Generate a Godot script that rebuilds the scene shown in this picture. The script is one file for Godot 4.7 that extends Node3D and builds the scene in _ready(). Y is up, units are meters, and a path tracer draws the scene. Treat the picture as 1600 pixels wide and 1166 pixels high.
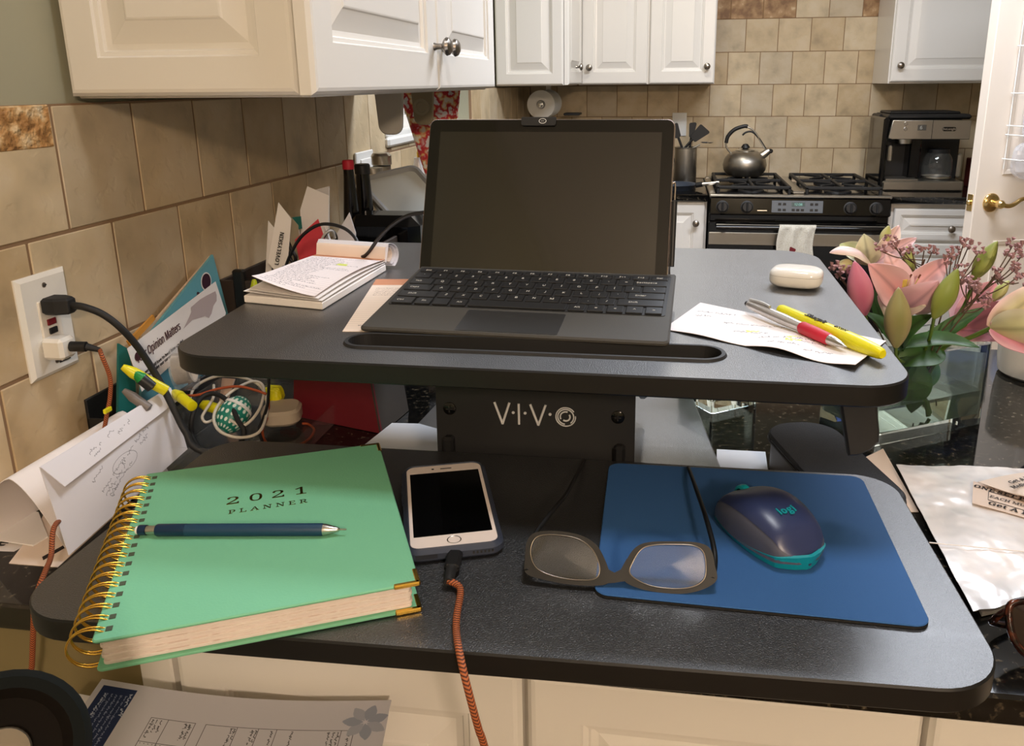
extends Node3D
# A kitchen peninsula with a sit-stand desk converter. Metres, y up, floor at y = 0,
# tiled left wall at x = 0, tiled back wall at z = BACK.

const TP := 0.1545          # tile pitch
const BACK := -3.4548
const CT := 0.914           # counter top
const LT := 1.015           # lower tray top
const UT := 1.16            # upper tray top
var M := {}
var R := RandomNumberGenerator.new()


func _ready():
	R.seed = 7
	# ---- camera
	var cam := Camera3D.new()
	cam.name = "camera"
	cam.position = Vector3(0.7469, 1.3984, 0.9362)
	cam.basis = Basis.from_euler(Vector3(-0.2734, 0.1498, -0.0084))
	cam.projection = Camera3D.PROJECTION_FRUSTUM
	cam.near = 0.05
	cam.far = 30.0
	cam.size = 0.05 * 1166.0 / 1300.38
	cam.frustum_offset = Vector2(-56.28, -90.24) / 1300.38 * 0.05
	add_child(cam)
	cam.current = true
	# ---- sky and exposure
	var we := WorldEnvironment.new()
	we.name = "environment"
	var env := Environment.new()
	env.background_mode = Environment.BG_SKY
	var sky := Sky.new()
	var sm := ProceduralSkyMaterial.new()
	sm.sky_top_color = Color(0.10, 0.13, 0.2)
	sm.sky_horizon_color = Color(0.3, 0.32, 0.36)
	sm.ground_horizon_color = Color(0.25, 0.25, 0.25)
	sm.ground_bottom_color = Color(0.1, 0.1, 0.1)
	sky.sky_material = sm
	env.sky = sky
	env.tonemap_mode = Environment.TONE_MAPPER_LINEAR
	env.tonemap_exposure = 0.85
	env.sdfgi_enabled = true
	env.ssao_enabled = true
	env.ssil_enabled = true
	we.environment = env
	add_child(we)
	# ---- lamps (all in the ceiling)
	materials()
	panel_light(Vector3(1.35, 2.47, -1.4), Vector2(1.2, 0.4), 5.3, Color(0.93, 0.955, 1.0))
	downlight(Vector3(0.85, 2.44, 0.1), 0.85, Color(0.97, 0.98, 1.0), "recessed downlight above the peninsula", 2.4)
	downlight(Vector3(0.75, 2.44, -2.4), 0.7, Color(1.0, 0.97, 0.92), "recessed kitchen downlight near the corner cabinets")
	ceiling_lamp(Vector3(1.5, 2.02, 2.4), 3.0, Color(1.0, 0.89, 0.78))
	# ---- large structure, then objects
	room()
	counters()
	upper_cabinets()
	base_cabinets()
	pantry_door()
	stove()
	back_items()
	left_counter_items()
	stand()
	laptop()
	upper_tray_items()
	lower_tray_items()
	wall_power()
	left_clutter()
	right_counter_items()
	bouquet()
	foreground()


# ------------------------------------------------------------------ helpers
func tag(o: Node, label: String, category: String, group := "", kind := ""):
	o.set_meta("label", label)
	o.set_meta("category", category)
	if group:
		o.set_meta("group", group)
	if kind:
		o.set_meta("kind", kind)


func thing(called: String, label: String, category: String, at := Vector3.ZERO, group := "") -> Node3D:
	var o := Node3D.new()
	o.name = called
	o.position = at
	tag(o, label, category, group)
	add_child(o, true)
	return o


func part(called: String, st: SurfaceTool, m: Material, parent: Node = self, xf := Transform3D.IDENTITY) -> MeshInstance3D:
	st.generate_normals()
	var o := MeshInstance3D.new()
	o.name = called
	o.mesh = st.commit()
	o.material_override = m
	o.transform = xf
	parent.add_child(o, true)
	return o


func again(called: String, mesh: Mesh, m: Material, parent: Node, xf: Transform3D) -> MeshInstance3D:
	var o := MeshInstance3D.new()
	o.name = called
	o.mesh = mesh
	o.material_override = m
	o.transform = xf
	parent.add_child(o, true)
	return o


func struct(called: String, st: SurfaceTool, m: Material, parent: Node = self, label := "") -> MeshInstance3D:
	var o := part(called, st, m, parent)
	o.set_meta("kind", "structure")
	if label:
		o.set_meta("label", label)
	return o


func mb() -> SurfaceTool:
	var st := SurfaceTool.new()
	st.begin(Mesh.PRIMITIVE_TRIANGLES)
	st.set_smooth_group(-1)
	return st


func at(p: Vector3, yaw := 0.0) -> Transform3D:
	return Transform3D(Basis(Vector3.UP, yaw), p)


func along(a: Vector3, b: Vector3) -> Transform3D:      # y axis runs from a to b
	var y := (b - a).normalized()
	var x := y.cross(Vector3.UP if absf(y.y) < 0.95 else Vector3.RIGHT).normalized()
	return Transform3D(Basis(x, y, x.cross(y)), a)


func frame(o: Vector3, x: Vector3, y: Vector3) -> Transform3D:
	x = x.normalized()
	var z := x.cross(y).normalized()
	return Transform3D(Basis(x, z.cross(x), z), o)


func tri(st: SurfaceTool, a: Vector3, b: Vector3, c: Vector3, out: Vector3):
	if (b - a).cross(c - a).dot(out) > 0.0:
		var t := b
		b = c
		c = t
	st.add_vertex(a)
	st.add_vertex(b)
	st.add_vertex(c)


func quad(st: SurfaceTool, a: Vector3, b: Vector3, c: Vector3, d: Vector3, out: Vector3):
	tri(st, a, b, c, out)
	tri(st, a, c, d, out)


func box(st: SurfaceTool, size: Vector3, c := 0.002, xf := Transform3D.IDENTITY):
	st.set_smooth_group(-1)
	var h := size * 0.5
	c = minf(c, minf(h.x, minf(h.y, h.z)) * 0.9)
	var o := xf.origin
	for ax in 3:
		var u := (ax + 1) % 3
		var v := (ax + 2) % 3
		for s in [-1.0, 1.0]:
			var q := []
			for e in [[-1, -1], [1, -1], [1, 1], [-1, 1]]:
				var p := Vector3.ZERO
				p[ax] = s * h[ax]
				p[u] = e[0] * (h[u] - c)
				p[v] = e[1] * (h[v] - c)
				q.append(xf * p)
			var n := Vector3.ZERO
			n[ax] = s
			quad(st, q[0], q[1], q[2], q[3], xf.basis * n)
	if c <= 0.00001:
		return
	for ax in 3:      # edges along ax
		var u := (ax + 1) % 3
		var v := (ax + 2) % 3
		for su in [-1.0, 1.0]:
			for sv in [-1.0, 1.0]:
				var q := []
				for e in [[-1, 0], [1, 0], [1, 1], [-1, 1]]:
					var p := Vector3.ZERO
					p[ax] = e[0] * (h[ax] - c)
					p[u] = su * (h[u] - (c if e[1] else 0.0))
					p[v] = sv * (h[v] - (0.0 if e[1] else c))
					q.append(xf * p)
				var n := Vector3.ZERO
				n[u] = su
				n[v] = sv
				quad(st, q[0], q[1], q[2], q[3], xf.basis * n)
	for sx in [-1.0, 1.0]:
		for sy in [-1.0, 1.0]:
			for sz in [-1.0, 1.0]:
				tri(st, xf * Vector3(sx * h.x, sy * (h.y - c), sz * (h.z - c)), xf * Vector3(sx * (h.x - c), sy * h.y, sz * (h.z - c)), xf * Vector3(sx * (h.x - c), sy * (h.y - c), sz * h.z), xf.basis * Vector3(sx, sy, sz))


func bx(size: Vector3, p := Vector3.ZERO, c := 0.002) -> SurfaceTool:
	var st := mb()
	box(st, size, c, Transform3D(Basis.IDENTITY, p))
	return st


func span(a: Vector3, b: Vector3, c := 0.002) -> SurfaceTool:     # box from corner to corner
	return bx((b - a).abs(), (a + b) * 0.5, c)


func lathe(st: SurfaceTool, prof: Array, seg := 28, xf := Transform3D.IDENTITY, sharp := 0.6):
	var g := 1
	for i in prof.size() - 1:
		var a: Vector2 = prof[i]
		var b: Vector2 = prof[i + 1]
		if i > 0 and absf((a - prof[i - 1]).angle_to(b - a)) > sharp:
			g += 1
		st.set_smooth_group(g)
		var n := Vector2(b.y - a.y, a.x - b.x)
		for k in seg:
			var t0 := TAU * k / seg
			var t1 := TAU * (k + 1) / seg
			var e0 := Vector3(cos(t0), 0, sin(t0))
			var e1 := Vector3(cos(t1), 0, sin(t1))
			var out := xf.basis * ((e0 + e1) * 0.5 * n.x + Vector3(0, n.y, 0))
			var p0 := xf * (e0 * a.x + Vector3(0, a.y, 0))
			var p1 := xf * (e1 * a.x + Vector3(0, a.y, 0))
			var p2 := xf * (e1 * b.x + Vector3(0, b.y, 0))
			var p3 := xf * (e0 * b.x + Vector3(0, b.y, 0))
			if a.x > 1e-6:
				tri(st, p0, p1, p2, out)
			if b.x > 1e-6:
				tri(st, p0, p2, p3, out)
	st.set_smooth_group(-1)


func turned(prof: Array, seg := 28, xf := Transform3D.IDENTITY) -> SurfaceTool:
	var st := mb()
	lathe(st, prof, seg, xf)
	return st


func curve(pts: Array, n := 6) -> Array:
	var out := []
	for i in pts.size() - 1:
		var p0: Vector3 = pts[maxi(i - 1, 0)]
		var p1: Vector3 = pts[i]
		var p2: Vector3 = pts[i + 1]
		var p3: Vector3 = pts[mini(i + 2, pts.size() - 1)]
		for k in n:
			out.append(p1.cubic_interpolate(p2, p0, p3, float(k) / n))
	out.append(pts[-1])
	return out


func loop2(pts: Array, n := 5) -> Array:      # closed smooth curve
	var out := []
	var c := pts.size()
	for i in c:
		for k in n:
			out.append(pts[i].cubic_interpolate(pts[(i + 1) % c], pts[(i + c - 1) % c], pts[(i + 2) % c], float(k) / n))
	return out


func tube(st: SurfaceTool, pts: Array, r: float, seg := 8, r_end := -1.0, vscale := 0.0, closed := false):
	var n := pts.size()
	var rings := []
	var side := Vector3.ZERO
	var run := 0.0
	var runs := []
	for i in n:
		var t: Vector3
		if closed:
			t = pts[(i + 1) % n] - pts[(i + n - 1) % n]
		else:
			t = pts[mini(i + 1, n - 1)] - pts[maxi(i - 1, 0)]
		t = t.normalized()
		if i == 0:
			side = t.cross(Vector3.UP if absf(t.y) < 0.9 else Vector3.RIGHT).normalized()
		else:
			side = (side - t * side.dot(t)).normalized()
			run += (pts[i] - pts[i - 1]).length()
		runs.append(run)
		var up := side.cross(t)
		var rr := r if r_end < 0.0 else lerpf(r, r_end, float(i) / (n - 1))
		var ring := []
		for k in seg:
			var a := TAU * k / seg
			ring.append(pts[i] + (side * cos(a) + up * sin(a)) * rr)
		rings.append(ring)
	st.set_smooth_group(1)
	for i in (n if closed else n - 1):
		var i2 := (i + 1) % n
		var mid: Vector3 = (pts[i] + pts[i2]) * 0.5
		for k in seg:
			var k2 := (k + 1) % seg
			var a: Vector3 = rings[i][k]
			var b: Vector3 = rings[i][k2]
			var c: Vector3 = rings[i2][k2]
			var d: Vector3 = rings[i2][k]
			if vscale > 0.0:
				var u0 := float(k) / seg
				var u1 := float(k + 1) / seg
				var v0: float = runs[i] * vscale
				var v1: float = runs[i2] * vscale
				var out := (a + b + c + d) * 0.25 - mid
				var q := [[a, u0, v0], [b, u1, v0], [c, u1, v1], [a, u0, v0], [c, u1, v1], [d, u0, v1]]
				if (b - a).cross(c - a).dot(out) > 0.0:
					q = [q[0], q[2], q[1], q[3], q[5], q[4]]
				for e in q:
					st.set_uv(Vector2(e[1], e[2]))
					st.add_vertex(e[0])
			else:
				quad(st, a, b, c, d, (a + b + c + d) * 0.25 - mid)
	if not closed:
		st.set_smooth_group(-1)
		for e in [[0, 1], [n - 1, n - 2]]:
			var c: Vector3 = pts[e[0]]
			var out: Vector3 = c - pts[e[1]]
			for k in seg:
				tri(st, c, rings[e[0]][k], rings[e[0]][(k + 1) % seg], out)
	st.set_smooth_group(-1)


func tb(pts: Array, r: float, seg := 8, r_end := -1.0) -> SurfaceTool:
	var st := mb()
	tube(st, pts, r, seg, r_end)
	return st


func roundrect(cx: float, cz: float, w: float, d: float, r: float, n := 6) -> PackedVector2Array:
	return roundpoly([Vector2(cx - w / 2, cz - d / 2), Vector2(cx + w / 2, cz - d / 2), Vector2(cx + w / 2, cz + d / 2), Vector2(cx - w / 2, cz + d / 2)], [r], n)


func roundpoly(p: Array, rs: Array, n := 6) -> PackedVector2Array:
	var out := PackedVector2Array()
	var c := p.size()
	for i in c:
		var v: Vector2 = p[i]
		var a: Vector2 = (p[(i + c - 1) % c] - v).normalized()
		var b: Vector2 = (p[(i + 1) % c] - v).normalized()
		var r: float = rs[i % rs.size()]
		if r <= 0.0:
			out.append(v)
			continue
		var half := acos(clampf(a.dot(b), -1, 1)) / 2.0
		var t := r / tan(half)
		var o := v + (a + b).normalized() * r / sin(half)
		var s := v + a * t - o
		var e := v + b * t - o
		var sweep := s.angle_to(e)
		for k in n + 1:
			out.append(o + s.rotated(sweep * k / n))
	return out


func poly2(pts: Array) -> PackedVector2Array:
	var o := PackedVector2Array()
	for p in pts:
		o.append(Vector2(p.x, p.z) if p is Vector3 else p)
	return o


func inset(poly: PackedVector2Array, d: float) -> PackedVector2Array:
	var c := poly.size()
	var area := 0.0
	for i in c:
		area += poly[i].cross(poly[(i + 1) % c])
	var s := 1.0 if area > 0 else -1.0
	var out := PackedVector2Array()
	for i in c:
		var a := (poly[i] - poly[(i + c - 1) % c]).normalized()
		var b := (poly[(i + 1) % c] - poly[i]).normalized()
		var na := Vector2(-a.y, a.x) * s
		var nb := Vector2(-b.y, b.x) * s
		out.append(poly[i] + (na + nb) / maxf(1.0 + na.dot(nb), 0.3) * d)
	return out


# a slab in the xz plane of xf, from y0 up to y1, with chamfered edges
func plate(st: SurfaceTool, poly: PackedVector2Array, y0: float, y1: float, bev := 0.0, xf := Transform3D.IDENTITY, caps := true, smooth := true):
	var c := poly.size()
	var lay := [[poly, y0], [poly, y1]]
	if bev > 0.0:
		var ins := inset(poly, bev)
		lay = [[ins, y0], [poly, y0 + bev], [poly, y1 - bev], [ins, y1]]
	var mid := Vector2.ZERO
	for p in poly:
		mid += p / c
	for L in lay.size() - 1:
		st.set_smooth_group(10 + L if smooth else -1)
		for i in c:
			var j := (i + 1) % c
			var e := poly[j] - poly[i]
			var n := Vector2(e.y, -e.x)
			var area_s := 1.0
			if not inside_left(poly):
				area_s = -1.0
			n *= area_s
			var p0: Vector2 = lay[L][0][i]
			var p1: Vector2 = lay[L][0][j]
			var p2: Vector2 = lay[L + 1][0][j]
			var p3: Vector2 = lay[L + 1][0][i]
			quad(st, xf * Vector3(p0.x, lay[L][1], p0.y), xf * Vector3(p1.x, lay[L][1], p1.y), xf * Vector3(p2.x, lay[L + 1][1], p2.y), xf * Vector3(p3.x, lay[L + 1][1], p3.y), xf.basis * Vector3(n.x, 0, n.y))
	st.set_smooth_group(-1)
	if caps:
		cap(st, lay[0][0], lay[0][1], -1.0, xf)
		cap(st, lay[-1][0], lay[-1][1], 1.0, xf)


var _left := {}
func inside_left(poly: PackedVector2Array) -> bool:
	if not _left.has(poly):
		var area := 0.0
		for i in poly.size():
			area += poly[i].cross(poly[(i + 1) % poly.size()])
		_left[poly] = area > 0
	return _left[poly]


func cap(st: SurfaceTool, poly: PackedVector2Array, y: float, dir: float, xf := Transform3D.IDENTITY):
	var ix := Geometry2D.triangulate_polygon(poly)
	for i in range(0, ix.size(), 3):
		tri(st, xf * Vector3(poly[ix[i]].x, y, poly[ix[i]].y), xf * Vector3(poly[ix[i + 1]].x, y, poly[ix[i + 1]].y), xf * Vector3(poly[ix[i + 2]].x, y, poly[ix[i + 2]].y), xf.basis * Vector3(0, dir, 0))


func slab(poly: PackedVector2Array, y0: float, y1: float, bev := 0.0, xf := Transform3D.IDENTITY) -> SurfaceTool:
	var st := mb()
	plate(st, poly, y0, y1, bev, xf)
	return st


# a board through flat 3D points, th thick behind its face
func board(pts: Array, th: float, toward: Vector3, bev := 0.0) -> SurfaceTool:
	var o: Vector3 = pts[0]
	var x: Vector3 = (pts[1] - o).normalized()
	var y := Vector3.ZERO
	for i in range(2, pts.size()):
		y = x.cross(pts[i] - o)
		if y.length() > 1e-6:
			break
	y = y.normalized()
	if y.dot(toward) < 0:
		y = -y
	var z := x.cross(y)
	var poly := PackedVector2Array()
	for p in pts:
		poly.append(Vector2((p - o).dot(x), (p - o).dot(z)))
	var st := mb()
	plate(st, poly, -th, 0.0, bev, Transform3D(Basis(x, y, z), o), true, false)
	return st


# a sheet of thickness th through f(u, v); uv 0..1, v grows downward on the print
func sheet(st: SurfaceTool, f: Callable, nu: int, nv: int, th: float, tint: Variant = null):
	var g := []
	var nr := []
	for j in nv + 1:
		var row := []
		for i in nu + 1:
			row.append(f.call(float(i) / nu, float(j) / nv))
		g.append(row)
	for j in nv + 1:
		var row := []
		for i in nu + 1:
			var du: Vector3 = g[j][mini(i + 1, nu)] - g[j][maxi(i - 1, 0)]
			var dv: Vector3 = g[mini(j + 1, nv)][i] - g[maxi(j - 1, 0)][i]
			var n := dv.cross(du)
			row.append(n.normalized() if n.length() > 1e-12 else Vector3.UP)
		nr.append(row)
	for back in 2:
		st.set_smooth_group(1 + back)
		for j in nv:
			for i in nu:
				var n: Vector3 = nr[j][i] * (-1.0 if back else 1.0)
				var id := [[i, j], [i + 1, j], [i + 1, j + 1], [i, j], [i + 1, j + 1], [i, j + 1]]
				var ps := []
				for e in id:
					ps.append(g[e[1]][e[0]] - (nr[e[1]][e[0]] * th if back else Vector3.ZERO))
				if (ps[1] - ps[0]).cross(ps[2] - ps[0]).dot(n) + (ps[4] - ps[3]).cross(ps[5] - ps[3]).dot(n) > 0.0:
					id = [id[0], id[2], id[1], id[3], id[5], id[4]]
				for e in id:
					st.set_uv(Vector2(float(e[0]) / nu, float(e[1]) / nv))
					if tint != null:
						st.set_color(tint.call(float(e[0]) / nu, float(e[1]) / nv))
					st.add_vertex(g[e[1]][e[0]] - (nr[e[1]][e[0]] * th if back else Vector3.ZERO))
	st.set_smooth_group(-1)
	for k in 2:
		for i in nu:
			var j := nv * k
			quad(st, g[j][i], g[j][i + 1], g[j][i + 1] - nr[j][i + 1] * th, g[j][i] - nr[j][i] * th, g[j][i] - g[nv - j][i])
		for j in nv:
			var i := nu * k
			quad(st, g[j][i], g[j + 1][i], g[j + 1][i] - nr[j + 1][i] * th, g[j][i] - nr[j][i] * th, g[j][i] - g[j][nu - i])


func paper(f: Callable, nu := 12, nv := 12, th := 0.0004, tint: Variant = null) -> SurfaceTool:
	var st := mb()
	sheet(st, f, nu, nv, th, tint)
	return st


# bilinear patch through four corners: top left, top right, bottom right, bottom left
func patch(a: Vector3, b: Vector3, c: Vector3, d: Vector3, bump: Variant = null) -> Callable:
	return func(u: float, v: float) -> Vector3:
		var p := a.lerp(b, u).lerp(d.lerp(c, u), v)
		return p + (bump.call(u, v) if bump != null else Vector3.ZERO)


# concentric rectangles (inset, depth) in the xy plane facing +z
func rects(st: SurfaceTool, w: float, h: float, steps: Array, xf := Transform3D.IDENTITY):
	st.set_smooth_group(-1)
	var prev := []
	for s in steps:
		var x: float = w / 2 - s[0]
		var y: float = h / 2 - s[0]
		var cur := [xf * Vector3(-x, -y, s[1]), xf * Vector3(x, -y, s[1]), xf * Vector3(x, y, s[1]), xf * Vector3(-x, y, s[1])]
		if prev:
			for k in 4:
				var q: Vector3 = (prev[k] + prev[(k + 1) % 4]) * 0.5 - xf.origin
				var e: Vector3 = (cur[(k + 1) % 4] - cur[k]).cross((prev[k] + prev[(k + 1) % 4] - cur[k] - cur[(k + 1) % 4]))
				if e.dot(xf.basis.z) < -1e-12 or (absf(e.dot(xf.basis.z)) <= 1e-12 and e.dot(q) < 0):
					e = -e
				quad(st, prev[k], prev[(k + 1) % 4], cur[(k + 1) % 4], cur[k], e)
		prev = cur
	quad(st, prev[0], prev[1], prev[2], prev[3], xf.basis.z)


func words(called: String, s: String, size: float, m: Material, parent: Node, xf: Transform3D, fnt := "Droid Sans", bold := false, depth := 0.0004) -> MeshInstance3D:
	var o := MeshInstance3D.new()
	o.name = called
	o.mesh = letters(s, size, fnt, bold, depth)
	o.material_override = m
	o.transform = xf
	parent.add_child(o, true)
	return o


func letters(s: String, size: float, fnt := "Droid Sans", bold := false, depth := 0.0004) -> TextMesh:
	var t := TextMesh.new()
	var f := SystemFont.new()
	f.font_names = [fnt]
	f.font_weight = 700 if bold else 400
	t.font = f
	t.text = s
	t.font_size = 48
	t.pixel_size = size / 48.0
	t.depth = depth
	t.curve_step = 2.0
	return t


func mat(c: Color, rough := 0.5, metal := 0.0, spec := 0.5) -> StandardMaterial3D:
	var m := StandardMaterial3D.new()
	m.albedo_color = c
	m.roughness = rough
	m.metallic = metal
	m.metallic_specular = spec
	return m


func rgb(r: int, g: int, b: int) -> Color:
	return Color(r / 255.0, g / 255.0, b / 255.0)


func noise(sd: int, freq: float, cols: Array, offs: Array, oct := 4, size := 512, kind := FastNoiseLite.TYPE_SIMPLEX_SMOOTH) -> NoiseTexture2D:
	var n := FastNoiseLite.new()
	n.seed = sd
	n.frequency = freq
	n.noise_type = kind
	n.fractal_octaves = oct
	var t := NoiseTexture2D.new()
	t.width = size
	t.height = size
	t.seamless = true
	t.noise = n
	if cols:
		var g := Gradient.new()
		g.offsets = PackedFloat32Array(offs)
		g.colors = PackedColorArray(cols)
		t.color_ramp = g
	return t


func tri_map(m: StandardMaterial3D, scale: float, world := true, off := Vector3.ZERO) -> StandardMaterial3D:
	m.uv1_triplanar = true
	m.uv1_world_triplanar = world
	m.uv1_scale = Vector3.ONE * scale
	m.uv1_offset = off
	m.uv1_triplanar_sharpness = 8.0
	return m


func glass(c: Color, alpha := 0.08, rough := 0.02) -> StandardMaterial3D:
	var m := mat(c, rough)
	m.albedo_color.a = alpha
	m.transparency = BaseMaterial3D.TRANSPARENCY_ALPHA
	m.cull_mode = BaseMaterial3D.CULL_DISABLED
	return m


# ---- pictures for flat print
func dot(im: Image, x: float, y: float, r: int, c: Color):
	im.fill_rect(Rect2i(int(x) - r / 2, int(y) - r / 2, r, r), c)


func line(im: Image, a: Vector2, b: Vector2, r: int, c: Color):
	var n := int(a.distance_to(b)) + 1
	for i in n + 1:
		var p := a.lerp(b, float(i) / n)
		dot(im, p.x, p.y, r, c)


func scrawl(im: Image, a: Vector2, b: Vector2, h: float, c: Color, rg: RandomNumberGenerator, r := 2):     # one line of handwriting
	var dir := (b - a).normalized()
	var up := Vector2(dir.y, -dir.x)
	var len := a.distance_to(b)
	var x := 0.0
	var last := a
	while x < len:
		var word := rg.randf_range(2.0, 6.0) * h
		var stop := minf(x + word, len)
		last = a + dir * x
		while x < stop:
			var q := a + dir * (x + rg.randf_range(-0.25, 0.25) * h) + up * h * (rg.randf_range(0.0, 0.9) if rg.randf() < 0.75 else rg.randf_range(-0.6, 1.6))
			line(im, last, q, r, c)
			last = q
			x += h * rg.randf_range(0.22, 0.45)
		x += h * 0.8


func picture(im: Image, rough := 0.75) -> StandardMaterial3D:
	var m := mat(Color.WHITE, rough)
	m.albedo_texture = ImageTexture.create_from_image(im)
	m.texture_repeat = false
	return m


func blank(w: int, h: int, c: Color) -> Image:
	var im := Image.create_empty(w, h, false, Image.FORMAT_RGB8)
	im.fill(c)
	return im


# ------------------------------------------------------------------ materials
func materials():
	M.paint = mat(rgb(160, 158, 136), 0.85)
	M.paint_low = mat(rgb(132, 118, 80), 0.85)
	M.ceiling = mat(rgb(236, 234, 228), 0.9)
	M.floor = mat(rgb(112, 92, 72), 0.4)
	M.white = mat(rgb(234, 230, 223), 0.26)
	M.white_gloss = mat(rgb(238, 236, 230), 0.12)
	M.trim = mat(rgb(240, 238, 232), 0.35)
	M.door = mat(rgb(238, 226, 212), 0.35)
	M.grout = mat(rgb(140, 112, 84), 0.95)
	M.tiles = []
	var base := [rgb(200, 178, 142), rgb(206, 184, 148), rgb(196, 172, 134), rgb(208, 188, 154), rgb(194, 176, 146), rgb(202, 176, 136)]
	for i in 6:
		var b: Color = base[i]
		var m := mat(Color.WHITE, 0.55)
		m.albedo_texture = noise(20 + i, 0.006, [b.darkened(0.14), b.darkened(0.04), b, b.lightened(0.06), b.lightened(0.14)], [0.0, 0.3, 0.5, 0.66, 1.0], 5)
		m.heightmap_enabled = true
		m.heightmap_texture = noise(40 + i % 2, 0.02, [Color(0.0, 0, 0), Color(0.8, 0.8, 0.8), Color(0.9, 0.9, 0.9)], [0.2, 0.36, 1.0], 4, 512)
		m.heightmap_scale = 0.05
		M.tiles.append(tri_map(m, 2.3, true, Vector3(0.31, 0.17, 0.43) * i))
	var brown := mat(Color.WHITE, 0.55)
	brown.albedo_texture = noise(88, 0.012, [rgb(128, 92, 56), rgb(158, 122, 80), rgb(176, 140, 98), rgb(214, 192, 156)], [0.2, 0.48, 0.7, 0.9], 4)
	M.tiles.append(tri_map(brown, 2.3))
	var rust := mat(Color.WHITE, 0.6)
	rust.albedo_texture = noise(77, 0.012, [rgb(146, 104, 58), rgb(184, 138, 84), rgb(202, 166, 118), rgb(232, 212, 176)], [0.15, 0.42, 0.58, 0.8], 5)
	rust.heightmap_enabled = true
	rust.heightmap_texture = noise(78, 0.02, [], [], 4)
	rust.heightmap_scale = 0.5
	M.rust = tri_map(rust, 4.5)
	var gr := mat(Color.WHITE, 0.07)
	gr.albedo_texture = noise(5, 0.03, [rgb(14, 14, 14), rgb(18, 18, 17), rgb(30, 28, 25), rgb(70, 62, 50), rgb(126, 116, 98)], [0.0, 0.54, 0.66, 0.8, 0.97], 5, 1024)
	M.granite = tri_map(gr, 2.6)
	var tray := mat(rgb(22, 23, 26), 0.4, 0.0, 0.75)
	tray.clearcoat_enabled = true
	tray.clearcoat = 1.0
	tray.clearcoat_roughness = 0.34
	tray.heightmap_enabled = true
	tray.heightmap_texture = noise(6, 0.16, [], [], 2, 1024)
	tray.heightmap_scale = 0.09
	M.tray = tri_map(tray, 4.0)
	M.tray_edge = mat(rgb(17, 17, 18), 0.42)
	M.black = mat(rgb(22, 22, 23), 0.45)
	M.black_gloss = mat(rgb(10, 10, 11), 0.08)
	M.rubber = mat(rgb(26, 26, 27), 0.65)
	M.steel = mat(rgb(196, 192, 184), 0.28, 1.0)
	M.steel_dull = mat(rgb(170, 164, 154), 0.38, 1.0)
	M.chrome = mat(rgb(225, 225, 225), 0.08, 1.0)
	M.nickel = mat(rgb(150, 142, 132), 0.3, 1.0)
	M.brass = mat(rgb(224, 194, 132), 0.2, 1.0)
	M.gold = mat(rgb(226, 184, 84), 0.22, 1.0)
	M.iron = mat(rgb(24, 24, 25), 0.55)
	M.paper = mat(rgb(240, 236, 234), 0.8)
	M.paper_warm = mat(rgb(240, 222, 208), 0.8)
	M.pale = mat(rgb(236, 236, 234), 0.4)
	M.ink = mat(rgb(40, 36, 36), 0.8)
	M.red = mat(rgb(196, 30, 52), 0.55)
	M.dark_red = mat(rgb(110, 14, 28), 0.6)
	M.teal = mat(rgb(22, 104, 98), 0.6)
	M.yellow = mat(rgb(232, 224, 22), 0.35)
	M.green = mat(rgb(14, 140, 60), 0.4)
	M.orange_cord = mat(rgb(168, 76, 36), 0.6)
	M.white_cord = mat(rgb(222, 214, 200), 0.45)
	M.clear = glass(rgb(235, 240, 238), 0.025, 0.03)
	M.glass = glass(rgb(225, 240, 235), 0.006, 0.0)
	var im := blank(32, 32, rgb(178, 98, 54))
	for y in 32:
		for x in 32:
			var s := (absi(x - 16) + y) % 16
			if s < 7:
				im.set_pixel(x, y, rgb(84, 40, 20))
	var br := mat(Color.WHITE, 0.7)
	br.albedo_texture = ImageTexture.create_from_image(im)
	M.braid = br
	M.braid.uv1_scale = Vector3(2, 1, 1)


# ------------------------------------------------------------------ lamps
func downlight(p: Vector3, e: float, c: Color, label: String, s := 1.0):
	var t := thing("ceiling_downlight", label, "ceiling light", p, "recessed kitchen downlights")
	part("trim_ring", turned([Vector2(0.07 * s, 0.055), Vector2(0.068 * s, 0.03), Vector2(0.095 * s, 0.0), Vector2(0.1 * s, 0.004), Vector2(0.1 * s, 0.058)], 28), M.trim, t)
	var g := mat(Color.WHITE)
	g.emission_enabled = true
	g.emission = c
	g.emission_energy_multiplier = 4.0
	part("lamp_lens", turned([Vector2(0.0, 0.028), Vector2(0.066 * s, 0.03), Vector2(0.066 * s, 0.04), Vector2(0, 0.04)], 24), g, t)
	var l := AreaLight3D.new()
	l.name = "light"
	l.area_size = Vector2(0.12, 0.12) * s
	l.light_color = c
	l.light_energy = e
	l.shadow_enabled = true
	l.rotation.x = -PI / 2
	l.position.y = -0.004
	t.add_child(l)


func panel_light(p: Vector3, size: Vector2, e: float, c: Color):
	var t := thing("ceiling_light_panel", "square flat light panel on the kitchen ceiling", "ceiling light", p)
	part("panel_frame", span(Vector3(-size.x / 2 - 0.03, -0.03, -size.y / 2 - 0.03), Vector3(size.x / 2 + 0.03, 0.029, size.y / 2 + 0.03), 0.004), M.trim, t)
	var g := mat(Color.WHITE)
	g.emission_enabled = true
	g.emission = c
	g.emission_energy_multiplier = 3.0
	part("lamp_diffuser", span(Vector3(-size.x / 2, -0.033, -size.y / 2), Vector3(size.x / 2, -0.0301, size.y / 2), 0.0005), g, t)
	var l := AreaLight3D.new()
	l.name = "light"
	l.area_size = size
	l.light_color = c
	l.light_energy = e
	l.area_range = 12.0
	l.area_attenuation = 2.0
	l.shadow_enabled = true
	l.rotation.x = -PI / 2
	l.position.y = -0.04
	t.add_child(l)


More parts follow.
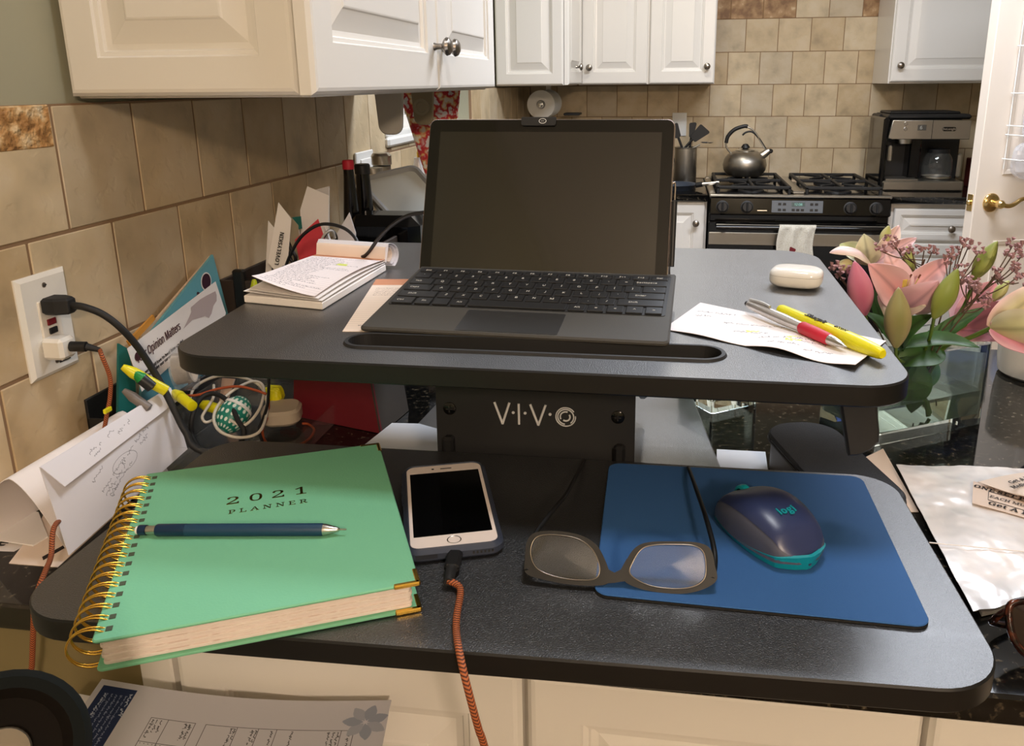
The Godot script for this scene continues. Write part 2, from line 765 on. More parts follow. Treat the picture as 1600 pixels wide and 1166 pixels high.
func ceiling_lamp(p: Vector3, e: float, c: Color):
	var t := thing("pendant_lamp", "warm pendant lamp with a frosted globe in the room behind the camera", "pendant lamp", p)
	part("canopy", turned([Vector2(0.06, 0.45), Vector2(0.058, 0.465), Vector2(0.03, 0.479), Vector2(0, 0.479)], 24), M.nickel, t)
	part("rod", tb([Vector3(0, 0.1, 0), Vector3(0, 0.46, 0)], 0.006, 8), M.nickel, t)
	var g := mat(Color.WHITE)
	g.emission_enabled = true
	g.emission = c
	g.emission_energy_multiplier = 3.0
	part("lamp_globe", turned([Vector2(0, -0.1), Vector2(0.06, -0.08), Vector2(0.098, -0.02), Vector2(0.1, 0.0), Vector2(0.098, 0.02), Vector2(0.06, 0.08), Vector2(0.02, 0.1), Vector2(0, 0.1)], 28), g, t)
	var l := OmniLight3D.new()
	l.name = "light"
	l.light_color = c
	l.light_energy = e
	l.light_size = 0.1
	l.omni_range = 12.0
	l.omni_attenuation = 2.0
	l.shadow_enabled = true
	t.add_child(l)


# ------------------------------------------------------------------ room
func room():
	var st := span(Vector3(-0.3, -0.1, -3.7), Vector3(4.3, 0.0, 4.0), 0.0)
	struct("floor", st, M.floor, self, "brown wooden kitchen floor")
	struct("ceiling", span(Vector3(-0.3, 2.5, -3.7), Vector3(4.3, 2.6, 4.0), 0.0), M.ceiling, self, "white ceiling")
	# left wall with the window opening
	st = mb()
	for q in [[-3.7, -2.15, 0.0, 2.5], [-1.205, 4.0, 0.0, 2.5], [-2.15, -1.205, 0.0, 1.24], [-2.15, -1.205, 2.15, 2.5]]:
		box(st, Vector3(0.15, q[3] - q[2], q[1] - q[0]), 0.0, at(Vector3(-0.083, (q[2] + q[3]) / 2, (q[0] + q[1]) / 2)))
	var wl := struct("wall_left", st, M.paint, self, "left wall painted sage above travertine tiles")
	struct("wall_back", span(Vector3(-0.3, 0, -3.7), Vector3(4.3, 2.5, BACK - 0.008), 0.0), M.paint, self, "back wall behind the stove, covered in travertine tiles")
	struct("wall_right", span(Vector3(4.0, 0, -3.7), Vector3(4.3, 2.5, 4.0), 0.0), M.paint)
	struct("wall_front", span(Vector3(-0.3, 0, 3.8), Vector3(4.3, 2.5, 4.0), 0.0), M.paint)
	var wb: Node = get_node("wall_back")
	# low wall that carries the end of the peninsula
	struct("wall_peninsula", span(Vector3(-0.008, 0, 0.16), Vector3(0.232, 0.884, 0.29), 0.0), M.paint_low, self, "olive painted low wall under the counter's left end")
	# grout
	part("grout", span(Vector3(-0.008, CT, -1.205), Vector3(-0.0014, CT + 3 * TP, 0.334), 0.0), M.grout, wl)
	part("grout", span(Vector3(-0.008, CT, BACK), Vector3(-0.0014, 1.232, -1.205), 0.0), M.grout, wl)
	part("grout", span(Vector3(-0.008, 1.232, BACK), Vector3(-0.0014, CT + 3 * TP, -2.15), 0.0), M.grout, wl)
	part("grout", span(Vector3(0, CT, BACK - 0.008), Vector3(2.7, 2.2, BACK - 0.0014), 0.0), M.grout, wb)
	# tiles, one mesh each (shared full tiles, cut ones of their own)
	var cache := {}
	var n := 0
	for row in 3:          # left wall, C (bottom), B, A
		var off: float = [-0.99, -0.4807, 0.0][row]
		for i in range(-4, 26):
			var z1 := minf(-(i + off) * TP + TP - 0.002, 0.332)
			var z0 := maxf(-(i + off) * TP + 0.002, BACK + 0.004)
			if z1 - z0 < 0.015:
				continue
			var y0 := CT + row * TP + 0.002
			var y1 := y0 + TP - 0.0045
			if row == 2 and z0 < -1.203 and z1 > -2.152:
				if z1 > -1.2:
					z0 = maxf(z0, -1.203)
				elif z0 < -2.155:
					z1 = minf(z1, -2.152)
				else:
					y1 = 1.234
					if y1 - y0 < 0.004:
						continue
				if z1 - z0 < 0.015:
					continue
			tile(wl, cache, 0, Vector3(-0.003, (y0 + y1) / 2 , (z0 + z1) / 2), Vector3(0.006, y1 - y0, z1 - z0), n)
			n += 1
	var offs := [4.93, 4.412, 4.9105, 4.4454, 4.961, 4.4596, 4.974, 4.46]
	for row in 8:
		for i in range(-6, 14):
			var x0: float = maxf((offs[row] + i) * TP + 0.0015, 0.004)
			var x1: float = minf((offs[row] + i + 1) * TP - 0.0015, 2.3 if row < 3 else 1.74)
			if row > 2:
				x0 = maxf(x0, 0.86)
			if x1 - x0 < 0.015:
				continue
			var y0 := CT + row * TP + 0.0015
			tile(wb, cache, 1, Vector3((x0 + x1) / 2, y0 + TP / 2 - 0.0015, BACK - 0.003), Vector3(x1 - x0, TP - 0.003, 0.006), -1 if row == 5 and i != 4 and i != 5 else n)
			n += 1
	# chipped brown band across the top of one tile
	part("chipped_band", bx(Vector3(0.004, 0.05, 0.128), Vector3(-0.0012, 1.352, 0.068), 0.0015), M.rust, wl)
	# window
	var w := struct("window_1", span(Vector3(-0.158, 1.24, -2.15), Vector3(-0.11, 1.30, -1.205), 0.003), M.trim, self, "white framed window above the sink counter")
	part("frame", span(Vector3(-0.158, 2.09, -2.15), Vector3(-0.11, 2.15, -1.205), 0.003), M.trim, w)
	for z in [-1.235, -1.68, -2.12]:
		part("frame", bx(Vector3(0.048, 0.79, 0.05), Vector3(-0.134, 1.695, z), 0.003), M.trim, w)
	part("pane", bx(Vector3(0.006, 0.79, 0.40), Vector3(-0.134, 1.695, -1.457), 0.0), M.glass, w)
	part("pane", bx(Vector3(0.006, 0.79, 0.40), Vector3(-0.134, 1.695, -1.9), 0.0), M.glass, w)
	part("sill", span(Vector3(-0.11, 1.236, -2.17), Vector3(0.012, 1.262, -1.19), 0.006), M.trim, w)
	part("apron", span(Vector3(-0.012, 1.262, -1.212), Vector3(0.006, 1.31, -1.19), 0.003), M.trim, w)


func tile(wall: Node, cache: Dictionary, face: int, p: Vector3, s: Vector3, n: int):
	var key := "%d %d %d %d" % [face, roundi(s.x * 2000), roundi(s.y * 2000), roundi(s.z * 2000)]
	if not cache.has(key):
		var st := mb()
		box(st, s, 0.0011)
		st.generate_normals()
		cache[key] = st.commit()
	var tilt := R.randf_range(-0.004, 0.004)
	var b := Basis(Vector3.UP if face == 0 else Vector3.UP, tilt)
	again("tile", cache[key], M.tiles[6] if n < 0 else M.tiles[(n * 7 + n / 5) % 6], wall, Transform3D(b, p))


func counters():
	# one granite top: peninsula, run along the left wall, back corner
	var p := PackedVector2Array([Vector2(0.001, 0.32), Vector2(0.001, BACK + 0.001), Vector2(0.9, BACK + 0.001), Vector2(0.9, -2.80), Vector2(0.66, -2.80), Vector2(0.66, -0.64), Vector2(2.2, -0.64), Vector2(2.2, 0.32)])
	var o := part("granite_countertop", slab(p, 0.884, CT, 0.003), M.granite)
	tag(o, "polished black granite countertop under the desk riser, running along the tiled wall", "countertop")
	o = part("granite_countertop", slab(PackedVector2Array([Vector2(1.674, BACK + 0.001), Vector2(2.6, BACK + 0.001), Vector2(2.6, -2.80), Vector2(1.674, -2.80)]), 0.884, CT, 0.003), M.granite)
	tag(o, "black granite countertop under the coffee machine, right of the stove", "countertop")


# raised panel front, w x h, facing +z of xf; its back lies on z = 0
func panel_door(called: String, w: float, h: float, xf: Transform3D, parent: Node, rail := 0.055, m: Material = null) -> MeshInstance3D:
	var st := mb()
	rects(st, w, h, [[0.0, 0.0], [0.0, 0.014], [0.004, 0.019], [0.008, 0.020], [rail, 0.020], [rail + 0.002, 0.0165], [rail + 0.007, 0.0155], [rail + 0.009, 0.011], [rail + 0.016, 0.010], [rail + 0.042, 0.0175], [rail + 0.044, 0.019], [rail + 0.046, 0.0195]])
	rects(st, w, h, [[0.0, 0.0]], Transform3D(Basis(Vector3.UP, PI)))
	return part(called, st, m if m else M.white, parent, xf)


func knob(parent: Node, p: Vector3, dir: Vector3, s := 1.0):
	part("knob", turned([Vector2(0.007 * s, 0), Vector2(0.005 * s, 0.006 * s), Vector2(0.005 * s, 0.014 * s), Vector2(0.012 * s, 0.018 * s), Vector2(0.0155 * s, 0.022 * s), Vector2(0.014 * s, 0.027 * s), Vector2(0.008 * s, 0.031 * s), Vector2(0, 0.032 * s)], 20), M.nickel, parent, along(p, p + dir))


func face_x(p: Vector3) -> Transform3D:      # +z of the part looks along +x
	return Transform3D(Basis(Vector3.UP, PI / 2), p)


func upper_cabinets():
	# near the camera, on the left wall
	var t := thing("wall_cabinet", "large cream wall cabinet at the upper left with a raised end panel and two knobs", "cabinet")
	part("body", span(Vector3(0.0, 1.383, -1.0), Vector3(0.315, 2.2, -0.052), 0.002), M.white, t)
	panel_door("end_panel", 0.3, 0.80, Transform3D(Basis.IDENTITY, Vector3(0.152, 1.786, -0.054)), t, 0.045)
	part("corner_stile", span(Vector3(0.303, 1.383, -0.0525), Vector3(0.318, 2.2, -0.036), 0.002), M.white, t)
	var d := panel_door("door", 0.524, 0.80, face_x(Vector3(0.317, 1.786, -0.268)), t, 0.06)
	knob(d, Vector3(0.239, -0.328, 0.02), Vector3.BACK)
	d = panel_door("door", 0.47, 0.80, face_x(Vector3(0.317, 1.786, -0.768)), t, 0.06)
	knob(d, Vector3(-0.207, -0.328, 0.02), Vector3.BACK)
	# beyond the window on the left wall
	t = thing("wall_cabinet", "white wall cabinet past the window, seen mostly by its raised end panel", "cabinet")
	part("body", span(Vector3(0.0, 1.383, -3.12), Vector3(0.285, 2.2, -2.62), 0.002), M.white, t)
	panel_door("end_panel", 0.283, 0.80, Transform3D(Basis.IDENTITY, Vector3(0.1435, 1.786, -2.62)), t, 0.045)
	d = panel_door("door", 0.49, 0.80, face_x(Vector3(0.287, 1.786, -2.865)), t)
	knob(d, Vector3(0.0, -0.325, 0.02), Vector3.BACK)
	# back wall, left of the stove
	t = thing("wall_cabinet", "white two-door wall cabinet on the back wall, left of the bare tiles", "cabinet")
	part("body", span(Vector3(0.288, 1.383, BACK + 0.001), Vector3(0.92, 2.2, -3.14), 0.002), M.white, t)
	d = panel_door("door", 0.308, 0.80, at(Vector3(0.457, 1.786, -3.14)), t)
	knob(d, Vector3(-0.116, -0.325, 0.02), Vector3.BACK)
	d = panel_door("door", 0.298, 0.80, at(Vector3(0.769, 1.786, -3.14)), t)
	knob(d, Vector3(0.114, -0.325, 0.02), Vector3.BACK)
	# back wall, right of the stove
	t = thing("wall_cabinet", "white wall cabinet above the coffee machine with one knob at its lower left", "cabinet")
	part("body", span(Vector3(1.688, 1.378, BACK + 0.001), Vector3(2.45, 2.2, -3.14), 0.002), M.white, t)
	d = panel_door("door", 0.50, 0.80, at(Vector3(1.943, 1.786, -3.14)), t)
	knob(d, Vector3(-0.215, -0.33, 0.02), Vector3.BACK)


func base_cabinets():
	var t := thing("base_cabinet", "cream base cabinets with raised panel doors below the front edge of the counter", "cabinet")
	part("body", span(Vector3(0.232, 0.1, -0.6), Vector3(2.1, 0.884, 0.282), 0.002), M.white, t)
	part("toe_kick", span(Vector3(0.232, 0.0, -0.55), Vector3(2.1, 0.1, 0.22), 0.0), M.black, t)
	part("face_frame", span(Vector3(0.232, 0.1, 0.28), Vector3(0.268, 0.884, 0.296), 0.002), M.white, t)
	for i in 5:
		panel_door("door", 0.347, 0.74, at(Vector3(0.4495 + i * 0.3525, 0.507, 0.2825)), t, 0.05)
	t = thing("base_cabinet", "narrow white base cabinet with a knob, left of the stove", "cabinet")
	part("body", span(Vector3(0.03, 0.1, BACK + 0.01), Vector3(0.9, 0.884, -2.84), 0.002), M.white, t)
	var d := panel_door("door", 0.3, 0.76, at(Vector3(0.742, 0.5, -2.84)), t, 0.05)
	knob(d, Vector3(0.11, 0.285, 0.02), Vector3.BACK)
	t = thing("base_cabinet", "white base cabinet with a drawer and round knob under the coffee machine", "cabinet")
	part("body", span(Vector3(1.676, 0.1, BACK + 0.01), Vector3(2.55, 0.884, -2.84), 0.002), M.white, t)
	d = panel_door("drawer", 0.42, 0.14, at(Vector3(1.905, 0.792, -2.84)), t, 0.028)
	knob(d, Vector3(0.025, -0.014, 0.02), Vector3.BACK)
	panel_door("door", 0.42, 0.58, at(Vector3(1.905, 0.42, -2.84)), t, 0.05)
	t = thing("base_cabinet", "white base cabinets under the sink counter along the left wall", "cabinet")
	part("body", span(Vector3(0.0, 0.1, -2.76), Vector3(0.63, 0.884, -0.62), 0.002), M.white, t)


func pantry_door():
	var yaw := 0.36
	var t := thing("door_1", "white panelled door standing open at the right edge, with a brass lever", "door", Vector3(1.772, 0.0, -2.10))
	t.rotation.y = yaw
	t.set_meta("kind", "structure")
	t.name = "door_1"
	part("door_leaf", span(Vector3(0.0, 0.01, -0.044), Vector3(0.76, 2.03, -0.003), 0.002), M.door, t)
	for s in [[0.11, 0.85, 0.24], [0.70, 1.78, 1.0], [0.3, 0.3, 0.0]]:
		if s[2] == 0.0:
			continue
		for x in [0.22, 0.54]:
			var h: float = s[1] - s[0] if s[2] < 0.5 else 1.9 - 1.08
			var y: float = (s[0] + s[1]) / 2 if s[2] < 0.5 else (1.9 + 1.08) / 2
			var st := mb()
			rects(st, 0.25, h, [[0.0, 0.0], [0.002, 0.004], [0.014, 0.002], [0.02, -0.001], [0.045, 0.003], [0.05, 0.003]])
			part("raised_panel", st, M.door, t, at(Vector3(x, y, -0.0028)))
	part("latch_plate", bx(Vector3(0.003, 0.057, 0.026), Vector3(-0.0008, 0.985, -0.0235), 0.001), M.brass, t)
	part("latch_bolt", bx(Vector3(0.012, 0.017, 0.013), Vector3(-0.006, 0.985, -0.0235), 0.003), M.brass, t)
	var lv := part("door_handle", turned([Vector2(0.0325, 0), Vector2(0.0325, 0.004), Vector2(0.028, 0.009), Vector2(0.014, 0.013), Vector2(0.012, 0.03), Vector2(0.0145, 0.04), Vector2(0.0145, 0.052), Vector2(0.01, 0.058), Vector2(0, 0.058)], 26), M.brass, t, along(Vector3(0.066, 0.985, -0.003), Vector3(0.066, 0.985, 0.1)))
	part("lever", tb(curve([Vector3(0.066, 0.985, 0.044), Vector3(0.092, 0.979, 0.048), Vector3(0.115, 0.984, 0.048), Vector3(0.138, 0.998, 0.048), Vector3(0.155, 1.002, 0.048), Vector3(0.166, 0.996, 0.048), Vector3(0.162, 0.986, 0.048)]), 0.0085, 10, 0.006), M.brass, t)
	# wire rack with bags
	var rk := thing("wire_rack", "white wire rack hung on the door, with plastic bags in it", "rack", Vector3(1.772, 0.0, -2.10))
	rk.rotation.y = yaw
	for y in [1.135, 1.215, 1.245, 1.35, 1.5]:
		part("wire", tb([Vector3(0.082, y, 0.004), Vector3(0.082, y, 0.085), Vector3(0.45, y, 0.085)], 0.0022, 6), M.trim, rk)
	for x in [0.09, 0.3, 0.44]:
		part("wire", tb([Vector3(x, 1.10, 0.006), Vector3(x, 1.62, 0.006)], 0.0022, 6), M.trim, rk)
	var bag := glass(rgb(235, 235, 240), 0.35, 0.2)
	var rg := RandomNumberGenerator.new()
	rg.seed = 4
	for b in [[1.06, 1.20, 0.08], [1.17, 1.33, 0.13], [1.34, 1.52, 0.15]]:
		var o := part("plastic_bag", crumple(Vector3(0.2, b[1] - b[0], 0.06), rg, 0.22), [bag, mat(rgb(170, 175, 196), 0.3), mat(rgb(205, 196, 200), 0.35)][rg.randi() % 3] if b[0] > 1.1 else bag)
		o.transform = rk.transform * at(Vector3(0.115 + b[2] * 0.5 + 0.02, (b[0] + b[1]) / 2, 0.048))
		tag(o, ["crumpled clear plastic bag lowest in the door rack", "grey plastic bag in the middle of the door rack", "plastic bag highest in the door rack at the right edge"][0 if b[0] < 1.1 else 1 if b[0] < 1.3 else 2], "bag", "bags in the door rack")


# a crumpled lump
func crumple(s: Vector3, rg: RandomNumberGenerator, amp: float) -> SurfaceTool:
	var n := FastNoiseLite.new()
	n.seed = rg.randi()
	n.frequency = 1.3
	n.noise_type = FastNoiseLite.TYPE_CELLULAR
	var st := mb()
	var f := func(u: float, v: float) -> Vector3:
		var a := u * TAU
		var b := (v - 0.5) * PI
		var d := Vector3(cos(b) * cos(a), sin(b), cos(b) * sin(a))
		d = Vector3(signf(d.x) * pow(absf(d.x), 0.7), signf(d.y) * pow(absf(d.y), 0.7), signf(d.z) * pow(absf(d.z), 0.7))
		var k := 1.0 + amp * n.get_noise_3dv(d * 1.2)
		return d * s * 0.5 * k
	for j in 14:
		for i in 22:
			var a: Vector3 = f.call(i / 22.0, j / 14.0)
			var b: Vector3 = f.call(((i + 1) % 22) / 22.0, j / 14.0)
			var c: Vector3 = f.call(((i + 1) % 22) / 22.0, (j + 1) / 14.0)
			var d: Vector3 = f.call(i / 22.0, (j + 1) / 14.0)
			quad(st, a, b, c, d, a + c)
	return st


# ------------------------------------------------------------------ stove
func stove():
	var t := thing("stove", "black and stainless gas range with four knobs and a grey display", "stove")
	var x0 := 0.908
	var x1 := 1.668
	var xm := (x0 + x1) / 2
	part("body", span(Vector3(x0, 0.05, -3.43), Vector3(x1, 0.90, -2.80), 0.002), M.black, t)
	part("cooktop", span(Vector3(x0 + 0.005, 0.90, -3.435), Vector3(x1 - 0.005, 0.913, -2.785), 0.003), M.black_gloss, t)
	var rim := mb()
	box(rim, Vector3(0.762, 0.012, 0.03), 0.004, at(Vector3(xm, 0.914, -2.785)))
	box(rim, Vector3(0.03, 0.012, 0.66), 0.004, at(Vector3(x0 + 0.012, 0.914, -3.11)))
	box(rim, Vector3(0.03, 0.012, 0.66), 0.004, at(Vector3(x1 - 0.012, 0.914, -3.11)))
	box(rim, Vector3(0.762, 0.02, 0.03), 0.004, at(Vector3(xm, 0.916, -3.43)))
	part("cooktop_rim", rim, M.steel, t)
	part("center_strip", bx(Vector3(0.05, 0.012, 0.58), Vector3(xm, 0.925, -3.1), 0.004), M.steel, t)
	# burners and grates
	for bxx in [xm - 0.19, xm + 0.19]:
		for z in [-3.26, -2.96]:
			var b := part("burner", turned([Vector2(0.06, 0.0), Vector2(0.058, 0.006), Vector2(0.034, 0.008), Vector2(0.034, 0.016), Vector2(0.03, 0.02), Vector2(0, 0.021)], 20), M.iron, t, at(Vector3(bxx, 0.912, z)))
			b.rotation.y = 0.1
		var g := mb()
		for z in [-3.39, -3.11, -2.83]:
			box(g, Vector3(0.32, 0.014, 0.014), 0.003, at(Vector3(bxx, 0.944, z)))
		for x in [-0.153, 0.0, 0.153]:
			box(g, Vector3(0.014, 0.014, 0.56), 0.003, at(Vector3(bxx + x, 0.944, -3.11)))
		for x in [-0.153, 0.153]:
			for z in [-3.39, -3.11, -2.83]:
				box(g, Vector3(0.014, 0.036, 0.014), 0.003, at(Vector3(bxx + x, 0.93, z)))
		for z in [-3.26, -2.96]:
			for a in 4:
				var an := PI / 4 + a * PI / 2
				box(g, Vector3(0.012, 0.012, 0.1), 0.003, Transform3D(Basis(Vector3.UP, an), Vector3(bxx, 0.946, z) + Basis(Vector3.UP, an) * Vector3(0, 0, 0.08)))
		part("grate", g, M.iron, t)
	# control panel, leaning back a little
	var cp := part("control_panel", bx(Vector3(0.762, 0.078, 0.03), Vector3.ZERO, 0.006), M.black_gloss, t, Transform3D(Basis(Vector3.RIGHT, -0.14), Vector3(xm, 0.868, -2.786)))
	var face := 0.0155
	for k in [-0.325, -0.22, 0.212, 0.318]:
		var kb := part("knob", turned([Vector2(0.028, 0), Vector2(0.028, 0.002), Vector2(0.023, 0.003), Vector2(0.022, 0.02), Vector2(0.019, 0.023), Vector2(0, 0.023)], 24), M.black, cp, Transform3D(Basis(Vector3.RIGHT, PI / 2), Vector3(k, -0.004, face)))
		part("pointer", bx(Vector3(0.008, 0.014, 0.042), Vector3(0, 0.027, 0), 0.003), M.rubber, kb)
	part("display_panel", bx(Vector3(0.215, 0.052, 0.002), Vector3(-0.008, 0.0, face), 0.0008), mat(rgb(96, 102, 108), 0.4), cp)
	var lcd := mat(rgb(60, 84, 84), 0.3)
	part("display", bx(Vector3(0.056, 0.017, 0.001), Vector3(-0.004, 0.01, face + 0.0012), 0.0003), lcd, cp)
	words("display_digits", "12:08", 0.014, mat(rgb(150, 220, 210), 0.5), cp, Transform3D(Basis.IDENTITY, Vector3(-0.004, 0.01, face + 0.002)))
	for b in [[-0.082, 0.011], [-0.062, 0.011], [-0.082, -0.014], [-0.062, -0.014], [-0.024, -0.014], [-0.005, -0.014], [0.014, -0.014], [0.052, 0.011], [0.072, 0.011], [0.052, -0.014], [0.072, -0.014]]:
		part("button", bx(Vector3(0.013, 0.010, 0.002), Vector3(b[0], b[1], face + 0.0016), 0.0006), M.black, cp)
	part("nameplate", bx(Vector3(0.042, 0.004, 0.001), Vector3(-0.155, -0.018, face), 0.0003), M.steel, cp)
	# oven door
	part("vent_gap", span(Vector3(x0 + 0.004, 0.80, -2.80), Vector3(x1 - 0.004, 0.829, -2.79), 0.002), M.black_gloss, t)
	var d := part("oven_door", span(Vector3(x0, 0.22, -2.80), Vector3(x1, 0.80, -2.765), 0.004), M.black_gloss, t)
	part("steel_band", span(Vector3(x0 + 0.001, 0.70, -2.766), Vector3(x1 - 0.001, 0.755, -2.760), 0.002), M.steel_dull, d)
	var h := mb()
	tube(h, [Vector3(x0 + 0.03, 0.785, -2.715), Vector3(x1 - 0.03, 0.785, -2.715)], 0.012, 12)
	for x in [x0 + 0.06, x1 - 0.06]:
		box(h, Vector3(0.02, 0.018, 0.05), 0.003, at(Vector3(x, 0.785, -2.74)))
	part("handle", h, M.black_gloss, d)
	part("handle_trim", bx(Vector3(0.70, 0.003, 0.006), Vector3(xm, 0.7975, -2.716), 0.001), M.steel, d)
	# towel over the handle
	var tw := mat(Color.WHITE, 0.95)
	tw.albedo_texture = noise(31, 0.035, [rgb(226, 220, 202), rgb(240, 236, 224), rgb(206, 196, 174)], [0.2, 0.5, 0.95], 3)
	tri_map(tw, 6.0, false)
	tw.heightmap_enabled = true
	tw.heightmap_texture = noise(32, 0.08, [], [], 3)
	tw.heightmap_scale = 0.4
	var st := paper(func(u: float, v: float) -> Vector3:
		var x := 1.198 + 0.152 * u + 0.006 * sin(v * 9.0)
		var fold := 0.006 * sin(u * 17.0 + v * 2.0) * minf(1.0, v * 4.0 + 0.2)
		if v < 0.3:
			var a := v / 0.3 * PI
			return Vector3(x, 0.785 + 0.0165 * sin(a), -2.715 - 0.0165 * cos(a)) + Vector3(0, 0, fold * 0.2)
		return Vector3(x + 0.004 * (v - 0.3), 0.785 - (v - 0.3) * 0.3, -2.698 + fold + 0.01 * (v - 0.3)), 30, 26, 0.003)
	var o := part("dish_towel", st, tw)
	tag(o, "cream patterned dish towel hanging from the oven door handle", "towel")
	part("print", slab(roundpoly([Vector2(-0.012, -0.02), Vector2(0.014, -0.008), Vector2(0.006, 0.016), Vector2(-0.014, 0.012)], [0.004], 3), 0, 0.0008, 0.0, Transform3D(Basis(Vector3.RIGHT, PI / 2), Vector3(1.262, 0.692, -2.688))), M.dark_red, o)


func back_items():
	# kettle
	var t := thing("kettle", "stainless steel kettle with a black handle on the back left burner", "kettle", Vector3(1.087, 0.952, -3.25))
	part("body", turned([Vector2(0, 0), Vector2(0.078, 0.0), Vector2(0.086, 0.006), Vector2(0.100, 0.028), Vector2(0.105, 0.052), Vector2(0.099, 0.078), Vector2(0.083, 0.1), Vector2(0.06, 0.114), Vector2(0.047, 0.118)], 40), M.steel_dull, t)
	part("lid", turned([Vector2(0.047, 0.117), Vector2(0.047, 0.122), Vector2(0.03, 0.127), Vector2(0, 0.129)], 30), M.steel, t)
	part("lid_knob", turned([Vector2(0.01, 0.128), Vector2(0.021, 0.132), Vector2(0.02, 0.138), Vector2(0.011, 0.15), Vector2(0, 0.153)], 20), M.black, t)
	part("spout", tb(curve([Vector3(0.07, 0.09, 0.01), Vector3(0.095, 0.108, 0.012), Vector3(0.112, 0.122, 0.012)]), 0.022, 14, 0.014), M.steel, t)
	part("spout_cap", bx(Vector3(0.03, 0.02, 0.026), Vector3(0.113, 0.118, 0.012), 0.006), M.black, t)
	part("handle_wire", tb(curve([Vector3(-0.066, 0.104, 0), Vector3(-0.09, 0.135, 0), Vector3(-0.093, 0.165, 0), Vector3(-0.08, 0.195, 0), Vector3(-0.05, 0.222, 0), Vector3(-0.01, 0.234, 0), Vector3(0.035, 0.212, 0), Vector3(0.065, 0.17, 0), Vector3(0.088, 0.135, 0), Vector3(0.1, 0.118, 0)]), 0.0045, 8), M.steel, t)
	part("handle_grip", tb(curve([Vector3(-0.093, 0.155, 0), Vector3(-0.085, 0.188, 0), Vector3(-0.055, 0.219, 0), Vector3(-0.012, 0.234, 0), Vector3(0.004, 0.232, 0)]), 0.0095, 10), M.black, t)
	part("trigger", tb(curve([Vector3(0.1, 0.12, 0), Vector3(0.06, 0.178, 0), Vector3(0.028, 0.207, 0), Vector3(0.0, 0.206, 0), Vector3(-0.018, 0.192, 0)]), 0.0045, 8), M.black, t)
	# coffee machine
	t = thing("coffee_machine", "black and stainless combination coffee machine on the counter right of the stove", "coffee maker", Vector3(1.85, CT, -3.15))
	var hz := 0.15
	part("body", bx(Vector3(0.36, 0.33, 0.16), Vector3(0.0, 0.165, -0.08), 0.006), M.black, t)
	part("side_tank", bx(Vector3(0.026, 0.31, 0.28), Vector3(-0.176, 0.165, -0.005), 0.008), M.black_gloss, t)
	part("top", bx(Vector3(0.35, 0.022, 0.26), Vector3(0.005, 0.323, -0.01), 0.008), M.black, t)
	part("top_ledge", bx(Vector3(0.30, 0.012, 0.2), Vector3(0.0, 0.338, -0.04), 0.005), M.black, t)
	var pn := part("steel_panel", slab(PackedVector2Array([Vector2(-0.155, 0.0), Vector2(0.17, 0.0), Vector2(0.17, 0.082), Vector2(-0.148, 0.082), Vector2(-0.168, 0.078)]), 0.0, 0.03, 0.002, Transform3D(Basis(Vector3.RIGHT, PI / 2), Vector3(0, 0.31, hz - 0.03))), M.steel, t)
	part("panel_seam", bx(Vector3(0.002, 0.08, 0.001), Vector3(0.012, 0.27, hz + 0.0005), 0.0), M.black, pn)
	for y in [0.295, 0.272]:
		part("button", turned([Vector2(0.009, 0), Vector2(0.008, 0.003), Vector2(0, 0.0035)], 14), M.chrome, pn, Transform3D(Basis(Vector3.RIGHT, PI / 2), Vector3(-0.1, y, hz)))
	part("display", bx(Vector3(0.036, 0.024, 0.002), Vector3(-0.032, 0.278, hz + 0.001), 0.0006), mat(rgb(86, 82, 76), 0.25), pn)
	words("display_digit", "6", 0.02, mat(rgb(210, 210, 200), 0.5), pn, Transform3D(Basis.IDENTITY, Vector3(-0.036, 0.278, hz + 0.0025)))
	part("badge", slab(roundrect(0.082, 0.0, 0.058, 0.018, 0.0088), 0, 0.002, 0.0005, Transform3D(Basis(Vector3.RIGHT, PI / 2), Vector3(0, 0.272, hz))), M.black_gloss, pn)
	words("badge_lettering", "DeLonghi", 0.0125, M.chrome, pn, Transform3D(Basis.IDENTITY, Vector3(0.082, 0.272, hz + 0.0022)), "Droid Sans", true)
	part("brew_head", turned([Vector2(0.034, 0), Vector2(0.036, 0.016), Vector2(0.036, 0.03)], 24), M.steel, t, at(Vector3(-0.085, 0.205, 0.075)))
	part("portafilter_handle", bx(Vector3(0.018, 0.072, 0.022), Vector3(-0.152, 0.165, hz - 0.012), 0.006), M.steel, t)
	part("middle_wall", bx(Vector3(0.05, 0.19, 0.1), Vector3(-0.03, 0.14, 0.03), 0.006), M.black_gloss, t)
	part("drip_tray", bx(Vector3(0.14, 0.01, 0.12), Vector3(-0.09, 0.048, 0.08), 0.003), M.steel_dull, t)
	part("base", bx(Vector3(0.345, 0.044, 0.29), Vector3(0.0, 0.022, 0.0), 0.006), M.steel, t)
	var cf := part("carafe", turned([Vector2(0.05, 0.0), Vector2(0.062, 0.012), Vector2(0.066, 0.05), Vector2(0.06, 0.09), Vector2(0.045, 0.115)], 30), M.clear, t, at(Vector3(0.072, 0.05, 0.07)))
	part("carafe_lid", turned([Vector2(0.047, 0.114), Vector2(0.047, 0.13), Vector2(0.0, 0.136)], 24), M.black, cf)
	part("carafe_band", turned([Vector2(0.052, -0.002), Vector2(0.064, 0.004), Vector2(0.064, 0.012)], 24), M.steel, cf)
	part("carafe_handle", bx(Vector3(0.02, 0.105, 0.022), Vector3(0.078, 0.062, 0.05), 0.007), M.steel, cf)
	# bits between machine and door
	var o := part("sugar_canister", turned([Vector2(0.0, 0), Vector2(0.03, 0.0), Vector2(0.032, 0.01), Vector2(0.03, 0.1), Vector2(0.02, 0.115), Vector2(0, 0.118)], 20), M.pale, self, at(Vector3(2.1190, 0.9890, -3.2000)))
	o.position = Vector3(2.185, CT, -3.26)
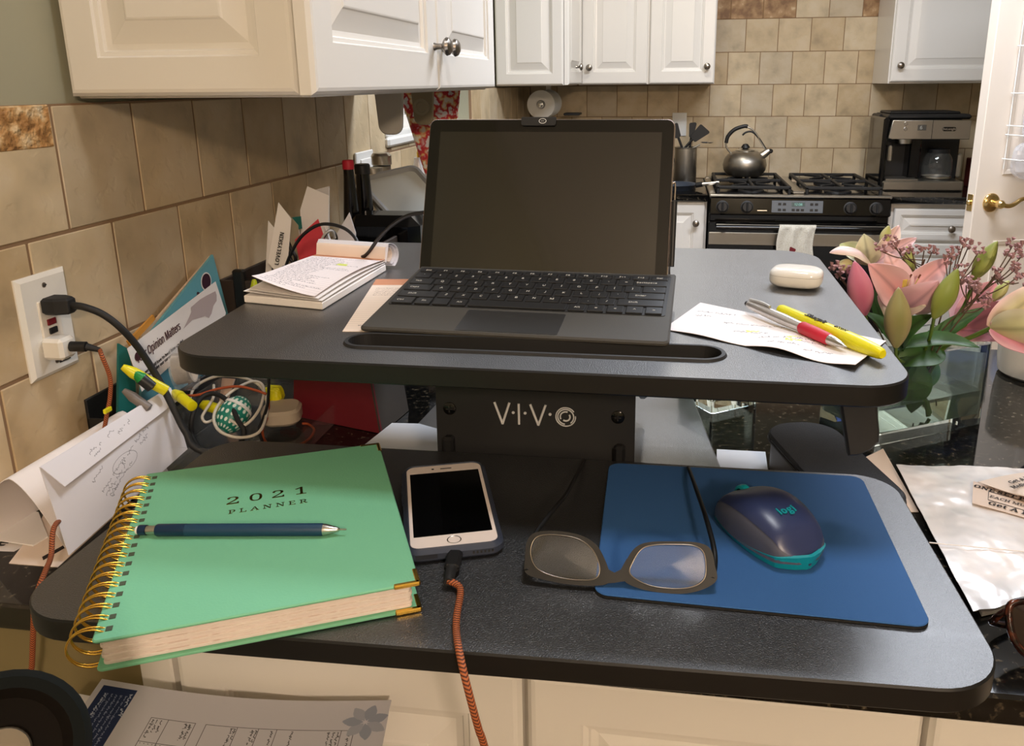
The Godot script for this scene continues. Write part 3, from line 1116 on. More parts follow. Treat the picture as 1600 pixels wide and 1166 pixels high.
	o.scale = Vector3(0.8, 1.3, 0.8)
	tag(o, "small white canister peeking out right of the coffee machine", "canister")
	o = part("red_box", bx(Vector3(0.09, 0.13, 0.08), Vector3.ZERO, 0.003), mat(rgb(104, 36, 30), 0.6), self, at(Vector3(2.14, CT + 0.065, -3.2)))
	tag(o, "dark red box standing between coffee machine and door", "box")
	o = part("red_cap_jar", turned([Vector2(0, 0), Vector2(0.024, 0.0), Vector2(0.024, 0.04), Vector2(0.018, 0.05), Vector2(0, 0.05)], 18), M.red, self, at(Vector3(2.165, CT + 0.131, -3.185)))
	tag(o, "little red capped jar on top of the dark red box", "jar")
	# utensil crock
	t = thing("utensil_crock", "brushed steel crock holding kitchen utensils, left of the kettle", "utensil holder", Vector3(0.802, CT, -3.2))
	part("crock", turned([Vector2(0, 0), Vector2(0.052, 0.0), Vector2(0.054, 0.004), Vector2(0.054, 0.172), Vector2(0.0565, 0.175), Vector2(0.0545, 0.177), Vector2(0.051, 0.172), Vector2(0.051, 0.01), Vector2(0, 0.008)], 32), M.steel_dull, t)
	var ut := [
		[Vector3(0.8150, 1.0840, -3.2000), Vector3(0.8317, 1.1264, -3.2000), Vector3(0.8755, 1.1655, -3.2000), 0.052, 0.085, "black slotted spatula with a broad head leaning right in the steel crock"],
		[Vector3(0.8211, 1.0893, -3.2100), Vector3(0.8254, 1.1348, -3.2100), Vector3(0.8298, 1.1799, -3.2100), 0.03, 0.075, "narrow black spatula standing upright in the steel crock"],
		[Vector3(0.7784, 1.0885, -3.2200), Vector3(0.7646, 1.1341, -3.2200), Vector3(0.7513, 1.1643, -3.2200), 0.04, 0.07, "black spoon at the left of the steel crock"]]
	for q in ut:
		var s := thing("spatula", q[5], "kitchen utensil", Vector3.ZERO, "utensils in the steel crock")
		var dir: Vector3 = (q[2] - q[1]).normalized()
		var sd := dir.cross(Vector3.BACK).normalized()
		part("handle", tb([q[0] - dir * 0.12, q[1]], 0.006, 8), M.black, s)
		var xf := Transform3D(Basis(sd, Vector3.BACK, sd.cross(Vector3.BACK)), q[1])
		var hd := slab(roundpoly([Vector2(-q[3] * 0.35, 0), Vector2(q[3] * 0.35, 0), Vector2(q[3] * 0.6, -q[4]), Vector2(-q[3] * 0.6, -q[4] * 0.9)], [0.008], 4), -0.002, 0.002, 0.0006, Transform3D(Basis(sd, Vector3.BACK, -dir), q[1]))
		part("blade", hd, M.black, s)
	var s2 := thing("serving_spoon", "steel spoon with a white glint over the rim of the crock", "kitchen utensil", Vector3.ZERO, "utensils in the steel crock")
	part("handle", tb([Vector3(0.8029, 1.0742, -3.1700), Vector3(0.8681, 1.1044, -3.1700)], 0.004, 8), M.steel, s2)
	var ell := mb()
	lathe(ell, [Vector2(0, -0.006), Vector2(0.02, -0.004), Vector2(0.026, 0.0), Vector2(0.02, 0.002), Vector2(0, 0.003)], 20, Transform3D(Basis.IDENTITY, Vector3(0.9006, 1.1165, -3.1700)).scaled_local(Vector3(1.3, 1, 0.8)))
	part("bowl", ell, M.chrome, s2)
	# frying pan
	t = thing("frying_pan", "dark frying pan with a steel handle beside the stove", "pan", Vector3(0.755, CT, -3.0))
	part("pan", turned([Vector2(0, 0), Vector2(0.085, 0), Vector2(0.102, 0.022), Vector2(0.105, 0.024), Vector2(0.098, 0.022), Vector2(0.082, 0.004), Vector2(0, 0.003)], 32), mat(rgb(60, 68, 80), 0.35), t)
	part("handle_socket", tb([Vector3(0.095, 0.02, 0.02), Vector3(0.125, 0.026, 0.026)], 0.012, 10), M.black, t)
	part("handle", tb([Vector3(0.12, 0.026, 0.026), Vector3(0.2, 0.034, 0.03)], 0.009, 10), M.steel, t)
	# plate on the back wall
	o = part("outlet_plate", bx(Vector3(0.072, 0.116, 0.006), Vector3(0.768, 1.185, BACK + 0.004), 0.002), M.white_gloss)
	tag(o, "white outlet plate on the back wall behind the steel crock", "outlet")
	# paper towels under the back cabinet
	t = thing("paper_towel_roll", "paper towel roll with a chrome end cap under the back wall cabinet", "paper towel", Vector3(0.115, 1.295, -3.2))
	part("roll", turned([Vector2(0.02, -0.14), Vector2(0.066, -0.14), Vector2(0.066, 0.12), Vector2(0.02, 0.12)], 32, Transform3D(Basis(Vector3.RIGHT, PI / 2) , Vector3.ZERO)), mat(rgb(236, 234, 228), 0.9), t)
	part("end_cap", turned([Vector2(0.016, 0.118), Vector2(0.017, 0.126), Vector2(0.012, 0.135), Vector2(0, 0.138)], 20, Transform3D(Basis(Vector3.RIGHT, PI / 2), Vector3.ZERO)), M.chrome, t)
	part("bracket", bx(Vector3(0.02, 0.09, 0.012), Vector3(0, 0.044, -0.148), 0.002), M.steel, t)
	part("hanger", tb([Vector3(0.01, 0.088, 0.0), Vector3(0.004, 0.0, 0.0)], 0.003, 6), M.steel, t)
	o = part("black_shelf", bx(Vector3(0.08, 0.012, 0.1), Vector3(0.2468, 1.2458, -3.2500), 0.003), M.black)
	tag(o, "short black ledge on the back wall right of the paper towel roll", "shelf")


# ------------------------------------------------------------------ along the left wall
func left_counter_items():
	# brackets of an under-cabinet roll holder
	var t := thing("roll_holder", "pair of grey rounded brackets hanging under the left wall cabinet", "paper towel holder")
	for q in [[-0.60, Vector3(0.1843, 1.3759, -0.6000), Vector3(0.2449, 1.3755, -0.6000), 0.078, rgb(176, 172, 164)], [-0.88, Vector3(0.1665, 1.3713, -0.8800), Vector3(0.2228, 1.3710, -0.8800), 0.068, rgb(150, 138, 112)]]:
		var w: float = q[2].x - q[1].x
		var cx: float = (q[1].x + q[2].x) / 2
		var lo: float = -w * 0.36
		var pl := roundpoly([Vector2(-w * 0.5, -0.085), Vector2(w * 0.5, -0.085), Vector2(w * 0.36, q[3] * 0.42), Vector2(lo, q[3] * 0.42)], [0.002, 0.002, w * 0.3, w * 0.3], 8)
		var b := part("bracket", slab(pl, -0.005, 0.005, 0.002, Transform3D(Basis(Vector3.RIGHT, PI / 2), Vector3(cx + 0.006, 1.338, q[0]))), mat(q[4], 0.5), t)
		if q[0] < -0.7:
			part("hub", turned([Vector2(0.018, 0), Vector2(0.018, 0.004), Vector2(0.012, 0.004), Vector2(0.011, 0.001), Vector2(0, 0.001)], 22), mat(rgb(158, 148, 124), 0.5), b, Transform3D(Basis(Vector3.RIGHT, PI / 2), Vector3(cx + 0.004, 1.348, q[0] + 0.005)))
	# bottles
	bottle(Vector3(Vector3(0.1068, 1.2425, -0.6600).x, CT, -0.66), Vector3(0.1076, 1.2525, -0.6600).y, 0.017, 0.010, M.black_gloss, M.red, "tall dark bottle with a red cap standing by the tiled wall", 0.018)
	bottle(Vector3(Vector3(0.1128, 1.2316, -0.7200).x, CT, -0.72), Vector3(0.1133, 1.2394, -0.7200).y, 0.02, 0.014, M.black_gloss, M.black, "dark bottle with a black cap, right of the red capped one", 0.02)
	t = thing("steel_canister", "brushed steel canister with a rounded lid behind the grey tray", "canister", Vector3(Vector3(0.0727, 1.2264, -0.9500).x, CT, -0.95))
	var top: float = Vector3(0.0738, 1.2426, -0.9500).y - CT
	part("body", turned([Vector2(0, 0), Vector2(0.021, 0), Vector2(0.021, top - 0.03)], 24), M.steel_dull, t)
	part("lid", turned([Vector2(0.019, top - 0.03), Vector2(0.0235, top - 0.026), Vector2(0.0235, top - 0.006), Vector2(0.019, top), Vector2(0, top)], 24), M.steel, t)
	t = thing("glass_jar", "small pale jar between the black capped bottle and the steel canister", "jar", Vector3(Vector3(0.0987, 1.2134, -0.8200).x, CT, -0.82))
	top = Vector3(0.0992, 1.2217, -0.8200).y - CT
	part("body", turned([Vector2(0, 0), Vector2(0.02, 0), Vector2(0.02, top - 0.012)], 20), mat(rgb(190, 182, 160), 0.3), t)
	part("lid", turned([Vector2(0.021, top - 0.012), Vector2(0.021, top), Vector2(0, top)], 20), M.steel_dull, t)
	# switch plate on the tile
	t = thing("switch_plate", "white switch plate on the left wall tiles behind the bottles", "switch", Vector3(0.001, 1.206, -1.02))
	part("plate", bx(Vector3(0.006, 0.07, 0.115), Vector3(0.003, 0, 0), 0.002), M.white_gloss, t)
	part("rocker", bx(Vector3(0.004, 0.034, 0.066), Vector3(0.007, 0, 0), 0.001), M.trim, t)
	# leaning grey tray
	var n := Vector3(0.25, 0.15, 1.0).normalized()
	t = thing("serving_tray", "grey plastic tray with a raised rim leaning behind the laptop", "tray")
	var tp := [Vector3(0.0601, 1.2000, -0.8000), Vector3(0.1963, 1.2291, -0.8200), Vector3(0.3832, 1.0906, -0.6600), Vector3(0.2566, 1.0686, -0.6400)]
	var cx2 := frame(tp[0], tp[1] - tp[0], (tp[1] - tp[0]).cross(tp[3] - tp[0]) * -1.0)
	var q2 := []
	for p in tp:
		var l: Vector3 = cx2.affine_inverse() * p
		q2.append(Vector2(l.x, l.z))
	var pl2 := roundpoly(q2, [0.02, 0.03, 0.03, 0.03], 5)
	part("tray_base", slab(pl2, -0.018, -0.004, 0.003, cx2), mat(rgb(52, 52, 52), 0.55), t)
	var ring := mb()
	var in1 := inset(pl2, 0.006)
	var in2 := inset(pl2, 0.012)
	band(ring, pl2, -0.004, inset(pl2, 0.001), 0.003, cx2)
	band(ring, inset(pl2, 0.001), 0.003, in1, 0.003, cx2)
	band(ring, in1, 0.003, in2, -0.0035, cx2)
	part("tray_rim", ring, mat(rgb(152, 154, 154), 0.45), t)
	var tc := mb()
	cap(tc, in2, -0.0036, 1.0, cx2)
	part("tray_panel", tc, mat(rgb(196, 200, 196), 0.5), t)
	# hanging floral cloth, soap bottle, yellow bottle by the window
	var fl := mat(Color.WHITE, 0.8)
	fl.albedo_texture = noise(51, 0.012, [rgb(244, 240, 230), rgb(232, 190, 120), rgb(206, 70, 74), rgb(196, 44, 54), rgb(232, 234, 238)], [0.2, 0.34, 0.44, 0.58, 0.68], 3)
	tri_map(fl, 5.0, false)
	var c4 := [Vector3(Vector3(0.1107, 1.3842, -0.9850).x, 1.383, -0.985), Vector3(Vector3(0.2595, 1.3832, -0.9850).x, 1.383, -0.985), Vector3(0.2275, 1.1493, -0.9850), Vector3(0.1706, 1.1714, -0.9850)]
	var o := part("floral_cloth", paper(patch(c4[0], c4[1], c4[2], c4[3], func(u: float, v: float) -> Vector3: return Vector3(0, 0, 0.008 * sin(u * 14.0))), 18, 10, 0.002), fl)
	tag(o, "red cloth printed with white and yellow flowers hanging under the left wall cabinet", "cloth")
	t = thing("soap_bottle", "white soap bottle with a gold spout by the window", "soap dispenser", Vector3(Vector3(0.1312, 1.2178, -1.0500).x, CT, -1.05))
	top = Vector3(0.1315, 1.2240, -1.0500).y - CT
	part("bottle", turned([Vector2(0, 0), Vector2(0.018, 0), Vector2(0.02, 0.006), Vector2(0.02, top - 0.05), Vector2(0.012, top - 0.01), Vector2(0.011, top)], 22), M.white_gloss, t)
	part("pump", tb(curve([Vector3(0, top, 0), Vector3(0, top + 0.012, 0), Vector3(0.006, top + 0.026, 0), Vector3(0.008, top + 0.034, 0)]), 0.004, 8, 0.0025), M.gold, t)
	t = thing("yellow_bottle", "amber yellow bottle on the window sill behind the laptop's top edge", "bottle", Vector3(-0.045, 1.264, -1.83))
	part("body", turned([Vector2(0, 0), Vector2(0.026, 0), Vector2(0.027, 0.02), Vector2(0.02, 0.12), Vector2(0.018, 0.2), Vector2(0, 0.2)], 22), mat(rgb(236, 176, 44), 0.25), t)
	o = part("dark_strap", tb(curve([Vector3(-0.0200, 1.3662, -1.8685), Vector3(-0.0200, 1.3241, -1.8864), Vector3(-0.0200, 1.2864, -1.9309), Vector3(-0.0200, 1.2470, -1.9420)]), 0.009, 8), mat(rgb(40, 42, 52), 0.6))
	tag(o, "dark blue grey strap hanging beside the amber bottle", "strap")


func band(st: SurfaceTool, a: PackedVector2Array, ya: float, b: PackedVector2Array, yb: float, xf: Transform3D):
	st.set_smooth_group(-1)
	for i in a.size():
		var j := (i + 1) % a.size()
		quad(st, xf * Vector3(a[i].x, ya, a[i].y), xf * Vector3(a[j].x, ya, a[j].y), xf * Vector3(b[j].x, yb, b[j].y), xf * Vector3(b[i].x, yb, b[i].y), xf.basis * Vector3(0, 1, 0))


func bottle(p: Vector3, top: float, r: float, neck: float, glass_m: Material, cap_m: Material, label: String, cap_h: float):
	var t := thing("bottle", label, "bottle", p)
	var h := top - p.y
	part("body", turned([Vector2(0, 0), Vector2(r * 0.9, 0), Vector2(r, 0.006), Vector2(r, h * 0.62), Vector2(r * 0.85, h * 0.74), Vector2(neck * 1.05, h * 0.9), Vector2(neck, h - cap_h)], 24), glass_m, t)
	part("cap", turned([Vector2(neck * 1.12, h - cap_h), Vector2(neck * 1.15, h - 0.003), Vector2(neck, h), Vector2(0, h)], 22), cap_m, t)


# ------------------------------------------------------------------ sit-stand riser
func stand():
	var t := thing("desk_riser", "black two-tier standing desk riser with a white logo on its front plate", "desk riser")
	# upper tray with its slot: two halves meeting along the slot's centre line
	var up := roundpoly([Vector2(0.244, -0.293), Vector2(0.952, -0.293), Vector2(0.949, 0.275), Vector2(0.284, 0.27)], [0.05, 0.06, 0.045, 0.05], 10)
	var slot := roundrect(0.6195, 0.2085, 0.351, 0.037, 0.018, 8)
	var st := mb()
	plate(st, up, UT - 0.019, UT, 0.0015, Transform3D.IDENTITY, false)
	var edge := st
	st = mb()
	var ui := inset(up, 0.0015)
	for half in Geometry2D.clip_polygons(split(ui, 0.2085, true), slot) + Geometry2D.clip_polygons(split(ui, 0.2085, false), slot):
		cap(st, half, UT, 1.0)
		cap(st, half, UT - 0.019, -1.0)
	part("edge_band", edge, M.tray_edge, part("upper_tray", st, M.tray, t))
	st = mb()
	for i in slot.size():
		var a := slot[i]
		var b := slot[(i + 1) % slot.size()]
		quad(st, Vector3(a.x, UT + 0.0012, a.y), Vector3(b.x, UT + 0.0012, b.y), Vector3(b.x, UT - 0.016, b.y), Vector3(a.x, UT - 0.016, a.y), Vector3(0.6195 - a.x, 0, 0.2085 - a.y))
	cap(st, slot, UT - 0.016, 1.0)
	var so := inset(slot, -0.005)
	band(st, slot, UT + 0.0024, inset(slot, -0.0035), UT + 0.0024, Transform3D.IDENTITY)
	band(st, inset(slot, -0.0035), UT + 0.0024, so, UT, Transform3D.IDENTITY)
	band(st, slot, UT + 0.0012, slot, UT + 0.0024, Transform3D.IDENTITY)
	part("slot_liner", st, M.rubber, t)
	var lo := roundpoly([Vector2(0.2515, 0.136), Vector2(0.972, 0.134), Vector2(0.979, 0.447), Vector2(0.254, 0.462)], [0.04, 0.04, 0.05, 0.05], 10)
	st = mb()
	var li := inset(lo, 0.0015)
	cap(st, li, LT, 1.0)
	cap(st, li, LT - 0.019, -1.0)
	edge = mb()
	plate(edge, lo, LT - 0.019, LT, 0.0015, Transform3D.IDENTITY, false)
	part("edge_band", edge, M.tray_edge, part("lower_tray", st, M.tray, t))
	# front plate with lettering
	var fp := part("front_plate", slab(PackedVector2Array([Vector2(0.5, 0.95), Vector2(0.7155, 0.95), Vector2(0.7155, UT - 0.019), Vector2(0.502, UT - 0.019)]), -0.004, 0.0, 0.0008, face_z(Transform3D(Basis.IDENTITY, Vector3(0, 0, 0.125)))), mat(rgb(34, 34, 35), 0.5), t)
	var wm := mat(rgb(222, 222, 222), 0.55)
	var ls := mb()
	for q in [[0.5660, 1.0705, 0.5742, 1.0460], [0.5822, 1.0705, 0.5742, 1.0460], [0.5922, 1.0700, 0.5922, 1.0465], [0.6046, 1.0700, 0.6130, 1.0465], [0.6212, 1.0700, 0.6130, 1.0465]]:
		tube(ls, [Vector3(q[0], q[1], 0.1255), Vector3(q[2], q[3], 0.1255)], 0.00135, 8)
	part("lettering", ls, wm, fp)
	ls = mb()
	for x in [0.5862, 0.5990, 0.6258]:
		lathe(ls, [Vector2(0.0016, 0), Vector2(0.0016, 0.0008), Vector2(0, 0.0008)], 12, Transform3D(Basis(Vector3.RIGHT, PI / 2), Vector3(x, 1.0595, 0.125)))
	part("lettering_dots", ls, wm, fp)
	ls = mb()
	arc(ls, Vector3(0.6425, 1.0575, 0.1255), 0.0105, 0.6, 6.4, 0.0007)
	arc(ls, Vector3(0.6425, 1.0575, 0.1255), 0.0085, -0.9, 4.6, 0.0008)
	arc(ls, Vector3(0.6425, 1.0575, 0.1255), 0.0058, 1.2, 3.6, 0.0009)
	arc(ls, Vector3(0.6425, 1.0575, 0.1255), 0.0045, 4.1, 6.9, 0.001)
	part("emblem", ls, wm, fp)
	for p in [Vector3(0.5165, 1.0605, 0.125), Vector3(0.6975, 1.0600, 0.125), Vector3(0.5165, 1.1375, 0.125), Vector3(0.6975, 1.1365, 0.125)]:
		var sc := part("screw", turned([Vector2(0.0072, 0), Vector2(0.007, 0.0012), Vector2(0.005, 0.0022), Vector2(0, 0.0024)], 20, Transform3D(Basis(Vector3.RIGHT, PI / 2), p)), M.black_gloss, fp)
		var cr := mb()
		box(cr, Vector3(0.007, 0.0014, 0.0006), 0.0, Transform3D(Basis.IDENTITY, p + Vector3(0, 0, 0.0025)))
		box(cr, Vector3(0.0014, 0.007, 0.0006), 0.0, Transform3D(Basis.IDENTITY, p + Vector3(0, 0, 0.0025)))
		part("screw_cross", cr, M.rubber, fp)
	# lift behind the plate, base on the counter
	for x in [0.515, 0.70]:
		part("lift_arm", bx(Vector3(0.012, 0.04, 0.32), Vector3.ZERO, 0.003), M.black, t, Transform3D(Basis(Vector3.RIGHT, 0.42), Vector3(x, 1.035, -0.075)))
		part("lift_arm", bx(Vector3(0.012, 0.04, 0.30), Vector3.ZERO, 0.003), M.black, t, Transform3D(Basis(Vector3.RIGHT, -0.46), Vector3(x + 0.013 * signf(x - 0.6), 1.035, -0.085)))
	part("column", bx(Vector3(0.16, 0.19, 0.05), Vector3(0.607, 1.035, -0.15), 0.004), M.black, t)
	part("tray_support", bx(Vector3(0.19, 0.012, 0.16), Vector3(0.607, LT - 0.026, 0.18), 0.003), M.black, t)
	part("tray_bracket", bx(Vector3(0.012, 0.07, 0.13), Vector3(0.515, LT - 0.02, 0.07), 0.003), M.black, t)
	part("tray_bracket", bx(Vector3(0.012, 0.07, 0.13), Vector3(0.70, LT - 0.02, 0.07), 0.003), M.black, t)
	part("base_plate", slab(roundpoly([Vector2(0.405, -0.34), Vector2(0.783, -0.34), Vector2(0.826, 0.0), Vector2(0.38, 0.0)], [0.02], 5), CT + 0.0005, CT + 0.009, 0.002), M.tray, t)
	# release lever under the right side
	var lv := [Vector3(0.9013, 1.1249, 0.2000), Vector3(0.9332, 1.1265, 0.2000), Vector3(0.9401, 1.0890, 0.2000), Vector3(0.9405, 1.0789, 0.2000), Vector3(0.9345, 1.0709, 0.2000), Vector3(0.9239, 1.0645, 0.2000), Vector3(0.9149, 1.0633, 0.2000)]
	part("release_lever", board(lv, 0.014, Vector3.BACK, 0.002), mat(rgb(36, 36, 37), 0.5), t)
	part("lever_mount", bx(Vector3(0.05, 0.014, 0.06), Vector3(0.918, UT - 0.026, 0.19), 0.003), M.black, t)


func split(poly: PackedVector2Array, z: float, front: bool) -> PackedVector2Array:
	var cutter := PackedVector2Array([Vector2(-1, z), Vector2(3, z), Vector2(3, 3), Vector2(-1, 3)]) if front else PackedVector2Array([Vector2(-1, -3), Vector2(3, -3), Vector2(3, z), Vector2(-1, z)])
	return Geometry2D.intersect_polygons(poly, cutter)[0]


func arc(st: SurfaceTool, c: Vector3, r: float, a0: float, a1: float, w: float):
	var pts := []
	for i in 25:
		var a := lerpf(a0, a1, i / 24.0)
		pts.append(c + Vector3(cos(a), sin(a), 0) * r)
	tube(st, pts, w, 6)


# ------------------------------------------------------------------ laptop
func laptop():
	var ex := Vector3(0.305, 0, 0.0145).normalized()
	var back := Vector3(ex.z, 0, -ex.x)
	var o := Vector3(0.5955, UT + 0.0008, 0.1885)
	var t := thing("tablet_laptop", "black tablet laptop with keyboard cover, silver edge and a dark screen on the upper tray", "laptop")
	# keyboard deck: x along ex, y up from the keys, -z towards the screen
	var rise := asin(0.0235 / 0.178)
	var kb := Transform3D(Basis(ex, Vector3.UP, -back).rotated(ex, rise), o)
	var body := mat(rgb(66, 64, 60), 0.7)
	body.heightmap_enabled = true
	body.heightmap_texture = noise(61, 0.2, [], [], 2)
	body.heightmap_scale = 0.01
	tri_map(body, 9.0, false)
	var dk := part("keyboard_deck", slab(roundpoly([Vector2(-0.1525, 0.0), Vector2(0.1525, 0.0), Vector2(0.1495, -0.182), Vector2(-0.1495, -0.182)], [0.006, 0.006, 0.002, 0.002], 5), 0.0, 0.0055, 0.0018, kb), body, t)
	part("key_well", slab(roundrect(0, -0.116, 0.290, 0.112, 0.003), 0.0, 0.0008, 0.0, kb.translated_local(Vector3(0, 0.0052, 0))), mat(rgb(30, 30, 30), 0.6), t)
	var tp := slab(roundrect(0.0, -0.029, 0.102, 0.051, 0.003), 0.0, 0.0006, 0.0002, kb.translated_local(Vector3(-0.004, 0.0053, 0)))
	part("touchpad", tp, mat(rgb(44, 44, 44), 0.35), t)
	# keys: [width in units, legend]
	var rows := [
		["Esc", "F1", "F2", "F3", "F4", "F5", "F6", "F7", "F8", "F9", "F10", "F11", "F12", "Del"],
		["`", "1", "2", "3", "4", "5", "6", "7", "8", "9", "0", "-", "=", "Backspace:1.85"],
		["Tab:1.45", "Q", "W", "E", "R", "T", "Y", "U", "I", "O", "P", "[", "]", "\\:1.4"],
		["Caps:1.7", "A", "S", "D", "F", "G", "H", "J", "K", "L", ";", "'", "Enter:2.1"],
		["Shift:2.3", "Z", "X", "C", "V", "B", "N", "M", ",", ".", "/", "Shift:2.6"],
		["Ctrl:1.3", "Fn", "#", "Alt", " :5.4", "Alt", "=", "<", "^", ">"]]
	var km := mat(rgb(24, 24, 25), 0.5)
	var cache := {}
	var leg := mb()
	var z := -0.1655
	for ri in 6:
		var dz := 0.0115 if ri == 0 else 0.0188
		var tot := 0.0
		for k in rows[ri]:
			tot += float(k.get_slice(":", 1)) if k.contains(":") else 1.0
		var unit := 0.286 / tot
		var x := -0.143
		for k in rows[ri]:
			var w := (float(k.get_slice(":", 1)) if k.contains(":") else 1.0) * unit
			var key := "%d %d" % [roundi(w * 20000), roundi(dz * 10000)]
			if not cache.has(key):
				var st := mb()
				box(st, Vector3(w - 0.0028, 0.0022, dz - 0.0026), 0.0006)
				st.generate_normals()
				cache[key] = st.commit()
			again("key", cache[key], km, dk, kb * Transform3D(Basis.IDENTITY, Vector3(x + w / 2, 0.0068, z + dz / 2)))
			var s: String = k.get_slice(":", 0)
			if s == "#":
				box(leg, Vector3(0.004, 0.0002, 0.0034), 0.0, kb * Transform3D(Basis.IDENTITY, Vector3(x + w / 2, 0.008, z + dz / 2)))
			elif s != " ":
				var small := s.length() > 1
				leg.append_from(letters(s, 0.0034 if small else 0.0058, "Droid Sans", false, 0.0002), 0, kb * Transform3D(Basis(Vector3.RIGHT, -PI / 2), Vector3(x + w / 2 + (-w * 0.15 if small and w > 0.022 else 0.0), 0.008, z + dz / 2)))
			x += w
		z += dz
	var lg := MeshInstance3D.new()
	lg.name = "key_legends"
	leg.generate_normals()
	lg.mesh = leg.commit()
	lg.material_override = mat(rgb(205, 205, 200), 0.6)
	dk.add_child(lg)
	# tablet leaning back
	var up := (Vector3.UP * 0.933 + back * 0.36).normalized()
	var tb0 := Transform3D(Basis(ex, up, ex.cross(up)), Vector3(0.598, UT + 0.004, 0.0235))
	part("tablet_body", slab(roundrect(0, 0.1035, 0.292, 0.207, 0.009), -0.0088, -0.0006, 0.002, face_z(tb0)), mat(rgb(206, 190, 180), 0.25, 0.9), t)
	part("screen_bezel", slab(roundrect(0, 0.1035, 0.2895, 0.2045, 0.008), -0.0006, 0.0, 0.0002, face_z(tb0)), mat(rgb(8, 8, 8), 0.04), t)
	var scr := mat(rgb(16, 15, 14), 0.09, 0.0, 0.8)
	part("screen", bx(Vector3(0.263, 0.174, 0.0003), Vector3(0, 0.104, 0.0), 0.0), scr, t, tb0)
	var cc := part("camera_cover", slab(roundpoly([Vector2(-0.021, 0.198), Vector2(0.0205, 0.198), Vector2(0.0205, 0.2085), Vector2(-0.021, 0.2085)], [0.003, 0.003, 0.001, 0.001], 4), 0.0, 0.0018, 0.0004, face_z(tb0)), M.black, t)
	cc.position.x -= 0.012
	var rg := mb()
	arc2(rg, tb0, Vector3(-0.0075 - 0.0, 0.2035, 0.0020), 0.0042, 0.0028, 0.0005)
	tube(rg, [tb0 * Vector3(-0.0095, 0.2035, 0.0020), tb0 * Vector3(-0.0055, 0.2035, 0.0020)], 0.0004, 6)
	part("camera_mark", rg, mat(rgb(232, 232, 232), 0.5), t)
	var hinge := tb0 * Vector3(0, 0.112, -0.0088)
	var foot := hinge + back * 0.085
	foot.y = UT + 0.003
	part("kickstand", board([hinge - ex * 0.143, hinge + ex * 0.143, foot + ex * 0.143, foot - ex * 0.143], 0.002, back), mat(rgb(180, 172, 166), 0.3, 0.9), t)
	# stylus clipped to the right side
	var s := thing("stylus", "thin black stylus clipped to the right edge of the tablet laptop", "stylus")
	var a := tb0 * Vector3(0.1492, 0.038, -0.004)
	var b := tb0 * Vector3(0.1492, 0.112, -0.004)
	part("barrel", tb([a, b], 0.0033, 10), M.black, s)
	part("clip", tb(curve([b + up * 0.002, b + up * 0.016, b + up * 0.022 - ex * 0.001, b + up * 0.02 - ex * 0.004]), 0.0012, 6), M.nickel, s)
	# charging cord looping over the pad
	var c := thing("laptop_cable", "black charging cord looping from the laptop over the note pad", "cord")
	var pts := curve([tb0 * Vector3(-0.1445, 0.095, -0.01), Vector3(0.4312, 1.2440, -0.0350), Vector3(0.4033, 1.2293, -0.0550), Vector3(0.3757, 1.2073, -0.0750), Vector3(0.3559, 1.1864, -0.0900), Vector3(0.3427, 1.1772, -0.1000), Vector3(0.3358, 1.1828, -0.1100), Vector3(0.3259, 1.1982, -0.1200), Vector3(0.3092, 1.2083, -0.1300), Vector3(0.2871, 1.2124, -0.1400), Vector3(0.2642, 1.2104, -0.1500), Vector3(0.2397, 1.1993, -0.1650), Vector3(0.2158, 1.1814, -0.1800), Vector3(0.1900, 1.1524, -0.2000), Vector3(0.1723, 1.1273, -0.2150)], 7)
	part("cord", tb(pts, 0.0024, 8), M.black, c)
	part("plug", tb(curve([Vector3(0.1753, 1.1315, -0.2140), Vector3(0.1651, 1.1201, -0.2200), Vector3(0.1514, 1.1106, -0.2250)]), 0.0065, 8), M.black, c)
	part("plug_tail", tb(curve([Vector3(0.1526, 1.1116, -0.2250), Vector3(0.1319, 1.0943, -0.2400), Vector3(0.1095, 1.0574, -0.2600), Vector3(0.16, 0.94, -0.36)]), 0.0024, 8), M.black, c)


func face_z(xf: Transform3D) -> Transform3D:      # plate coordinates (x, thickness, y) laid on the xy plane of xf
	return xf * Transform3D(Basis(Vector3.RIGHT, Vector3.BACK, Vector3.UP), Vector3.ZERO)


func arc2(st: SurfaceTool, xf: Transform3D, c: Vector3, rx: float, ry: float, w: float):
	var pts := []
	for i in 24:
		var a := TAU * i / 24.0
		pts.append(xf * (c + Vector3(cos(a) * rx, sin(a) * ry, 0)))
	tube(st, pts, w, 6, -1.0, 0.0, true)


# ------------------------------------------------------------------ things on the upper tray
func pen_shape(t: Node3D, a: Vector3, b: Vector3, bits: Array):      # bits: [name, profile of (r, y), material]
	var xf := along(a, b)
	for q in bits:
		part(q[0], turned(q[1], 22, xf), q[2], t)


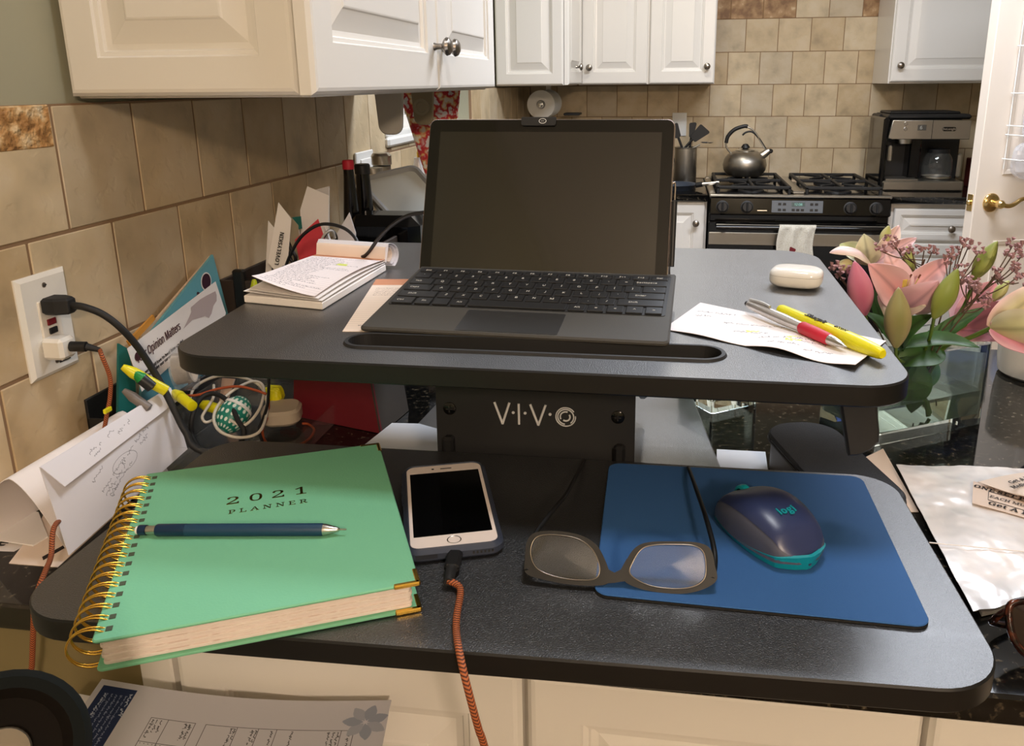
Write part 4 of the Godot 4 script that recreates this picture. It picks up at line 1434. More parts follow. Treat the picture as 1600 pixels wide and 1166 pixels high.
func upper_tray_items():
	# earbud case
	var y := UT + 0.0108
	var t := thing("earbud_case", "glossy white rounded earbud case on the right of the upper tray", "earbud case", Vector3(0.896, UT + 0.0004, -0.066))
	t.rotation.y = -0.28
	var st := mb()
	superbox(st, Vector3(0.0305, 0.0122, 0.0235), 0.58, Vector3(0, 0.0122, 0))
	part("case", st, M.white_gloss, t)
	st = mb()
	part("lid_seam", tb(superring(0.03075, 0.0237, 0.58, 0.0150), 0.00022, 5), mat(rgb(150, 146, 140), 0.5), t)
	# loose note
	var nt := blank(600, 300, rgb(240, 234, 234))
	var rg := RandomNumberGenerator.new()
	rg.seed = 12
	var ink := rgb(120, 114, 122)
	for q in [[30, 90, 150, 60], [40, 130, 90, 118], [150, 150, 330, 80], [205, 205, 300, 165], [290, 215, 440, 150], [330, 250, 420, 225], [395, 190, 480, 165], [440, 250, 520, 215]]:
		scrawl(nt, Vector2(q[0], q[1]), Vector2(q[2], q[3]), 9, ink, rg, 2)
	for q in [[240, 180, 280, 160], [365, 170, 400, 150], [370, 205, 410, 180]]:
		scrawl(nt, Vector2(q[0], q[1]), Vector2(q[2], q[3]), 12, rgb(214, 226, 120), rg, 5)
	var q4 := [Vector3(0.742, UT + 0.0012, 0.135), Vector3(0.781, UT + 0.0012, 0.028), Vector3(0.95, UT + 0.0012, 0.15), Vector3(0.905, UT + 0.0012, 0.236)]
	var o := part("loose_note", paper(patch(q4[0], q4[1], q4[2], q4[3], func(u: float, v: float) -> Vector3: return Vector3(0, 0.0045 * pow(absf(sin(v * 7.5)), 2.0) * (1.0 - u) * (1.0 if v > 0.1 else v * 10.0) * (0.35 if v < 0.5 else 1.0), 0)), 10, 30, 0.0004), picture_rot(nt))
	tag(o, "white slip of paper with handwriting under the two pens on the upper tray", "paper")
	# ballpoint pen
	t = thing("ballpoint_pen", "silver ballpoint pen with a red grip lying on the white slip", "pen", Vector3.ZERO, "")
	pen_shape(t, Vector3(0.8295, UT + 0.011, 0.0665), Vector3(0.905, UT + 0.0075, 0.194), [
		["clicker", [Vector2(0, -0.004), Vector2(0.003, -0.003), Vector2(0.003, 0.003)], M.black],
		["barrel", [Vector2(0.0035, 0.0), Vector2(0.0048, 0.006), Vector2(0.0055, 0.03), Vector2(0.0058, 0.06), Vector2(0.0048, 0.086)], mat(rgb(198, 194, 190), 0.3, 0.7)],
		["grip", [Vector2(0.0048, 0.0855), Vector2(0.0062, 0.088), Vector2(0.0062, 0.108), Vector2(0.0056, 0.125), Vector2(0.0048, 0.127)], M.red],
		["tip", [Vector2(0.005, 0.1265), Vector2(0.0045, 0.132), Vector2(0.0022, 0.144), Vector2(0.001, 0.1455), Vector2(0.0006, 0.149), Vector2(0, 0.149)], M.steel]])
	part("clip", tb(curve([Vector3(0.8305, UT + 0.0165, 0.068), Vector3(0.841, UT + 0.0175, 0.084), Vector3(0.848, UT + 0.0168, 0.097)]), 0.0016, 6), mat(rgb(200, 198, 194), 0.3, 0.7), t)
	t = thing("highlighter", "yellow highlighter lying beside the red gripped pen on the slip", "highlighter")
	pen_shape(t, Vector3(0.861, UT + 0.0085, 0.074), Vector3(0.931, UT + 0.0085, 0.2145), [
		["barrel", [Vector2(0, 0), Vector2(0.005, 0.001), Vector2(0.0058, 0.004), Vector2(0.0062, 0.03), Vector2(0.0068, 0.09)], M.yellow],
		["cap", [Vector2(0.0070, 0.09), Vector2(0.0074, 0.095), Vector2(0.0074, 0.125), Vector2(0.0062, 0.148), Vector2(0.0050, 0.156), Vector2(0.0036, 0.158), Vector2(0, 0.158)], M.yellow]])
	var hx := along(Vector3(0.861, UT + 0.0085, 0.074), Vector3(0.931, UT + 0.0085, 0.2145))
	var hdir := hx.basis.y
	var hb := Basis(hdir, Vector3.UP, hdir.cross(Vector3.UP))
	words("lettering", "Sharpie", 0.009, M.ink, t, Transform3D(Basis(hdir, hdir.cross(Vector3.UP) * -1.0, Vector3.UP), hx.origin + hdir * 0.062 + Vector3(0, 0.0067, 0)), "Droid Sans", true, 0.0006)
	words("lettering", "accent", 0.006, M.ink, t, Transform3D(Basis(hdir, hdir.cross(Vector3.UP) * -1.0, Vector3.UP), hx.origin + hdir * 0.1 + Vector3(0, 0.0073, 0)), "Droid Sans", false, 0.0006)
	# note pad with flipped pages
	var pm := blank(420, 640, rgb(242, 232, 232))
	rg.seed = 5
	pm.fill_rect(Rect2i(0, 0, 420, 46), rgb(206, 146, 112))
	for k in 27:
		pm.fill_rect(Rect2i(0, 66 + k * 21, 420, 2), rgb(206, 196, 196))
		if k < 26:
			scrawl(pm, Vector2(rg.randf_range(20, 60), 84 + k * 21), Vector2(rg.randf_range(190, 395), 84 + k * 21), 8, rgb(120, 112, 120), rg, 2)
	pm.fill_rect(Rect2i(250, 190, 60, 34), rgb(216, 224, 110))
	pm.fill_rect(Rect2i(270, 216, 50, 14), rgb(208, 220, 90))
	var page := picture(pm)
	t = thing("note_pad", "white lined note pad with handwriting, yellow marks and flipped back pages", "note pad")
	var FL := Vector3(0.271, UT, 0.085)
	var FR := Vector3(0.373, UT, 0.106)
	var d := Vector3(-0.012, 0, -0.2)
	var BL := Vector3(0.2795, UT, -0.105) + Vector3(-0.008, 0, -0.008)
	var BR := BL + (FR - FL) * 1.03
	part("page_block", board([FL + Vector3(0, 0.009, 0), FR + Vector3(0, 0.009, 0), BR + Vector3(0, 0.009, 0), BL + Vector3(0, 0.009, 0)], 0.0085, Vector3.UP, 0.001), M.paper, t)
	for k in 3:
		var h := 0.011 + 0.0025 * k
		var lift := func(u: float, v: float) -> Vector3: return Vector3(0, (0.016 if k == 2 else 0.003) * pow(v, 3.0) * pow(1.0 - u, 1.5) + 0.005 * sin(v * PI) * (0.3 + 0.35 * k), 0)
		var up := Vector3(0, h, 0)
		part("page", paper(patch(BL + up, BR + up, FR + up + Vector3(-0.004 * k, 0, 0), FL + up + Vector3(0.006 * k, 0, 0), lift), 14, 22, 0.0004), page if k == 2 else M.paper, t)
	# flipped pages: up from the binding, over and behind
	var fx := BR - BL
	var fb := Vector3(fx.z, 0, -fx.x).normalized()
	for k in 3:
		var r := 0.011 + 0.003 * k
		part("flipped_page", paper(func(u: float, v: float) -> Vector3:
			var p := BL + fx * (u * (0.99 + 0.012 * k)) + Vector3(0, 0.012, 0)
			if v < 0.35:
				return p + Vector3(0, v / 0.35 * (0.019 + 0.002 * k), 0) + fb * (0.004 + 0.002 * k) * (v / 0.35)
			var a := (v - 0.35) / 0.65 * 2.6
			return p + Vector3(0, 0.019 + 0.002 * k, 0) + fb * (0.004 + 0.002 * k) + Vector3(0, -r * (1.0 - cos(a)), 0) + fb * r * sin(a) * 1.4, 8, 20, 0.0005), M.paper_warm if k == 0 else mat(rgb(232, 232, 242), 0.8), t)
	# sheet under the laptop's left edge
	var um := blank(240, 640, rgb(240, 222, 206))
	um.fill_rect(Rect2i(0, 0, 240, 90), rgb(204, 140, 104))
	for k in 24:
		um.fill_rect(Rect2i(0, 100 + k * 22, 240, 2), rgb(206, 190, 178))
	rg.seed = 9
	for k in 5:
		scrawl(um, Vector2(30, 140 + k * 22), Vector2(170, 140 + k * 22), 7, rgb(170, 150, 140), rg, 2)
	scrawl(um, Vector2(70, 500), Vector2(110, 470), 10, rgb(120, 110, 110), rg, 2)
	scrawl(um, Vector2(40, 585), Vector2(90, 560), 10, rgb(130, 120, 120), rg, 2)
	var e := Vector3(0, 0.0007, 0)
	o = part("ruled_sheet", paper(patch(Vector3(0.3803, 1.1600, -0.0435) + e, Vector3(0.4384, 1.1600, -0.0501) + e, Vector3(0.5051, 1.1600, 0.1716) + e + Vector3(0.0, 0, 0.0), Vector3(0.4256, 1.1600, 0.1812) + e), 6, 6, 0.0004), picture(um))
	tag(o, "pinkish ruled sheet sticking out from under the laptop's left edge", "paper")


func picture_rot(im: Image) -> StandardMaterial3D:      # u runs across the short side of the slip
	im.rotate_90(CLOCKWISE)
	return picture(im)


func superbox(st: SurfaceTool, h: Vector3, e: float, c: Vector3):
	st.set_smooth_group(1)
	var f := func(i: int, j: int) -> Vector3:
		var a := TAU * i / 48.0
		var b := PI * (j / 24.0 - 0.5)
		var ca := signf(cos(a)) * pow(absf(cos(a)), e)
		var sa := signf(sin(a)) * pow(absf(sin(a)), e)
		var cb := pow(maxf(cos(b), 0.0), 0.56)
		var sb := signf(sin(b)) * pow(absf(sin(b)), 0.56)
		return c + Vector3(h.x * ca * cb, h.y * sb, h.z * sa * cb)
	for j in 24:
		for i in 48:
			var p0: Vector3 = f.call(i, j)
			var p1: Vector3 = f.call((i + 1) % 48, j)
			var p2: Vector3 = f.call((i + 1) % 48, j + 1)
			var p3: Vector3 = f.call(i, j + 1)
			quad(st, p0, p1, p2, p3, (p0 + p2) * 0.5 - c)
	st.set_smooth_group(-1)


func superring(rx: float, rz: float, e: float, y: float) -> Array:
	var out := []
	for i in 49:
		var a := TAU * (i % 48) / 48.0
		out.append(Vector3(rx * signf(cos(a)) * pow(absf(cos(a)), e) * 0.985, y, rz * signf(sin(a)) * pow(absf(sin(a)), e) * 0.985))
	return out


# ------------------------------------------------------------------ things on the lower tray
func lower_tray_items():
	planner()
	phone()
	mouse_and_pad()
	glasses()


func planner():
	var yaw := 0.4556
	var xf := at(Vector3(0.413, LT, 0.344), yaw)
	var t := thing("planner", "mint green spiral planner with gold rings and gold corners, dated 2021", "planner", Vector3(0.413, LT + 0.0004, 0.344))
	t.rotation.y = yaw
	var cover := mat(rgb(122, 196, 158), 0.6)
	cover.heightmap_enabled = true
	cover.heightmap_texture = noise(71, 0.12, [], [], 2)
	cover.heightmap_scale = 0.012
	tri_map(cover, 6.0, false)
	var w := 0.2205
	var h := 0.262
	var cv := slab(roundrect(0, 0, w, h, 0.004), 0.0, 0.0026, 0.0008)
	part("back_cover", cv, cover, t)
	var pg := mat(Color.WHITE, 0.85)
	pg.albedo_texture = noise(72, 0.05, [rgb(222, 206, 198), rgb(244, 236, 230), rgb(234, 220, 212)], [0.3, 0.5, 0.7], 3)
	pg.uv1_triplanar = true
	pg.uv1_scale = Vector3(2, 160, 2)
	# pages in a few sections with slightly uneven edges
	var py := 0.0028
	for k in 7:
		var th := 0.0025
		part("page_section", slab(roundrect(-0.001 + 0.0008 * sin(k * 2.1), 0.0006 * cos(k * 3.0), w - 0.010, h - 0.008, 0.003), py, py + th, 0.0003), pg, t)
		py += th
	var fc := part("front_cover", slab(roundrect(0, 0, w, h, 0.004), 0.0, 0.0026, 0.0009), cover, t, at(Vector3(0, 0.0222, 0)))
	var foil := mat(rgb(150, 128, 52), 0.25, 1.0)
	var inv := (at(Vector3(0.413, LT, 0.344), yaw)).affine_inverse()
	var c1: Vector3 = inv * Vector3(0.3936, 1.0405, 0.3017)
	var c2: Vector3 = inv * Vector3(0.4014, 1.0405, 0.3162)
	var lie := Basis(Vector3.RIGHT, -PI / 2)
	words("lettering", "2 0 2 1", 0.019, foil, fc, Transform3D(lie.scaled(Vector3(1.25, 1, 1)), Vector3(c1.x, 0.0027, c1.z - 0.001)), "Droid Serif", false, 0.0004)
	words("lettering", "P L A N N E R", 0.0095, foil, fc, Transform3D(lie.scaled(Vector3(1.12, 1, 1)), Vector3(c2.x, 0.0027, c2.z + 0.004)), "Droid Serif", false, 0.0004)
	# twin loop rings
	var n := 18
	for i in n:
		var z := -h / 2 + 0.012 + (h - 0.024) * i / (n - 1)
		var st := mb()
		for s in [-0.0016, 0.0016]:
			var pts := []
			for k in 25:
				var a := lerpf(0.52, TAU - 0.6, k / 24.0)
				pts.append(Vector3(-w / 2 - 0.0035 + 0.0155 * cos(a), 0.0128 + 0.0145 * sin(a), z + s * (1.0 + 0.6 * cos(a))))
			tube(st, pts, 0.00075, 7)
		part("ring", st, M.gold, t)
		part("ring_hole", bx(Vector3(0.0042, 0.0006, 0.0052), Vector3(-w / 2 + 0.0092, 0.02495, z), 0.0), mat(rgb(74, 84, 66), 0.8), t)
	# gold corners on both covers
	for q in [[1.0, 1.0], [1.0, -1.0]]:
		for yy in [0.0, 0.0222]:
			var st := mb()
			var cx: float = q[0] * w / 2
			var cz: float = q[1] * h / 2
			box(st, Vector3(0.020, 0.0036, 0.0042), 0.001, at(Vector3(cx - q[0] * 0.0095, yy + 0.0013, cz - q[1] * 0.0014)))
			box(st, Vector3(0.0042, 0.0036, 0.020), 0.001, at(Vector3(cx - q[0] * 0.0014, yy + 0.0013, cz - q[1] * 0.0095)))
			part("corner_guard", st, M.gold, t)
	# pencil on the cover
	var yl := LT + 0.0252
	t = thing("mechanical_pencil", "dark teal mechanical pencil with a silver tip lying on the green planner", "pencil")
	var navy := mat(rgb(16, 58, 88), 0.5)
	pen_shape(t, Vector3(0.3185, yl + 0.0052, 0.3805), Vector3(0.4905, yl + 0.0052, 0.3565), [
		["eraser", [Vector2(0, -0.001), Vector2(0.0032, 0.0), Vector2(0.0034, 0.003)], M.paper],
		["end_cap", [Vector2(0.0040, 0.002), Vector2(0.0044, 0.003), Vector2(0.0042, 0.0085)], mat(rgb(14, 40, 72), 0.3)],
		["collar", [Vector2(0.0036, 0.0085), Vector2(0.0036, 0.0165)], M.steel],
		["grip", [Vector2(0.0045, 0.0165), Vector2(0.0051, 0.018), Vector2(0.0052, 0.041)], mat(rgb(12, 42, 74), 0.28)],
		["barrel", [Vector2(0.0051, 0.041), Vector2(0.0052, 0.09), Vector2(0.0052, 0.153), Vector2(0.0048, 0.1545)], navy],
		["tip", [Vector2(0.0049, 0.1545), Vector2(0.0047, 0.157), Vector2(0.0021, 0.166), Vector2(0.0016, 0.1672), Vector2(0.0008, 0.168), Vector2(0.0007, 0.1735), Vector2(0, 0.1735)], M.steel]])


func phone():
	var yaw := 0.332
	var t := thing("smartphone", "white faced smartphone in a dark blue case charging on the lower tray", "smartphone", Vector3(0.5515, LT + 0.0004, 0.2655))
	t.rotation.y = yaw
	var cm := mat(rgb(48, 56, 74), 0.6)
	var st := mb()
	var outer := roundrect(0, 0, 0.083, 0.1635, 0.013, 8)
	plate(st, outer, 0.0, 0.0112, 0.003, Transform3D.IDENTITY)
	part("case", st, cm, t)
	st = mb()
	var inner := roundrect(0, 0, 0.0785, 0.159, 0.0115, 8)
	band(st, inset(outer, 0.003), 0.0112, inset(outer, 0.0038), 0.0124, Transform3D.IDENTITY)
	band(st, inset(outer, 0.0038), 0.0124, inset(outer, 0.0048), 0.0112, Transform3D.IDENTITY)
	part("case_lip", st, cm, t)
	part("front_glass", slab(roundrect(0, 0, 0.0735, 0.154, 0.009, 8), 0.0105, 0.0116, 0.0003), mat(rgb(238, 226, 220), 0.12), t)
	part("screen", slab(roundrect(0.0, 0.0, 0.0672, 0.1195, 0.0005, 2), 0.0, 0.00025), mat(rgb(5, 5, 6), 0.05), t, at(Vector3(0, 0.0116, -0.001)))
	part("home_button", turned([Vector2(0.0052, 0), Vector2(0.0058, 0.0003), Vector2(0.0062, 0.0)], 28), M.nickel, t, at(Vector3(0, 0.0116, 0.0677)))
	part("earpiece", bx(Vector3(0.011, 0.0004, 0.0014), Vector3(0.002, 0.0117, -0.0685), 0.0), M.ink, t)
	part("front_camera", turned([Vector2(0.0014, 0.0003), Vector2(0, 0.0003)], 14), M.black_gloss, t, at(Vector3(-0.011, 0.0116, -0.0685)))
	for k in 6:
		part("speaker_hole", bx(Vector3(0.0017, 0.0022, 0.001), Vector3(0.015 + k * 0.0032, 0.006, 0.0816), 0.0), M.black, t)
	part("port_cutout", bx(Vector3(0.018, 0.004, 0.001), Vector3(-0.024, 0.0062, 0.0816), 0.0), mat(rgb(30, 34, 46), 0.7), t)
	for z in [-0.04, -0.02]:
		part("side_button", bx(Vector3(0.002, 0.0045, 0.014), Vector3(-0.0415, 0.006, z), 0.0007), cm, t)
	# charging cable to the phone
	var c := thing("charging_cable", "orange braided cable plugged into the phone and hanging over the tray's front edge", "cable")
	var a := Vector3(0.5515, LT + 0.0068, 0.2655) + Basis(Vector3.UP, yaw) * Vector3(0, 0, 0.0805)
	var dr := Basis(Vector3.UP, yaw - 0.22) * Vector3.BACK
	part("connector", bx(Vector3(0.0125, 0.0075, 0.026), Vector3.ZERO, 0.0025), M.black, c, Transform3D(Basis(Vector3.UP, yaw - 0.22), a + dr * 0.012))
	var sr := mb()
	lathe(sr, [Vector2(0.0048, 0), Vector2(0.0042, 0.005), Vector2(0.0046, 0.006), Vector2(0.0040, 0.011), Vector2(0.0043, 0.012), Vector2(0.0034, 0.018), Vector2(0, 0.018)], 14, along(a + dr * 0.024, a + dr * 0.05))
	part("strain_relief", sr, M.rubber, c)
	var b0 := a + dr * 0.04
	var y2 := LT + 0.0035
	var pts := curve([b0, Vector3(0.5929, 1.0190, 0.3864), Vector3(0.5984, 1.0185, 0.4176), Vector3(0.6026, 1.0185, 0.4359), Vector3(0.6102, 1.0204, 0.4580), Vector3(0.6167, 1.0145, 0.4720), Vector3(0.6230, 0.9992, 0.4800), Vector3(0.6285, 0.9767, 0.4820), Vector3(0.6336, 0.9517, 0.4800), Vector3(0.66, 0.8, 0.47), Vector3(0.67, 0.5, 0.45), Vector3(0.68, 0.03, 0.44)], 8)
	st = mb()
	tube(st, pts, 0.0027, 12, -1.0, 190.0)
	part("braided_cord", st, M.braid, c)


func mouse_and_pad():
	var pad := mat(rgb(44, 92, 150), 0.85)
	pad.heightmap_enabled = true
	pad.heightmap_texture = noise(81, 0.25, [], [], 2)
	pad.heightmap_scale = 0.015
	tri_map(pad, 8.0, false)
	var pl := roundpoly([Vector2(0.6905, 0.1475), Vector2(0.9415, 0.1455), Vector2(0.942, 0.386), Vector2(0.6965, 0.378)], [0.012], 8)
	var t := thing("mouse_pad", "blue fabric mouse pad on the right of the lower tray", "mouse pad")
	part("rubber_base", slab(pl, LT + 0.0003, LT + 0.002), M.rubber, t)
	part("fabric_top", slab(pl, LT + 0.002, LT + 0.0034, 0.0006), pad, t)
	# mouse
	t = thing("computer_mouse", "dark blue grey cordless mouse with a teal base band on the blue pad", "computer mouse", Vector3(0.8365, LT + 0.0036, 0.277))
	t.rotation.y = 0.55
	t.scale = Vector3(1.05, 1.05, 1.05)
	var shell := mat(rgb(44, 54, 92), 0.33)
	var side := mat(rgb(78, 82, 100), 0.5)
	var teal := mat(rgb(14, 146, 160), 0.4)
	# z runs from the nose (-) to the heel (+)
	var hw := func(v: float) -> float: return 0.0305 * pow(sin(PI * clampf(0.13 + v * 0.79, 0.0, 1.0)), 0.45) * (0.93 + 0.1 * v) * minf(1.0, sqrt(minf(v, 1.0 - v) * 9.0 + 0.004))
	var top := func(v: float) -> float: return 0.0365 * pow(sin(PI * clampf(0.09 + v * 0.80, 0.0, 1.0)), 0.75) * minf(1.0, sqrt(minf(v, 1.0 - v) * 6.0 + 0.06)) 
	var skin := func(lo: float, hi: float, grow: float) -> Callable:
		return func(u: float, v: float) -> Vector3:
			var a := lerpf(lo, hi, u)
			var x: float = (hw.call(v) + grow) * signf(cos(a)) * pow(absf(cos(a)), 0.6)
			var y: float = 0.006 + (top.call(v) - 0.006 + grow) * pow(maxf(sin(a), 0.0), 0.62)
			return Vector3(x, y, lerpf(-0.052, 0.052, v))
	part("side_shell", paper(skin.call(0.0, PI, 0.0), 44, 40, 0.001), side, t)
	part("top_shell", paper(skin.call(0.62, PI - 0.62, 0.0006), 30, 34, 0.001), shell, t)
	var bs := []
	for k in 33:
		bs.append(Vector2(hw.call(k / 32.0) + 0.0010, lerpf(-0.052, 0.054, k / 32.0)))
	for k in range(32, -1, -1):
		bs.append(Vector2(-hw.call(k / 32.0) - 0.0010, lerpf(-0.052, 0.054, k / 32.0)))
	var bb := mb()
	for k in bs.size():
		var a: Vector2 = bs[k]
		var b: Vector2 = bs[(k + 1) % bs.size()]
		var ya := 0.0045 + 0.0085 * pow(clampf((a.y + 0.052) / 0.106, 0.0, 1.0), 2.0)
		var yb := 0.0045 + 0.0085 * pow(clampf((b.y + 0.052) / 0.106, 0.0, 1.0), 2.0)
		var o := Vector3(a.x + b.x, 0, a.y + b.y)
		quad(bb, Vector3(a.x * 0.9, 0.0004, a.y * 0.94), Vector3(b.x * 0.9, 0.0004, b.y * 0.94), Vector3(b.x, yb, b.y), Vector3(a.x, ya, a.y), o)
		quad(bb, Vector3(a.x, ya, a.y), Vector3(b.x, yb, b.y), Vector3(b.x * 0.9, yb + 0.0006, b.y * 0.95), Vector3(a.x * 0.9, ya + 0.0006, a.y * 0.95), Vector3.UP)
	var bf := PackedVector2Array()
	for p in bs:
		bf.append(Vector2(p.x * 0.9, p.y * 0.94))
	cap(bb, bf, 0.0004, -1.0)
	part("base_band", bb, teal, t)
	var wy: float = top.call(0.17)
	part("scroll_wheel", turned([Vector2(0.006, -0.0035), Vector2(0.0085, -0.003), Vector2(0.009, 0.0), Vector2(0.0085, 0.003), Vector2(0.006, 0.0035)], 26, Transform3D(Basis(Vector3.BACK, PI / 2), Vector3(0, wy - 0.004, -0.034))), teal, t)
	part("mode_button", bx(Vector3(0.006, 0.003, 0.007), Vector3(0, top.call(0.3) + 0.0004, -0.020), 0.001), teal, t, Transform3D(Basis(Vector3.RIGHT, -0.2), Vector3(0, 0.001, 0.0)))
	part("button_split", tb([Vector3(0, top.call(0.34) + 0.0006, -0.0165), Vector3(0, top.call(0.42) + 0.0006, -0.008), Vector3(0, top.call(0.5) + 0.0006, 0.0)], 0.0004, 5), M.black, t)
	words("lettering", "logi", 0.0095, teal, t, Transform3D(Basis(Vector3.UP, 0.0) * Basis(Vector3.RIGHT, -PI / 2 + 0.16), Vector3(0.0, top.call(0.7) + 0.0022, 0.0208)), "Droid Sans", true, 0.0008)


func glasses():
	var t := thing("eyeglasses", "black framed eyeglasses lying upside down across the edge of the blue pad", "eyeglasses")
	var n := Vector3(0, 0.555, 0.832).normalized()
	var fm := mat(rgb(10, 10, 10), 0.5)
	var iR := [Vector3(0.7236, 1.0286, 0.3633), Vector3(0.7257, 1.0371, 0.3577), Vector3(0.7318, 1.0447, 0.3526), Vector3(0.7411, 1.0477, 0.3506), Vector3(0.7575, 1.0490, 0.3497), Vector3(0.7718, 1.0490, 0.3497), Vector3(0.7792, 1.0455, 0.3521), Vector3(0.7814, 1.0373, 0.3576), Vector3(0.7801, 1.0289, 0.3631), Vector3(0.7715, 1.0237, 0.3666), Vector3(0.7560, 1.0215, 0.3680), Vector3(0.7373, 1.0227, 0.3672)]
	var oR := [Vector3(0.7183, 1.0251, 0.3657), Vector3(0.7202, 1.0368, 0.3579), Vector3(0.7272, 1.0457, 0.3519), Vector3(0.7380, 1.0495, 0.3494), Vector3(0.7574, 1.0510, 0.3484), Vector3(0.7747, 1.0512, 0.3482), Vector3(0.7846, 1.0478, 0.3505), Vector3(0.7882, 1.0377, 0.3573), Vector3(0.7893, 1.0283, 0.3635), Vector3(0.7754, 1.0212, 0.3683), Vector3(0.7561, 1.0184, 0.3701), Vector3(0.7315, 1.0200, 0.3691)]
	var iL := [Vector3(0.6440, 1.0363, 0.3582), Vector3(0.6452, 1.0446, 0.3526), Vector3(0.6510, 1.0487, 0.3499), Vector3(0.6639, 1.0498, 0.3492), Vector3(0.6805, 1.0483, 0.3502), Vector3(0.6910, 1.0436, 0.3533), Vector3(0.6970, 1.0370, 0.3577), Vector3(0.6996, 1.0291, 0.3630), Vector3(0.6955, 1.0237, 0.3666), Vector3(0.6789, 1.0223, 0.3675), Vector3(0.6610, 1.0240, 0.3664), Vector3(0.6494, 1.0281, 0.3637)]
	var oL := [Vector3(0.6397, 1.0328, 0.3605), Vector3(0.6405, 1.0448, 0.3525), Vector3(0.6472, 1.0505, 0.3487), Vector3(0.6637, 1.0523, 0.3475), Vector3(0.6823, 1.0508, 0.3485), Vector3(0.6949, 1.0458, 0.3518), Vector3(0.7020, 1.0381, 0.3570), Vector3(0.7072, 1.0276, 0.3640), Vector3(0.7042, 1.0207, 0.3686), Vector3(0.6792, 1.0191, 0.3697), Vector3(0.6562, 1.0209, 0.3685), Vector3(0.6416, 1.0240, 0.3664)]
	for q in [[iR, oR], [iL, oL]]:
		var a := loop2(q[0], 6)
		var b := loop2(q[1], 6)
		var st := mb()
		var th := n * 0.0038
		for i in a.size():
			var j := (i + 1) % a.size()
			quad(st, a[i], a[j], b[j], b[i], n)
			quad(st, a[i] - th, a[j] - th, b[j] - th, b[i] - th, -n)
			quad(st, b[i], b[j], b[j] - th, b[i] - th, b[i] - a[i])
			quad(st, a[i], a[j], a[j] - th, a[i] - th, a[i] - b[i])
		part("rim", st, fm, t)
		st = mb()
		tube(st, a, 0.0005, 6, -1.0, 0.0, true)
		part("rim_edge", st, M.nickel, t)
		st = mb()
		var c := Vector3.ZERO
		for p in a:
			c += p / a.size()
		for i in a.size():
			var j := (i + 1) % a.size()
			tri(st, c - th * 0.3 + n * 0.0012, a[i] - th * 0.3, a[j] - th * 0.3, n)
			tri(st, c - th * 0.6 + n * 0.0012, a[i] - th * 0.6, a[j] - th * 0.6, -n)
		part("lens", st, glass(rgb(240, 240, 245), 0.004, 0.0), t)
	part("bridge", board([Vector3(0.7026, 1.0374, 0.3575), Vector3(0.7065, 1.0304, 0.3622), Vector3(0.7112, 1.0286, 0.3633), Vector3(0.7160, 1.0309, 0.3618), Vector3(0.7206, 1.0384, 0.3568), Vector3(0.7209, 1.0241, 0.3663), Vector3(0.7115, 1.0223, 0.3675), Vector3(0.7036, 1.0214, 0.3681)], 0.0038, n), fm, t)
	part("temple", tb(curve([Vector3(0.7864, 1.0289, 0.3631) - n * 0.001, Vector3(0.7893, 1.0300, 0.3394), Vector3(0.7884, 1.0345, 0.3202), Vector3(0.7837, 1.0345, 0.2747), Vector3(0.7774, 1.0310, 0.2200), Vector3(0.7735, 1.0260, 0.1800), Vector3(0.7715, 1.0210, 0.1543)]), 0.0024, 8, 0.0019), fm, t)
	part("temple", tb(curve([Vector3(0.6420, 1.0252, 0.3656) - n * 0.001, Vector3(0.6393, 1.0300, 0.3407), Vector3(0.6426, 1.0345, 0.3216), Vector3(0.6505, 1.0345, 0.2858), Vector3(0.6583, 1.0310, 0.2447), Vector3(0.6622, 1.0250, 0.1898), Vector3(0.6644, 1.0180, 0.1441)]), 0.0024, 8, 0.0017), fm, t)
	for p in [Vector3(0.7843, 1.0339, 0.3598) - n * 0.005, Vector3(0.6437, 1.0290, 0.3631) - n * 0.005]:
		part("hinge", bx(Vector3(0.005, 0.006, 0.005), p, 0.001), M.nickel, t)


